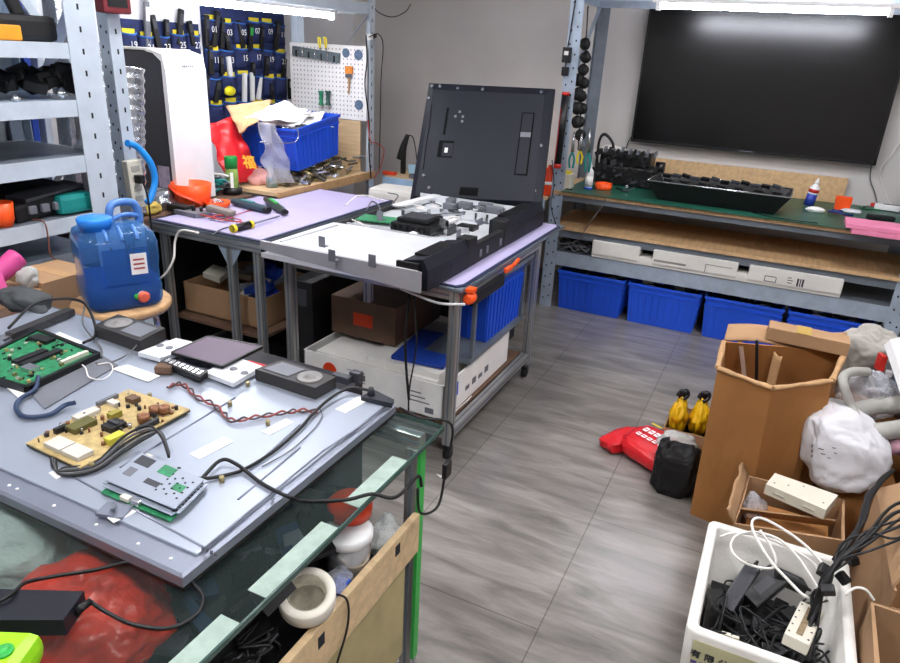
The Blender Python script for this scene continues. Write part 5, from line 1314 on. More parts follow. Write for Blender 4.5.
# side board of the tray
m = MB().b2((-.626, .45, .425), (-.609, 1.205, .535), bev=.003)
SB = m.build('tray_side_board', woodp, NB)
for y, z in ((1.09, .505), (.80, .50)): MB().b2((-.6088, y, z-.014), (-.6078, y+.02, z+.014)).build('cut_mark', hole_m, SB)
MB().b2((-.632, .40, .12), (-.626, 1.17, .42)).build('lower_panel', mat('yellowish_board', '#b3a679', .7, var=.1), NB)
MB().b2((-.625, 1.212, .06), (-.616, 1.236, .70)).build('green_strip', green_m, NB, label='bright green tape strip')
o = None
# ---- big television panel lying face down
TVN = thing('television', 'large silver television panel lying face down on the glass bench', 'television', (-1.32, .92, gz))
nx0, nx1, ny0, ny1, nz = -1.945, -.712, .598, 1.262, gz+.001
m = MB()
m.b2((nx0, ny0, nz), (nx1, ny1, nz+.008), bev=.002); m.build('screen_side', black, TVN)
m = MB()
A = [(nx0, ny0), (nx1, ny0), (nx1, ny1), (nx0, ny1)]
def insetp(d): return [(nx0+d, ny0+d), (nx1-d, ny0+d), (nx1-d, ny1-d), (nx0+d, ny1-d)]
secs = [(insetp(.001), nz+.008), (insetp(.001), nz+.026), (insetp(.006), nz+.030)]
R_ = [m._v([Vector((x, y, z)) for x, y in P]) for P, z in secs]
for a, b in zip(R_, R_[1:]):
    for i in range(4): m._f([a[i], a[(i+1) % 4], b[(i+1) % 4], b[i]])
m._f(R_[-1]); m.build('edge_frame', tvsteel_l, TVN)
TZ = nz+.036
MB().b2((nx0+.012, ny0+.045, nz+.029), (nx1-.014, ny1-.02, TZ), bev=.003).build('back_plate', tvsteel, TVN)
def TP(px, py, dz=0): v = atz(px, py, TZ); v.z = TZ+dz; return v
# pressed ribs of the sheet
m = MB()
for a, b in (((60, 470), (205, 548)), ((205, 548), (322, 452)), ((322, 452), (388, 408)), ((120, 468), (235, 398)), ((300, 448), (238, 500)), ((250, 470), (300, 425))):
    m.tube([TP(*a, .0005), TP(*b, .0005)], .0022, n=6)
m.build('pressed_ribs', tvsteel_l, TVN)
for (px, py, w_, l_, r_) in ((212, 448, .03, .085, .62), (278, 427, .025, .07, .62), (58, 474, .03, .02, 0), (150, 500, .03, .15, -.05), (352, 350+55, .03, .08, .6)):
    c = TP(px, py); MB().box((c.x, c.y, TZ+.0007), (w_*1.0, l_, .0014), rot=(0, 0, -.2+r_*.1)).build('white_tape', paper, TVN)
for px, py in ((92, 468), (230, 406), (268, 425), (248, 386), (222, 482), (150, 398)):
    c = TP(px, py); MB().cyl(c, c+Vector((0, 0, .012)), .005, n=10).build('standoff', brass_m, TVN)
for k, (px, py) in enumerate(((15, 483), (22, 487), (58, 504), (100, 523), (143, 541), (175, 556))):
    c = atz(px, py-1, nz+.031); MB().cyl((c.x, ny0+.022, nz+.030), (c.x, ny0+.022, nz+.0312), .003, n=8).build('screw', paper, TVN)
c = TP(115, 512); MB().box((c.x, c.y, TZ+.003), (.05, .035, .006), rot=(0, 0, .3)).bar(c+Vector((-.015, .01, .006)), c+Vector((.012, -.012, .018)), .008, .002).build('pressed_hook', tvsteel_l, TVN)
c = TP(203, 549); m = MB()
for k in range(4): m.box((c.x-.0+k*.009, c.y+.0, TZ+.0006), (.005, .008, .001), rot=(0, 0, .7))
m.build('tiny_print', dark_ink, TVN)
def quad_board(name, label, corners, z0, th, m, cat='circuit board'):
    """board from four survey pixels at height z0+th"""
    P = [atz(px, py, z0+th) for px, py in corners]
    c = sum(P, Vector())/4
    t = thing(name, label, cat, (c.x, c.y, z0))
    MB().slab(P, th, nrm=Vector((0, 0, 1))).build('board', m, t)
    def B(u, v, dz=0): return P[0]*(1-u)*(1-v)+P[1]*u*(1-v)+P[2]*u*v+P[3]*(1-u)*v+Vector((0, 0, dz))
    return t, B, P
def comp(B, t, u, v, su, sv, h, name, m, th=None, bev=.001, label=None):
    """block standing on a board in board coordinates"""
    ex = (B(1, 0)-B(0, 0)); ey = (B(0, 1)-B(0, 0)); lx, ly = ex.length, ey.length
    ang = math.atan2(ex.y, ex.x); c = B(u, v)
    o = MB().box((c.x, c.y, c.z+h/2+.0002), (su*lx, sv*ly, h), rot=(0, 0, ang), bev=bev).build(name, m, t, label=label)
    return o
# tan power board
t, B, P = quad_board('power_board', 'tan power supply circuit board with coils and white blocks on the silver panel', [(26, 443), (80, 468), (190, 409), (128, 389)], TZ+.008, .003, tan_pcb)
MB().slab([p-Vector((0, 0, .0032)) for p in P], .004, nrm=Vector((0, 0, 1))).build('underside', tan_edge, t)
for u, v in ((.04, .05), (.95, .05), (.95, .95), (.05, .95)):
    c = B(u, v); MB().cyl((c.x, c.y, TZ), (c.x, c.y, c.z-.004), .004, n=8).build('spacer', brass_m, t)
pale_b = mat('pale_grey_block', '#c9c5bb', .5, var=.05)
for args in ((.10, .50, .14, .20, .009, 'white_block', pale_b), (.16, .74, .16, .06, .009, 'white_block', pale_b), (.42, .10, .30, .13, .010, 'transformer', pale_b), (.74, .10, .30, .13, .010, 'transformer', pale_b),
             (.62, .48, .20, .14, .013, 'heat_sink', chip), (.62, .48, .18, .03, .017, 'fin', dkgrey), (.28, .36, .18, .20, .012, 'olive_block', mat('olive_dark', '#5f5c30', .5)), (.42, .60, .10, .10, .014, 'capacitor_block', mat('olive_block', '#9a8f3c', .5)),
             (.86, .36, .12, .14, .014, 'yellow_block', mat('yellow_block', '#c6c044', .5)), (.14, .24, .06, .10, .012, 'dark_block', chip), (.04, .75, .05, .2, .010, 'grey_block', midgrey), (.93, .62, .06, .2, .012, 'dark_block', chip), (.3, .86, .16, .08, .012, 'brown_block', woodd)):
    comp(B, t, *args)
for u, v in ((.76, .80), (.84, .84), (.80, .66)):
    c = B(u, v, .012); MB().lathe([(.006, -.008), (.013, -.006), (.013, .006), (.006, .008), (.006, -.008)], c=c, n=14).build('coil', copper, t)
random.seed(51)
for k in range(64):
    u, v = random.uniform(.03, .97), random.uniform(.05, .95); c = B(u, v)
    r = random.uniform(.0015, .0045); MB().cyl(c, c+Vector((0, 0, random.uniform(.003, .011))), r, n=10).build('capacitor', random.choice((chip, silver, woodd, copper)), t)
# green mainboard in black frame
t, B, P = quad_board('main_board', 'green main circuit board in a black frame at the left of the silver panel', [(-40, 368), (26, 388), (98, 354), (38, 330)], TZ+.012, .003, green_pcb)
mm = MB()
for i in range(4):
    a, b = P[i]-Vector((0, 0, .004)), P[(i+1) % 4]-Vector((0, 0, .004)); mm.bar(a, b, .012, .016)
mm.build('black_frame', black, t)
m = MB()
for k in range(5):
    a = B(.12+.19*k, .02, -.012); a2 = B(.12+.19*k, -.08, -.013)
for (u, v) in ((.05, .05), (.95, .05), (.95, .95), (.05, .95)):
    c = B(u, v); m.cyl((c.x, c.y, TZ), (c.x, c.y, c.z-.003), .005, n=8)
m.build('spacers', black, t)
comp(B, t, .60, .55, .10, .42, .008, 'black_chip', chip); comp(B, t, .48, .50, .10, .34, .009, 'black_chip', chip); comp(B, t, .72, .30, .16, .10, .012, 'port', silver)
comp(B, t, .25, .85, .3, .12, .01, 'port', chip); comp(B, t, .9, .75, .05, .3, .01, 'port', cream_p)
random.seed(52)
for k in range(80):
    u, v = random.uniform(.05, .95), random.uniform(.05, .95)
    comp(B, t, u, v, random.uniform(.01, .035), random.uniform(.012, .04), random.uniform(.002, .008), 'component', random.choice((silver, chip, pale_b, tan_pcb, brass_m, chip)), bev=0)
o = MB().slab([TP(28, 392, .004), TP(45, 410, .004), TP(118, 366, .004), TP(98, 354, .004)], .003, nrm=Vector((0, 0, 1))).build('grey_plate', midgrey, loc=TP(70, 380)); tag(o, 'long grey plate lying along the front of the green main board', 'plate')
# small silver shielded board
t, B, P = quad_board('shielded_board', 'small silver shielded green board near the front of the silver panel', [(101, 492), (170, 521), (205, 486), (142, 459)], TZ+.004, .003, green_pcb)
q = [P[0]*.93+P[3]*.07, P[1]*.85+P[2]*.15, P[2], P[3]]
q = [Vector((v.x, v.y, TZ+.022)) for v in (P[0]*.86+P[3]*.14, P[1]*.86+P[2]*.14, P[2], P[3])]
sh = MB().slab(q, .002, nrm=Vector((0, 0, 1)))
for i in (1, 2, 3, 0): sh.bar(Vector((q[i].x, q[i].y, TZ+.013)), Vector((q[(i+1) % 4].x, q[(i+1) % 4].y, TZ+.013)), .016, .002)
sh = sh.build('shield', tvsteel, t)
def Q(u, v, dz=0): return q[0]*(1-u)*(1-v)+q[1]*u*(1-v)+q[2]*u*v+q[3]*(1-u)*v+Vector((0, 0, dz))
def qp(u0, v0, u1, v1, nm, mm): MB().slab([Q(u0, v0, .0006), Q(u1, v0, .0006), Q(u1, v1, .0006), Q(u0, v1, .0006)], .0008, nrm=Vector((0, 0, 1))).build(nm, mm, sh)
qp(.05, .68, .28, .95, 'window', dkgrey); qp(.42, .68, .62, .95, 'window', green_pcb); qp(.40, .30, .6, .45, 'window', dkgrey); qp(.75, .42, .9, .62, 'window', green_pcb); qp(.08, .30, .2, .55, 'window', midgrey)
m = MB()
for i in range(5):
    for j in range(7):
        if (i+j) % 2 == 0: c = Q(.62+.075*i, .25+.09*j, .0004); m.cyl(c, c+Vector((0, 0, .0006)), .0022, n=8)
for k in range(9): c = Q(1.0, .06+.1*k, -.009); d = (q[1]-q[0]).normalized(); m.cyl(c, c+d*.0016, .003, n=8)
m.build('vent_holes', hole_m, sh)
comp(B, t, .35, .05, .12, .1, .008, 'connector', cream_p); comp(B, t, .5, .04, .12, .08, .01, 'connector', silver); comp(B, t, .1, 1.02, .1, .1, .012, 'connector', cream_p)
# cables on the panel
def TW(name, label, pts, r, m, z=.006, **kw): return wire(name, label, [TP(p[0], p[1], (p[2] if len(p) > 2 else z)) for p in pts], r, m, **kw)
TW('ribbon_cable', 'dark blue ribbon cable curving from the main board towards the tan board', [(40, 384, .02), (36, 394, .012), (22, 402, .01), (17, 412, .01), (26, 420, .008), (50, 418, .008), (66, 410, .012), (76, 410, .018)], .0066, cable_blue)
o = MB()
for k in range(5): o.tube([TP(52+k, 458+k*1.5, .006), TP(54+k, 470+k, .006), TP(66, 478-k, .006+k*.002), TP(96, 473-k*2, .006), TP(125, 458-k*2.5, .014+k*.003), TP(150, 450-k*1.5, .03+k*.003), TP(163, 448+k, .036), TP(170, 462+k, .02)], .0026, mi=k % 2)
o = o.build('cable_bundle', [rubber_b, cable_grey], loc=TP(100, 470)); tag(o, 'black bundled cable looping from the tan board to the shielded board', 'cable')
o = MB()
for s in (0, PI):
    P0 = [TP(*p) for p in ((168, 390), (178, 386), (188, 390), (198, 400), (212, 406), (224, 416), (232, 423), (248, 421), (266, 418), (285, 415), (300, 413), (318, 414))]
    P1 = _smooth(P0, 5); m_ = len(P1); o.tube([p+Vector((math.cos(s+i*.9)*.0035, math.sin(s+i*.9)*.0035, .007+.003*math.sin(s+i*.9))) for i, p in enumerate(P1)], .0024, k=1, n=6, mi=0 if s == 0 else 1)
o = o.build('twisted_wires', [mat('dark_red_wire', '#8c4038', .5, var=0), mat('brown_dark_wire', '#4a3434', .5, var=0)], loc=TP(200, 400)); tag(o, 'twisted red and brown wire pair crossing the silver panel', 'wires')
wire('power_cable', 'long black cable from the far right corner diagonally to the panel front', [TP(368, 396, .016), TP(350, 394, .016), TP(330, 403, .012), TP(312, 418, .008), TP(300, 431, .006), TP(276, 452, .006), TP(244, 472, .006), TP(215, 480, .006), TP(196, 484, .012)], .0045, rubber_b)
wire('overhanging_cable', 'black cable crossing the panel and glass edge to the wooden tray side', [TP(180, 477, .02), TP(178, 486, .012), TP(196, 487, .008), TP(220, 466, .012), TP(236, 468, .010), TP(262, 486, .006), TP(290, 500, .006), atz(305, 501, gz+.006), atz(345, 500, gz+.006), atz(372, 494, gz+.006), atz(396, 497, gz+.008), Vector((-.575, 1.12, .70)), Vector((-.57, 1.13, .67))], .0048, rubber_b)
wire('right_lead', 'thin dark lead looping at the far right corner of the glass bench', [atz(400, 408, gz+.02), atz(420, 418, gz+.03), Vector((-.57, 1.27, .755)), Vector((-.565, 1.24, .66)), Vector((-.56, 1.20, .58)), Vector((-.57, 1.13, .60)), Vector((-.575, 1.12, .67))], .004, rubber_b)
t = thing('lead_clip', 'small black plug hanging from the leads at the glass corner', 'plug', (-.56, 1.22, .64)); MB().box((-.555, 1.225, .665), (.012, .03, .04), bev=.003).build('body', black, t)
t = thing('black_foot_clip', 'black plastic corner piece lying on the far right corner of the silver panel', 'corner piece', TP(372, 402))
m = MB().prism([(TP(362, 400).x, TP(362, 400).y-.005), (TP(392, 408).x, TP(392, 408).y), (TP(394, 404).x, TP(394, 404).y), (TP(374, 394).x, TP(374, 394).y)], TZ+.0002, TZ+.012)
c = TP(371, 399); m.cyl(c, c+Vector((0, 0, .03)), .012, .006); m.build('body', mat('dark_navy_plastic', '#20242e', .5), t)
wire('grey_thin_lead', 'thin grey lead beside the long black cable on the silver panel', [TP(320, 410, .003), TP(322, 418, .003), TP(312, 432, .003), TP(290, 452, .003), TP(262, 468, .003)], .0016, cable_grey)
wire('loop_wire', 'thin white wire loop in front of the black speaker on the left', [TP(78, 364, .006), TP(86, 372, .012), TP(90, 381, .01), TP(104, 382, .008), TP(113, 374, .01), TP(110, 366, .008), TP(98, 368, .01)], .002, cable_w)
wire('thick_loop_cable', 'thick black cable looping behind the green main board', [TP(10, 335, .02), TP(35, 320, .045), TP(60, 315, .05), TP(84, 316, .045), TP(94, 327, .03), TP(96, 340, .014), TP(84, 347, .012)], .005, rubber_b)
wire('grey_loop_cable', 'grey cable arching beside the thick black loop', [TP(86, 318, .035), TP(84, 330, .02), TP(92, 340, .01), TP(101, 350, .006), TP(102, 360, .006)], .0032, cable_grey)
wire('thin_cross_lead', 'dark lead running from the main board to the silver plates', [TP(96, 365, .006), TP(112, 364, .006), TP(128, 358, .01), TP(138, 352, .02)], .0028, cable_grey)
# speakers and silver brackets on the far side
def speaker_box(name, label, px4, z0, h, flip=False):
    P = [atz(px, py, z0+h) for px, py in px4]; c = sum(P, Vector())/4
    t = thing(name, label, 'speaker', (c.x, c.y, z0))
    MB().slab(P, h, nrm=Vector((0, 0, 1))).build('box', mat('black_brown_box', '#2c2a29', .45, var=.05), t)
    def B(u, v, dz=0): return P[0]*(1-u)*(1-v)+P[1]*u*(1-v)+P[2]*u*v+P[3]*(1-u)*v+Vector((0, 0, dz))
    u = .27 if not flip else .73
    c = B(u, .5); ex = (P[1]-P[0]); ey = P[3]-P[0]
    r = ey.length*.40
    MB().lathe([(r, 0), (r*.95, .003), (r*.7, .001), (r*.3, .002), (r*.28, .005), (0, .006)], c=c).build('cone', mat('speaker_grey', '#8a8886', .5, .2), t)
    a0, a1 = (.5, .92) if not flip else (.08, .5)
    MB().slab([B(a0, .15, .0015), B(a1, .15, .0015), B(a1, .85, .0015), B(a0, .85, .0015)], .0015, nrm=Vector((0, 0, 1))).build('cover_plate', midgrey, t)
    return t, B
speaker_box('speaker', 'black flat speaker box at the far left of the silver panel', [(94, 325), (140, 341), (165, 328), (118, 314)], TZ+.001, .035)
speaker_box('speaker', 'black flat speaker box at the far right of the silver panel', [(255, 369), (315, 388), (336, 377), (282, 360)], TZ+.001, .030, flip=True)
c = TP(342, 382, .01); t = thing('speaker_plug', 'dark connector bits beside the right speaker box', 'connector', c)
MB().box(c, (.05, .02, .02), bev=.003).box(c+Vector((.03, .02, .004)), (.03, .02, .03), bev=.004).build('body', dkgrey, t)
m = None
def plate(name, label, px4, z0, th, m, cat='plate', holes=0):
    P = [atz(px, py, z0+th) for px, py in px4]; c = sum(P, Vector())/4
    t = thing(name, label, cat, (c.x, c.y, z0)); MB().slab(P, th, nrm=Vector((0, 0, 1))).build('plate_body', m, t)
    def B(u, v, dz=0): return P[0]*(1-u)*(1-v)+P[1]*u*(1-v)+P[2]*u*v+P[3]*(1-u)*v+Vector((0, 0, dz))
    for k in range(holes):
        q = B(.12+.76*k/max(1, holes-1), .5); MB().lathe([(.010, 0), (.009, .002), (.004, .001), (0, .001)], c=q, n=14).build('round_boss', midgrey, t)
    return t, B
plate('silver_bracket', 'left silver plate with round bosses behind the panel speakers', [(138, 352), (160, 358), (202, 344), (176, 338)], TZ+.006, .012, whitesteel, holes=3)
plate('silver_bracket', 'right silver plate with round bosses beside the right speaker box', [(205, 372), (233, 383), (262, 366), (234, 356)], TZ+.006, .012, whitesteel, holes=3)
t, B = plate('dark_cover', 'dark lilac tinted flat cover between the two silver plates', [(172, 352), (222, 366), (262, 346), (208, 336)], TZ+.020, .006, mat('plum_cover', '#5a4a5c', .45, var=.05))
m = MB()
for i in range(4): m.bar(B((i in (1, 2))*1.0, (i > 1)*1.0, -.003), B((i in (0, 1))*1.0, (i in (1, 2))*1.0, -.003), .006, .008)
m.build('rim', black, t)
t, B = plate('port_strip', 'black bordered silver connector strip before the dark lilac cover', [(160, 361), (200, 377), (208, 371), (168, 357)], TZ+.008, .014, black, 'connector strip')
m = MB()
for k in range(8): m.slab([B(.06+.115*k, .15, .001), B(.14+.115*k, .15, .001), B(.14+.115*k, .85, .001), B(.06+.115*k, .85, .001)], .001, nrm=Vector((0, 0, 1)))
m.build('ports', silver, t)
for k, (px4, lb) in enumerate((([(112, 370), (148, 383), (160, 377), (128, 366)], 'white paper strip lying before the silver plates'), ([(-10, 375), (20, 400), (28, 394), (2, 372)], 'white paper strip tucked under the green main board'), ([(52, 338), (76, 348), (84, 344), (60, 334)], 'white paper strip behind the green main board'))):
    P = [TP(*p, .004+.001*k) for p in px4]; o = MB().slab(P, .002, nrm=Vector((0, 0, 1))).build('paper_strip', paper, loc=P[0]); tag(o, lb, 'paper strip')
c = TP(165, 373, .012); o = MB().box(c, (.04, .03, .02), rot=(0, 0, .5), bev=.003).build('brown_module', woodd, loc=(c.x, c.y, TZ)); tag(o, 'small brown block at the end of the white paper strip', 'block')
t = thing('rail_strip', 'dark ribbed strip with silver rail behind the green main board', 'rail', TP(45, 322))
a, b = TP(0, 345, .01), TP(62, 319, .01); MB().bar(a, b, .03, .016).build('silver_rail', silver, t); MB().bar(a+Vector((0, .03, .004)), b+Vector((0, .03, .004)), .03, .02).build('ribbed_strip', mat('ribbed_dark', '#38383a', .5, var=.3, scale=120), t)
# blue and coloured things lower behind the panel
t = thing('lower_stack', 'low cabinet behind the near bench, covered by blue and red plastic sheets', 'cabinet', (-1.55, 1.62, 0))
MB().b2((-1.86+.02, 1.40, 0), (-1.15, 1.80, .50), bev=.004).build('cabinet_body', mat('dark_cabinet', '#26262c', .6), t)
for (a, b, nm, mm, cat, lb) in (((-1.82, 1.42), (-1.58, 1.70), 'blue_sheet', mat('bright_blue_board', '#2f7fe0', .45), 'sheet', 'bright blue sheet lying behind the silver panel right of the jug'), ((-1.56, 1.42), (-1.40, 1.70), 'red_sheet', mat('red_board', '#b8242c', .5), 'sheet', 'red sheet lying beside the bright blue sheet behind the panel')):
    o = MB().b2((a[0], a[1], .501), (b[0], b[1], .512), bev=.003).build(nm, mm, loc=((a[0]+b[0])/2, (a[1]+b[1])/2, .501)); tag(o, lb, cat)
c = Vector((-1.235, 1.58, .501)); o = MB().b2((c.x-.07, c.y-.08, .501), (c.x+.07, c.y+.08, .55), bev=.01).build('orange_case', mat('amber_case', '#d08a1e', .5), loc=c); tag(o, 'amber orange case at the right end of the low cabinet behind the bench', 'case')

# ---- things on and under the glass in the foreground
t = thing('power_adapter', 'black power adapter brick lying on the glass at the lower left', 'power adapter', atz(30, 610, gz))
P = [atz(*p, gz+.030) for p in ((-40, 620), (63, 620), (84, 591), (-40, 588))]
MB().slab(P, .0295, nrm=Vector((0, 0, 1))).build('brick', mat('black_blue_plastic', '#22242c', .35), t)
c = atz(88, 600, gz+.016); MB().cyl(P[2]*.5+P[1]*.5+Vector((-.002, 0, -.014)), c+Vector((.006, .0, 0)), .008, .005).build('strain_relief', black, t)
MB().tube([c, atz(108, 613, gz+.006), atz(135, 625, gz+.005), atz(170, 628, gz+.005), atz(196, 615, gz+.005), atz(203, 598, gz+.005), atz(192, 583, gz+.005), atz(165, 566, gz+.006), atz(130, 562, gz+.006), atz(95, 570, gz+.006), atz(50, 577, gz+.006), atz(25, 583, gz+.02), atz(12, 594, gz+.037), atz(-5, 604, gz+.036)], .0032).build('cable', rubber_b, t)
t = thing('green_plug_box', 'lime green rounded plastic box at the lower left corner', 'box', atz(5, 655, gz))
P = [atz(*p, gz+.045) for p in ((-60, 700), (30, 690), (28, 640), (-60, 632))]; c = sum(P, Vector())/4
c = c+Vector((-.02, .008, 0)); MB().box((c.x, c.y, gz+.024), (.12, .085, .047), rot=(0, 0, .45), bev=.018).build('body', lime_m, t)
MB().lathe([(.012, 0), (.012, .003), (.008, .004), (.007, .002), (0, .002)], c=atz(4, 652, gz+.0475)).build('round_button', green_m, t)
# below the glass: bags on boxes
t = thing('under_box', 'dark box under the glass holding up the red and clear bags', 'box', (-1.2, .62, .419))
MB().b2((-1.55, .38, .419), (-.72, 1.15, .56), bev=.004).build('box_body', mat('under_dark', '#2a2c2e', .6, var=.2, scale=12), t)
crumple('red_plastic_bag', 'crumpled red plastic bag under the glass at the lower left', (-.90, .56, .635), (.135, .13, .085), film_r, 61, 'bag', .562, amp=.16, freq=4, sub=5)
crumple('clear_plastic_bag', 'milky clear plastic bag under the glass at the left edge', (-1.25, .62, .64), (.22, .13, .085), film_m, 62, 'bag', .562, amp=.16, freq=4, sub=5)
m = MB(); random.seed(71)
for j in range(60):
    x = random.uniform(-1.0, -.68); y = random.uniform(.55, 1.12); m.box((x, y, random.uniform(.57, .63)), (random.uniform(.03, .09), random.uniform(.02, .05), random.uniform(.01, .03)), rot=(random.uniform(-.4, .4), random.uniform(-.4, .4), random.uniform(0, 3)), mi=j % 7)
o = m.build('dark_parts', [black, blackm, dkgrey, black, midgrey, cable_blue, blackm], loc=(-.85, .85, .562)); tag(o, 'jumble of dark electronic parts seen through the glass', 'parts', kind='stuff')
o = MB().cyl((-.88, .66, .64), (-.85, .73, .65), .007, .004).build('wooden_peg', woodp, loc=(-.88, .66, .63)); tag(o, 'small pale wooden stick under the glass', 'stick')
t = thing('tape_roll', 'wide white masking tape roll standing in the wooden side tray', 'tape roll', (-.665, .795, .55))
ax = Vector((.18, -.25, .95)).normalized(); x_, y_ = frame_from(ax); M = Matrix((x_, y_, ax)).transposed()
c = Vector((-.650, .825, .575))
MB().lathe([(.038, -.018), (.052, -.018), (.054, -.015), (.054, .015), (.052, .018), (.038, .018), (.038, -.018)], c=c, M=M, n=40).build('tape', mat('masking_tape', '#e6dfd2', .7, var=.03), t)
MB().lathe([(.0355, -.0175), (.0378, -.0175), (.0378, .0175), (.0355, .0175), (.0355, -.0175)], c=c, M=M, n=40).build('core', mat('tape_core', '#b9b3a0', .8, var=.2, scale=40), t)
t = thing('steel_pot', 'steel cup with white rim and red lid under the glass edge', 'cup', (-.70, 1.02, .42))
MB().lathe([(.042, .0), (.045, .004), (.050, .10), (.048, .10), (.043, .006), (0, .005)], c=(-.675, 1.00, .485)).build('cup_body', silver, t)
MB().lathe([(.048, .0), (.053, .003), (.054, .020), (.050, .023), (.046, .023)], c=(-.675, 1.00, .582)).build('white_rim', white_p, t)
MB().lathe([(.048, 0), (.050, .025), (.040, .036), (0, .038)], c=(-.70, 1.045, .608)).build('red_lid', orange_d, t, label='red orange lid')
MB().b2((-.76, .96, .419), (-.64, 1.10, .484)).build('block', blackm, t)
crumple('white_bag', 'crumpled clear white bag at the far end of the wooden side tray', (-.655, 1.12, .50), (.035, .05, .055), film_m, 63, 'bag', .42, amp=.25)
crumple('clear_film', 'clear film between the steel cup and the tape roll', (-.655, .91, .515), (.03, .06, .03), film_w, 64, 'film', .485, amp=.25)
o = MB().box((-.650, .905, .50), (.03, .09, .06), rot=(0, .2, .1), bev=.003).build('blue_box', mat('cobalt_box', '#1f4fb8', .5), loc=(-.65, .9, .47)); tag(o, 'small cobalt blue box right of the tape roll', 'box')
m = MB(); random.seed(81)
for k in range(22):
    c = Vector((-.70+random.uniform(-.03, .03), .62+random.uniform(-.15, .12), .50+random.uniform(-.02, .04)))
    m.tube([c+Vector((random.uniform(-.03, .03), random.uniform(-.07, .07), random.uniform(-.015, .02))) for j in range(6)], .0035, mi=k % 3, n=6)
o = m.build('cable_heap', [rubber_b, cable_grey, rubber_b], loc=(-.70, .6, .46)); tag(o, 'tangle of black leads filling the front of the wooden side tray', 'cables', kind='stuff')
o = MB().b2((-.76, .40, .419), (-.65, .93, .47)).build('tray_box', black, loc=(-.7, .65, .419)); tag(o, 'flat black box at the bottom of the wooden side tray', 'box')
o = MB().box((-.70, .60, .555), (.05, .05, .012), rot=(.2, 0, .5)).build('green_packet', green_m, loc=(-.7, .6, .55)); tag(o, 'small green packet among the black leads in the side tray', 'packet')
wire('tray_lead', 'thin black lead hanging over the wooden side board below the tape roll', [(-.66, .87, .54), (-.62, .885, .545), (-.602, .89, .53), (-.600, .885, .47), (-.603, .85, .40), (-.605, .82, .33)], .003, rubber_b)
# ================================================================== CLUTTER ON THE RIGHT
def wall_quad(m, a, b, h0, h1, th, lean=(0, 0)):
    """one carton wall from floor point a to b, between heights, thickness inward (left normal)"""
    a, b = Vector((a[0], a[1], h0)), Vector((b[0], b[1], h0)); d = (b-a).normalized(); n = Vector((-d.y, d.x, 0))
    L = Vector((lean[0], lean[1], 0))
    q0 = [a, b, b+n*th, a+n*th]; q1 = [v+Vector((0, 0, h1-h0))+L for v in q0]
    A = m._v(q0); B = m._v(q1); m._f(A); m._f(B)
    for i in range(4): m._f([A[i], A[(i+1) % 4], B[(i+1) % 4], B[i]])
def carton(name, label, pts, h, mm=card, th=.005, z=0, flaps=(), lean=.0, floor=True, top=None, group=None):
    """open carton on corner points (counter-clockwise); flaps: (edge, length, angle from upright)"""
    top = top or pts
    NC = len(pts); c = Vector((sum(p[0] for p in pts)/NC, sum(p[1] for p in pts)/NC, z))
    t = thing(name, label, 'carton', c, group=group)
    m = MB(); n = 4
    P0 = [Vector((p[0], p[1], z)) for p in pts]; P1 = [Vector((p[0], p[1], z+h)) for p in top]
    cc0 = sum(P0, Vector())/NC; cc1 = sum(P1, Vector())/NC
    def ins(P, cc): return [p+(cc-p)*(th*1.6/max(.01, (cc-p).length)) for p in P]
    def seg(P, Q, k=8, bulge=.010):
        out = []
        for i in range(4):
            for j in range(k):
                u = j/k; p = P[i]*(1-u)+P[(i+1) % 4]*u
                out.append(p)
        return out
    K = 8; rows = 6; O = []; I = []
    for r in range(rows+1):
        f = r/rows
        Pr = [a*(1-f)+b*f for a, b in zip(P0, P1)]; cr = sum(Pr, Vector())/NC
        ring = []; ring2 = []
        for i in range(NC):
            a, b = Pr[i], Pr[(i+1) % NC]; d = (b-a); nn = Vector((d.y, -d.x, 0)).normalized()
            for j in range(K):
                u = j/K; p = a*(1-u)+b*u+nn*(.012*math.sin(PI*u)*math.sin(PI*min(1, f*1.1))*noise.noise(Vector((i*3.1+u*2, f*2, h*5)))*1.6)
                ring.append(p); q = p+(cr-p)*(th*1.5/max(.02, (cr-p).length)); ring2.append(q)
        O.append(m._v(ring)); I.append(m._v(ring2))
    N_ = NC*K
    for r in range(rows):
        for i in range(N_):
            m._f([O[r][i], O[r][(i+1) % N_], O[r+1][(i+1) % N_], O[r+1][i]]); m._f([I[r][(i+1) % N_], I[r][i], I[r+1][i], I[r+1][(i+1) % N_]])
    for i in range(N_): m._f([O[-1][i], O[-1][(i+1) % N_], I[-1][(i+1) % N_], I[-1][i]])
    m._f([v for v in O[0]][::-1]); m._f([v for v in I[0]])
    m.build('carton_body', mm, t)
    for e, L, ang in flaps:
        a, b = P1[e], P1[(e+1) % NC]; d = (b-a).normalized(); out = Vector((d.y, -d.x, 0))
        v = (Vector((0, 0, 1))*math.cos(ang)+out*math.sin(ang))*L
        def fn(u, w, a=a, b=b, v=v, out=out): return a*(1-u)+b*u+v*w*(1+.10*noise.noise(Vector((u*3, e*5, 0))))+Vector((0, 0, 1))*.008*noise.noise(Vector((u*4, w*3, e)))+out*.01*w*noise.noise(Vector((u*5, 2, e)))
        MB().sheet(fn, 12, 5, th*.8).build('flap', mm, t)
    return t
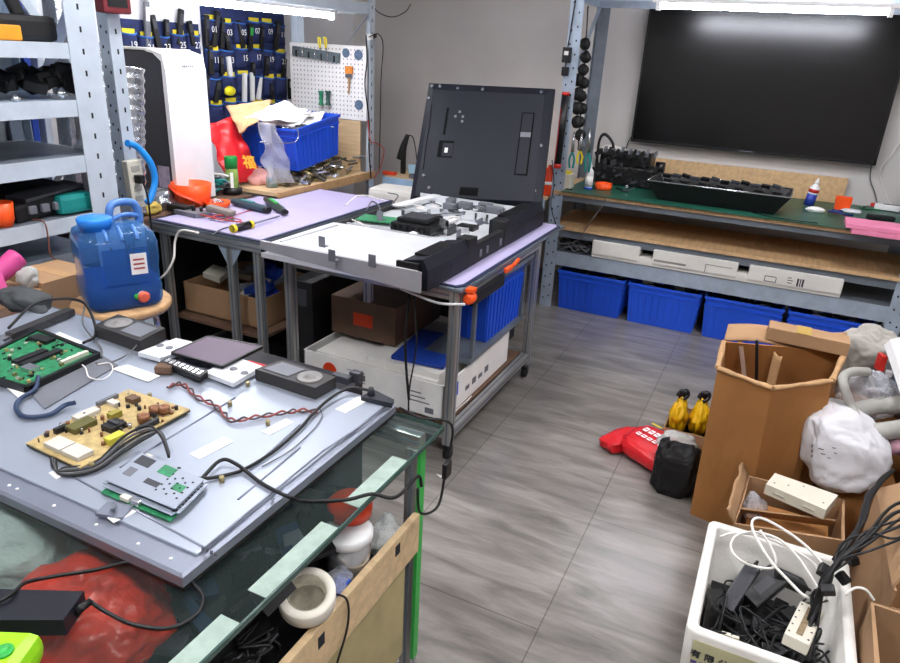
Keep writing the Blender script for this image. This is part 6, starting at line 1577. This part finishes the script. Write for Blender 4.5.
# tall carton
_t = [atz(718, 367, .615), atz(772, 390, .605), atz(832, 381, .61), atz(846, 350, .615), atz(724, 340, .615)]
BIG = carton('tall_carton', 'tall open brown carton with worn rim standing on the floor', [(-.055, 2.34), (.135, 2.30), (.325, 2.40), (.345, 2.74), (.0, 2.80)], .61, card, th=.006,
       top=[(p.x, p.y) for p in _t])
m = MB(); P = [Vector((p.x, p.y, .611)) for p in _t]
for a, b in ((0, 1), (1, 2), (2, 3), (4, 0)):
    pa, pb = P[a], P[b]; m.tube([pa+(pb-pa)*(i/7)+Vector((.0, 0, .0012*math.sin(i*2.3+a))) for i in range(8)], lambda u: .010+.0015*math.sin(u*9+a), flat=.7, n=8)
m.build('worn_rim', cardin, BIG)
# rear flap and the pieces standing in it
m = MB().sheet(lambda u, v: P[4]*(1-u)+P[3]*u+Vector((.0, .01+.09*v, .0+.035*v+.008*math.sin(u*7))), 12, 4, .005); m.build('rear_flap', card2, BIG)
t = thing('long_cardboard_box', 'narrow closed cardboard box lying across the rear of the tall carton', 'box', (.20, 2.70, .62))
MB().box((.20, 2.70, .645), (.27, .09, .05), rot=(0, .02, .0), bev=.003).build('carton_body', card2, t)
MB().box((.185, 2.70, .6708), (.05, .092, .0015), rot=(0, .02, .0)).build('tape_strip', mat('yellow_tape', '#b99a4a', .5), t)
a, b = atz(757, 338, .72), atz(770, 378, .60)
o = MB().bar(atz(757, 340, .70), Vector((.10, 2.42, .35)), .014, .010).build('black_rod', black, loc=(.10, 2.42, .35)); tag(o, 'thin black rod standing in the tall brown carton', 'rod')
o = MB().bar((-.02, 2.62, .61), (.07, 2.36, .42), .016, .006).build('brown_strip', woodd, loc=(.07, 2.36, .42)); tag(o, 'dark brown strip leaning inside the tall brown carton', 'strip')
o = MB().b2((.0, 2.42, .02), (.17, 2.58, .34), bev=.01).build('packing_block', card, loc=(.08, 2.5, .02)); tag(o, 'brown cardboard filler deep inside the tall carton', 'packing')
m = MB().sheet(lambda u, v: Vector((.10+.03*u+.0, 2.60-.01*u, .36+.24*v+.01*math.sin(v*9+u*3))), 5, 12, .003); o = m.build('paper_liner', cardin, loc=(.1, 2.6, .36)); tag(o, 'torn pale paper standing inside the tall carton', 'paper')

# small carton with white unit
SC = carton('small_carton', 'low open carton with a white unit on top, before the tall carton', [(.080, 1.95), (.385, 2.03), (.395, 2.27), (.10, 2.26)], .27, card2, th=.006, flaps=((3, .05, .6),))
o = MB().b2((.12, 2.03, .01), (.36, 2.22, .20)).build('inner_box', card, loc=(.24, 2.12, .01)); tag(o, 'plain brown box nested inside the low carton', 'box')
o = MB().slab([Vector((.095, 2.05, .27)), Vector((.36, 2.11, .285)), Vector((.355, 2.16, .23)), Vector((.095, 2.10, .22))], .005); o = o.build('inner_flap', card2, loc=(.2, 2.1, .22)); tag(o, 'bent cardboard flap inside the low carton', 'flap')
t = thing('white_unit', 'flat white plastic unit lying across the low carton', 'electronics unit', (.21, 2.13, .29))
P = [atz(*p, .335) for p in ((766, 484), (826, 510), (838, 495), (775, 473))]
P = [Vector((v.x, v.y, .335)) for v in P]
MB().slab(P, .035, nrm=Vector((0, 0, 1))).build('casing', cream_p, t)
def BB(u, v, dz=0): return P[0]*(1-u)*(1-v)+P[1]*u*(1-v)+P[2]*u*v+P[3]*(1-u)*v+Vector((0, 0, dz))
for u in (.25, .75):
    q = BB(u, 0, -.018); d = (P[1]-P[0]).normalized(); n_ = Vector((d.y, -d.x, 0))
    MB().bar(q-d*.018, q+d*.018, .002, .010, hint=n_).build('slot_mark', mat('slot_grey', '#a9a79c', .6), t)
for u, v in ((.1, .3), (.9, .3), (.5, .8), (.3, .5)): c = BB(u, v); MB().cyl(c, c+Vector((0, 0, .001)), .003, n=8).build('screw', midgrey, t)
crumple('clear_wrap', 'crumpled clear wrap in the left corner of the low carton', (.135, 2.13, .235), (.035, .05, .04), film_w, 90, 'wrap', None, amp=.25)
MB().b2((.379, 2.035, .0), (.3835, 2.04, .26))
# styrofoam box
ST = thing('styrofoam_box', 'white styrofoam box full of black adapters at the lower right', 'box', (.20, 1.62, 0))
def rr(x0, y0, x1, y1, r, n=4): return [((x0+x1)/2+x, (y0+y1)/2+y) for x, y in rrect((x1-x0)/2, (y1-y0)/2, r, n)]
so = (.012, 1.375, .375, 1.845); th_ = .026
m = MB()
O = [(rr(so[0]+.015, so[1]+.015, so[2]-.015, so[3]-.015, .02), 0), (rr(*so, .022), .325), (rr(so[0]+.003, so[1]+.003, so[2]-.003, so[3]-.003, .02), .331),
     (rr(so[0]+th_-.003, so[1]+th_-.003, so[2]-th_+.003, so[3]-th_+.003, .014), .331), (rr(so[0]+th_, so[1]+th_, so[2]-th_, so[3]-th_, .012), .325), (rr(so[0]+th_+.012, so[1]+th_+.012, so[2]-th_-.012, so[3]-th_-.012, .012), .03)]
loft(m, O); m.build('foam_shell', foam_w, ST)
MB().slab([(so[0]+.035, so[1]+.0135, .02), (so[2]-.03, so[1]+.0135, .02), (so[2]-.022, so[1]-.0012, .31), (so[0]+.022, so[1]-.0012, .31)], .0012, nrm=Vector((0, -1, 0))).build('front_sheet', foam_y, ST, label='pale yellowish printed front')
writing('有 限 公 司', .024, (so[0]+.022, so[1]-.0006, .262), (1, 0, 0), (0, -.05, 1), dark_ink, ST, 'lettering', label='dark printed characters', bold=.0005)
MB().box((so[0]+.215, so[1]+.000, .275), (.02, .003, .02), rot=(0, PI/4, 0)).build('diamond_mark', dark_ink, ST)
m = MB()
for i in range(7): m.b2((so[0]+.026+i*.02, so[1]+.0008, .240), (so[0]+.040+i*.02, so[1]+.0028, .248))
m.build('small_print', mat('purple_print', '#5c4a86', .7, var=0), ST)
random.seed(101)
m = MB()
m.b2((.055, 1.425, .035), (.33, 1.80, .16))
for j in range(40):
    x = random.uniform(.08, .31); y = random.uniform(1.45, 1.78); z = random.uniform(.15, .215)
    m.box((x, y, z), (random.uniform(.05, .09), random.uniform(.025, .05), random.uniform(.02, .03)), rot=(random.uniform(-.25, .25), random.uniform(-.25, .25), random.uniform(0, 3)), mi=j % 7, bev=.002)
for j in range(16):
    x = random.uniform(.08, .31); y = random.uniform(1.45, 1.78)
    m.tube([(x+random.uniform(-.06, .06), y+random.uniform(-.08, .08), random.uniform(.20, .25)) for k in range(6)], .003, n=6, k=5, mi=0)
for j in range(9):
    x = random.uniform(.06, .2); y = random.uniform(1.42, 1.52)
    m.box((x, y, .235), (.022, .008, .005), rot=(random.uniform(-.5, .5), .3, random.uniform(0, 3)), mi=7)
o = m.build('adapter_heap', [black, blackm, black, mat('dim_grey_plastic', '#26272a', .5), black, blackm, black, cream_p], loc=(.2, 1.6, .035)); tag(o, 'heap of small black adapters and plugs inside the styrofoam box', 'adapters', kind='stuff')
P0 = atz(737, 582, .27)
def brick(name, label, c, d, rot, m1, cat='adapter', extra=True):
    t = thing(name, label, cat, c, rot)
    MB().box((0, 0, 0), d, bev=.005).build('body', m1, t, world=False)
    if extra:
        MB().box((0, 0, d[2]/2+.0004), (d[0]*.5, d[1]*.4, .001)).build('label', dkgrey, t, world=False)
        MB().cyl((d[0]/2-.002, 0, 0), (d[0]/2+.02, 0, 0), .007, .004).build('strain_relief', black, t, world=False)
    return t
c = atz(742, 580, .27); brick('adapter', 'long dark grey adapter standing on end at the left of the styrofoam box', (c.x, c.y-.01, .25), (.15, .04, .03), (0, -.5, 1.2), dkgrey)
c = atz(763, 585, .26); brick('adapter', 'large black adapter in the middle of the styrofoam box', (c.x, c.y, .25), (.13, .065, .035), (.3, -.25, 1.0), black)
c = atz(788, 580, .26); brick('adapter', 'black adapter with pale label in the styrofoam box right half', (c.x, c.y, .26), (.09, .05, .03), (-.2, .3, .2), blackm)
c = atz(775, 550, .27); brick('adapter', 'grey black adapter at the back of the styrofoam box', (c.x, c.y, .265), (.12, .05, .035), (.4, .1, 2.0), blackm)
t = thing('power_strip', 'stained white power strip standing in the styrofoam box', 'power strip', (.27, 1.45, .2))
a, b = atz(795, 640, .345), atz(808, 592, .32)
a, b = Vector((.245, 1.445, .335)), Vector((.285, 1.62, .305))
MB().bar(a, b, .055, .03, bev=.004, hint=Vector((0, 0, 1))).build('casing', cream_p, t)
d = b-a; mm = MB()
x_, y_ = frame_from(d)
up_ = y_ if y_.z > 0 else -y_
side = d.cross(up_).normalized()
mm.bar(a+d*.12+up_*.0158, a+d*.9+up_*.0158, .014, .001, hint=Vector((0, 0, 1))); mm.build('brown_slot', mat('stain_brown', '#8d7a5c', .7, var=.3, scale=60), t)
for i in range(5):
    for s in (-1, 1): c = a+d*(.1+.2*i)+up_*.0155+side*s*.021; MB().cyl(c, c+up_*.001, .0025, n=8).build('hole', dkgrey, t)
# white cable coil over the styrofoam box
def cw(pts, z=None): return [atz(p[0], p[1], p[2]) for p in pts]
wire('white_cable_coil', 'white cable coil looping over the rim of the styrofoam box', cw([(720, 537, .34), (735, 533, .36), (760, 536, .38), (790, 548, .38), (815, 565, .36), (826, 585, .35), (822, 600, .34), (805, 596, .35), (790, 582, .36), (770, 560, .38), (755, 535, .40), (752, 522, .41), (760, 518, .41), (778, 526, .41), (805, 545, .39), (828, 572, .37), (828, 592, .34), (815, 600, .33)]), .0048, cable_w)
wire('white_cable_coil', 'second white cable loop hanging inside the styrofoam box', cw([(760, 530, .40), (770, 545, .38), (776, 560, .36), (772, 568, .34), (757, 567, .33), (740, 560, .34), (731, 548, .35), (736, 536, .37), (755, 532, .39), (780, 540, .40), (800, 560, .38), (818, 588, .36), (825, 598, .34)]), .0045, cable_w)
# bundle of black cables between the boxes
m = MB(); random.seed(111)
for k in range(9):
    z0 = .36+random.uniform(-.02, .03)
    j = lambda: random.uniform(-6, 6)
    m.tube(cw([(805+j()*2, 655+j(), .28), (812+j(), 625+j(), .33), (818+j(), 600+j(), .37), (826+j(), 580+j(), .42), (845+j(), 555+j()*2, .47), (870+j(), 540+j()*2, .50), (900+j(), 522+j()*3, .52), (940, 505+j()*3, .52)]), random.uniform(.003, .005), n=7)
for k in range(5):
    j = lambda: random.uniform(-4, 4)
    m.tube(cw([(836+j(), 560+j(), .44), (850, 540+j(), .46), (862+j(), 520+j(), .47), (868+j(), 498+j(), .47), (880, 482+j(), .47), (893, 470, .46)]), .005, n=7)
for (px, py) in ((843, 578), (828, 590), (852, 560), (823, 570)):
    c = atz(px, py, .42); m.box(c, (.022, .03, .022), rot=(.4, .3, px), bev=.004)
o = m.build('black_cable_bundle', rubber_b, loc=tuple(atz(830, 580, .40))); tag(o, 'bundle of black cables hanging over the styrofoam and cardboard boxes', 'cables', kind='stuff')
# open carton at the lower right
RC = carton('right_carton', 'open brown carton filling the lower right corner', [(.385, 1.12), (.80, 1.12), (.80, 1.60), (.385, 1.60)], .40, card2, th=.007, top=[(.375, 1.10), (.80, 1.10), (.80, 1.60), (.392, 1.60)], flaps=((0, .13, 2.7),))
m = MB().sheet(lambda u, v: Vector((.388+.005*math.sin(u*5)+.05*v, 1.60+.52*u, .40-.16*v*0+.07*u+.0*v))+Vector((0, 0, -.30*v)), 14, 8, .006)
m = MB().slab([(.385, 1.605, .38), (.415, 2.02, .40), (.47, 2.02, .05), (.42, 1.605, .05)], .006).build('side_panel', card2, RC) if False else None
t = thing('rear_carton', 'brown carton wall with black cables over its edge at the right edge', 'carton', (.6, 1.85, 0))
m = MB(); m.b2((.435, 1.63, .003), (.441, 2.10, .43)); m.b2((.441, 2.094, .003), (.85, 2.10, .43)); m.b2((.441, 1.63, .003), (.85, 1.636, .38)); m.b2((.844, 1.63, .003), (.85, 2.10, .43)); m.b2((.441, 1.636, .003), (.844, 2.094, .009)); m.build('carton_body', card2, t)
m = MB().slab([(.436, 1.64, .43), (.436, 2.09, .43), (.49, 2.05, .50), (.48, 1.68, .50)], .006).build('flap', card2, t)
wire('white_wire_loop', 'short white wire loop at the corner of the lower right carton', [atz(845, 595, .42), atz(855, 588, .44), atz(866, 590, .44), atz(874, 600, .42)], .004, cable_w)
# white bag
o = MB().pillow((.375, 2.38, .40), (.125, .12, .13), seed=95, amp=.10, freq=4.2, e=.72, floor=.27, fn=lambda p, d: Vector((p.x-.25*p.z*(d.z > 0)*1.0, p.y+.15*p.z, p.z*(1-.25*max(0, d.x))))).build('white_sack', cloth_w, loc=(.375, 2.38, .27))
tag(o, 'white tied plastic sack with small print resting on the cartons', 'sack')
o = bpy.data.objects['white_sack']; ROOTM[o.name] = Matrix.Translation(o.location)
m = MB(); m.sheet(lambda u, v: Vector((.45+.05*u, 2.26-.01*v, .335-.05*v*u+.012*math.sin(u*8))), 6, 4, .004); k = m.build('tied_corner', cloth_w, o)
t = thing('sack_support', 'plain brown box under the white sack beside the tall carton', 'box', (.40, 2.45, 0))
MB().b2((.34, 2.30, 0), (.56, 2.62, .265), bev=.003).build('carton_body', card, t)
from mathutils.bvhtree import BVHTree
_k = bpy.data.objects['white_sack']; _bv = BVHTree.FromPolygons([v.co+_k.location for v in _k.data.vertices], [tuple(p.vertices) for p in _k.data.polygons])
m = MB()
for (px_, py_, w_, h_) in ((812, 446, .004, .010), (812, 451, .004, .010), (812, 456, .004, .008), (821, 449, .016, .003), (823, 454, .013, .003), (834, 448, .010, .003), (835, 453, .012, .003), (829, 458, .010, .0025)):
    h = _bv.ray_cast(Vector((0, 0, CAM_H)), ray(px_, py_).normalized())
    if h[0] is not None:
        x_, y_ = frame_from(h[1]); m.box(h[0], (w_, h_, .0012), M=Matrix((x_, y_, h[1])).transposed())
m.build('small_print', dark_ink, o)
# clear film, grey hoses, bag, tubs behind the sack
crumple('clear_plastic_bag', 'clear bluish plastic bag between tall carton and grey hoses', (.425, 2.63, .50), (.10, .09, .09), film_w, 96, 'bag', .40, amp=.22, freq=4, sub=5)
t = thing('back_carton', 'brown carton behind the white sack holding up bags and hoses', 'carton', (.62, 2.75, 0))
MB().b2((.37, 2.64, 0), (.92, 3.05, .395), bev=.003).build('carton_body', card, t)
MB().b2((.60, 2.20, .0), (.95, 2.62, .395), bev=.003).build('second_body', card, t)
hz_ = .47
wire('grey_hose', 'thick grey corrugated hose bending at the right edge above the white sack', [atz(905, 404, .52), atz(885, 405, .50), atz(866, 408, .49), atz(852, 416, .47), atz(858, 430, .46), atz(875, 432, .47), atz(905, 428, .48)], .030, hose_g, cat='hose', n=14)
wire('thin_grey_hose', 'thinner grey hose arching beside the tall carton into the thick hose', [atz(868, 372, .60), atz(852, 372, .61), atz(843, 378, .61), atz(844, 388, .59), atz(852, 408, .53), atz(859, 426, .50)], .016, hose_g, cat='hose', n=12)
t = thing('grey_tub', 'blue grey plastic basin behind the thick grey hose', 'basin', (.58, 2.80, .398))
MB().lathe([(.08, 0), (.10, .01), (.14, .13), (.135, .133), (.095, .014), (0, .012)], c=(.60, 2.80, .398)).build('basin_body', mat('slate_plastic', '#6d7888', .4), t)
crumple('canvas_bag', 'crumpled pale grey canvas bag beside the tall carton', (.44, 2.93, .54), (.12, .08, .12), cloth_g, 97, 'bag', .398, amp=.17, freq=4, sub=5)
crumple('dark_film', 'black plastic sheet under the thick grey hose at the right edge', (.66, 2.38, .42), (.12, .12, .05), blackm, 98, 'plastic sheet', .397, amp=.25)
crumple('pale_lump', 'crumpled pale grey bag below the thick hose at the right edge', (.585, 2.32, .44), (.05, .07, .05), cloth_g, 99, 'bag', .397, amp=.3)
crumple('pink_lump', 'small dull pink cloth peeking out below the thick grey hose', (.515, 2.42, .425), (.03, .03, .025), mat('dull_pink', '#a87f8c', .8), 100, 'cloth', .397, amp=.2)
t = thing('plastic_cover', 'white plastic panel with red end leaning at the right edge', 'panel', (.60, 2.60, .42))
a, b = atz(888, 346, .66), Vector((.60, 2.42, .50))
MB().slab([atz(884, 345, .66), atz(905, 340, .66), atz(930, 400, .56), atz(903, 402, .56)], .03).build('panel_body', white_p, t)
c = atz(881, 362, .60); MB().box((c.x, c.y, .60), (.02, .04, .06), rot=(0, 0, .3), bev=.003).build('red_end', red_m, t); MB().box((c.x+.03, c.y-.02, .57), (.02, .03, .02), bev=.004).build('white_end', white_p, t)
wire('red_cable_post', 'thin red lead hanging at the right post of the long bench', [(.74, 4.24, .6), (.76, 4.235, .45), (.75, 4.235, .3), (.77, 4.235, .15)], .004, cable_red)

# floor group: yellow bundle box, red bag, black bag
YB = carton('parcel_box', 'small open cardboard box with yellow bundles on the floor', [(-.245, 2.80), (-.02, 2.80), (-.02, 3.05), (-.245, 3.05)], .085, card2, th=.004)
for k, (px, py, lb) in enumerate(((662, 404, 'left yellow plastic bundle with black tie in the small floor box'), (683, 404, 'middle yellow plastic bundle with black tie in the small floor box'), (698, 400, 'right yellow plastic bundle in the small floor box'))):
    c = Vector((-.20+.085*k, 2.90+.03*k, .115))
    t = thing('yellow_bundle', lb, 'bundle', (c.x, c.y, .006))
    MB().blob(c, (.040, .070, .090), seed=120+k, amp=.2, freq=5, sub=4, fn=lambda p, d: Vector((p.x*(1-.35*max(0, d.z)), p.y*(1-.3*max(0, d.z)), p.z))).build('bundle_body', yel_bag, t)
    if k < 2:
        MB().tube([c+Vector((-.02, .0, .085)), c+Vector((-.01, .01, .105)), c+Vector((.015, .01, .115)), c+Vector((.02, 0, .095)), c+Vector((0, -.02, .08))], .009).box(c+Vector((0, 0, .10)), (.03, .028, .04), bev=.006).build('black_tie', black, t)
m = MB(); w0 = Vector((-.26, 2.66, .045))
def pack(p, d): return Vector((p.x, p.y, p.z*(1.0)))
rb = thing('red_packet', 'flat red packaged bag with white print lying on the floor', 'bag', (-.27, 2.68, 0))
ra = -.48; Rz = Matrix.Rotation(ra, 3, 'Z')
MB().pillow((-.235, 2.66, .048), (.155, .12, .046), seed=131, amp=.10, freq=2.5, e=.6, floor=.001, fn=lambda p, d: Rz @ p).build('bag_body', red_bag, rb)
MB().pillow((-.395, 2.70, .03), (.055, .11, .030), seed=132, amp=.16, freq=4, e=.7, sub=4, floor=.001, fn=lambda p, d: Rz @ p).build('folded_end', red_bag, rb)
def rp(x, y, z): return Rz @ Vector((x, y, 0))+Vector((-.235, 2.66, z))
m = MB()
for r_ in range(2):
    for k in range(6-r_):
        m.box(rp(-.085+.028*k, .015-.05*r_, .1005-.003*r_), (.020, .032 if r_ == 0 else .022, .0012), rot=(.03, 0, ra))
        m.box(rp(-.085+.028*k, .015-.05*r_, .1012-.003*r_), (.012, .006, .0014), rot=(.03, 0, ra), mi=1)
m.build('white_print', [white_ink, red_m], rb)
m = MB().box(rp(-.09, .095, .092), (.05, .016, .0015), rot=(-.25, 0, ra)).box(rp(.02, .10, .092), (.07, .016, .0015), rot=(-.25, 0, ra)); m.build('yellow_print', yellow_m, rb)
o = MB().pillow((-.14, 2.47, .10), (.085, .07, .10), seed=141, amp=.14, freq=4, e=.6, floor=.001, fn=lambda p, d: Vector((p.x*(1-.15*d.z), p.y*(1-.25*d.z), p.z+(.03 if d.x < -.5 and d.z > .4 else 0)))).build('black_bag', cloth_k, loc=(-.14, 2.47, 0)); tag(o, 'black plastic bag standing on the floor before the tall carton', 'bag')
crumple('grey_wrap', 'pale grey plastic wrap on top of the black floor bag', (-.155, 2.555, .165), (.075, .045, .035), film_m, 142, 'wrap', None, amp=.3)
t = thing('floor_crumb', 'tiny white paper scrap on the floor by the cart caster', 'scrap', tuple(atz(439, 476, 0)))
MB().prism([(atz(436, 474, 0).x, atz(436, 474, 0).y), (atz(441, 478, 0).x, atz(441, 478, 0).y), (atz(442, 476, 0).x, atz(442, 476, 0).y)], .0003, .0015).build('paper_body', paper, t)
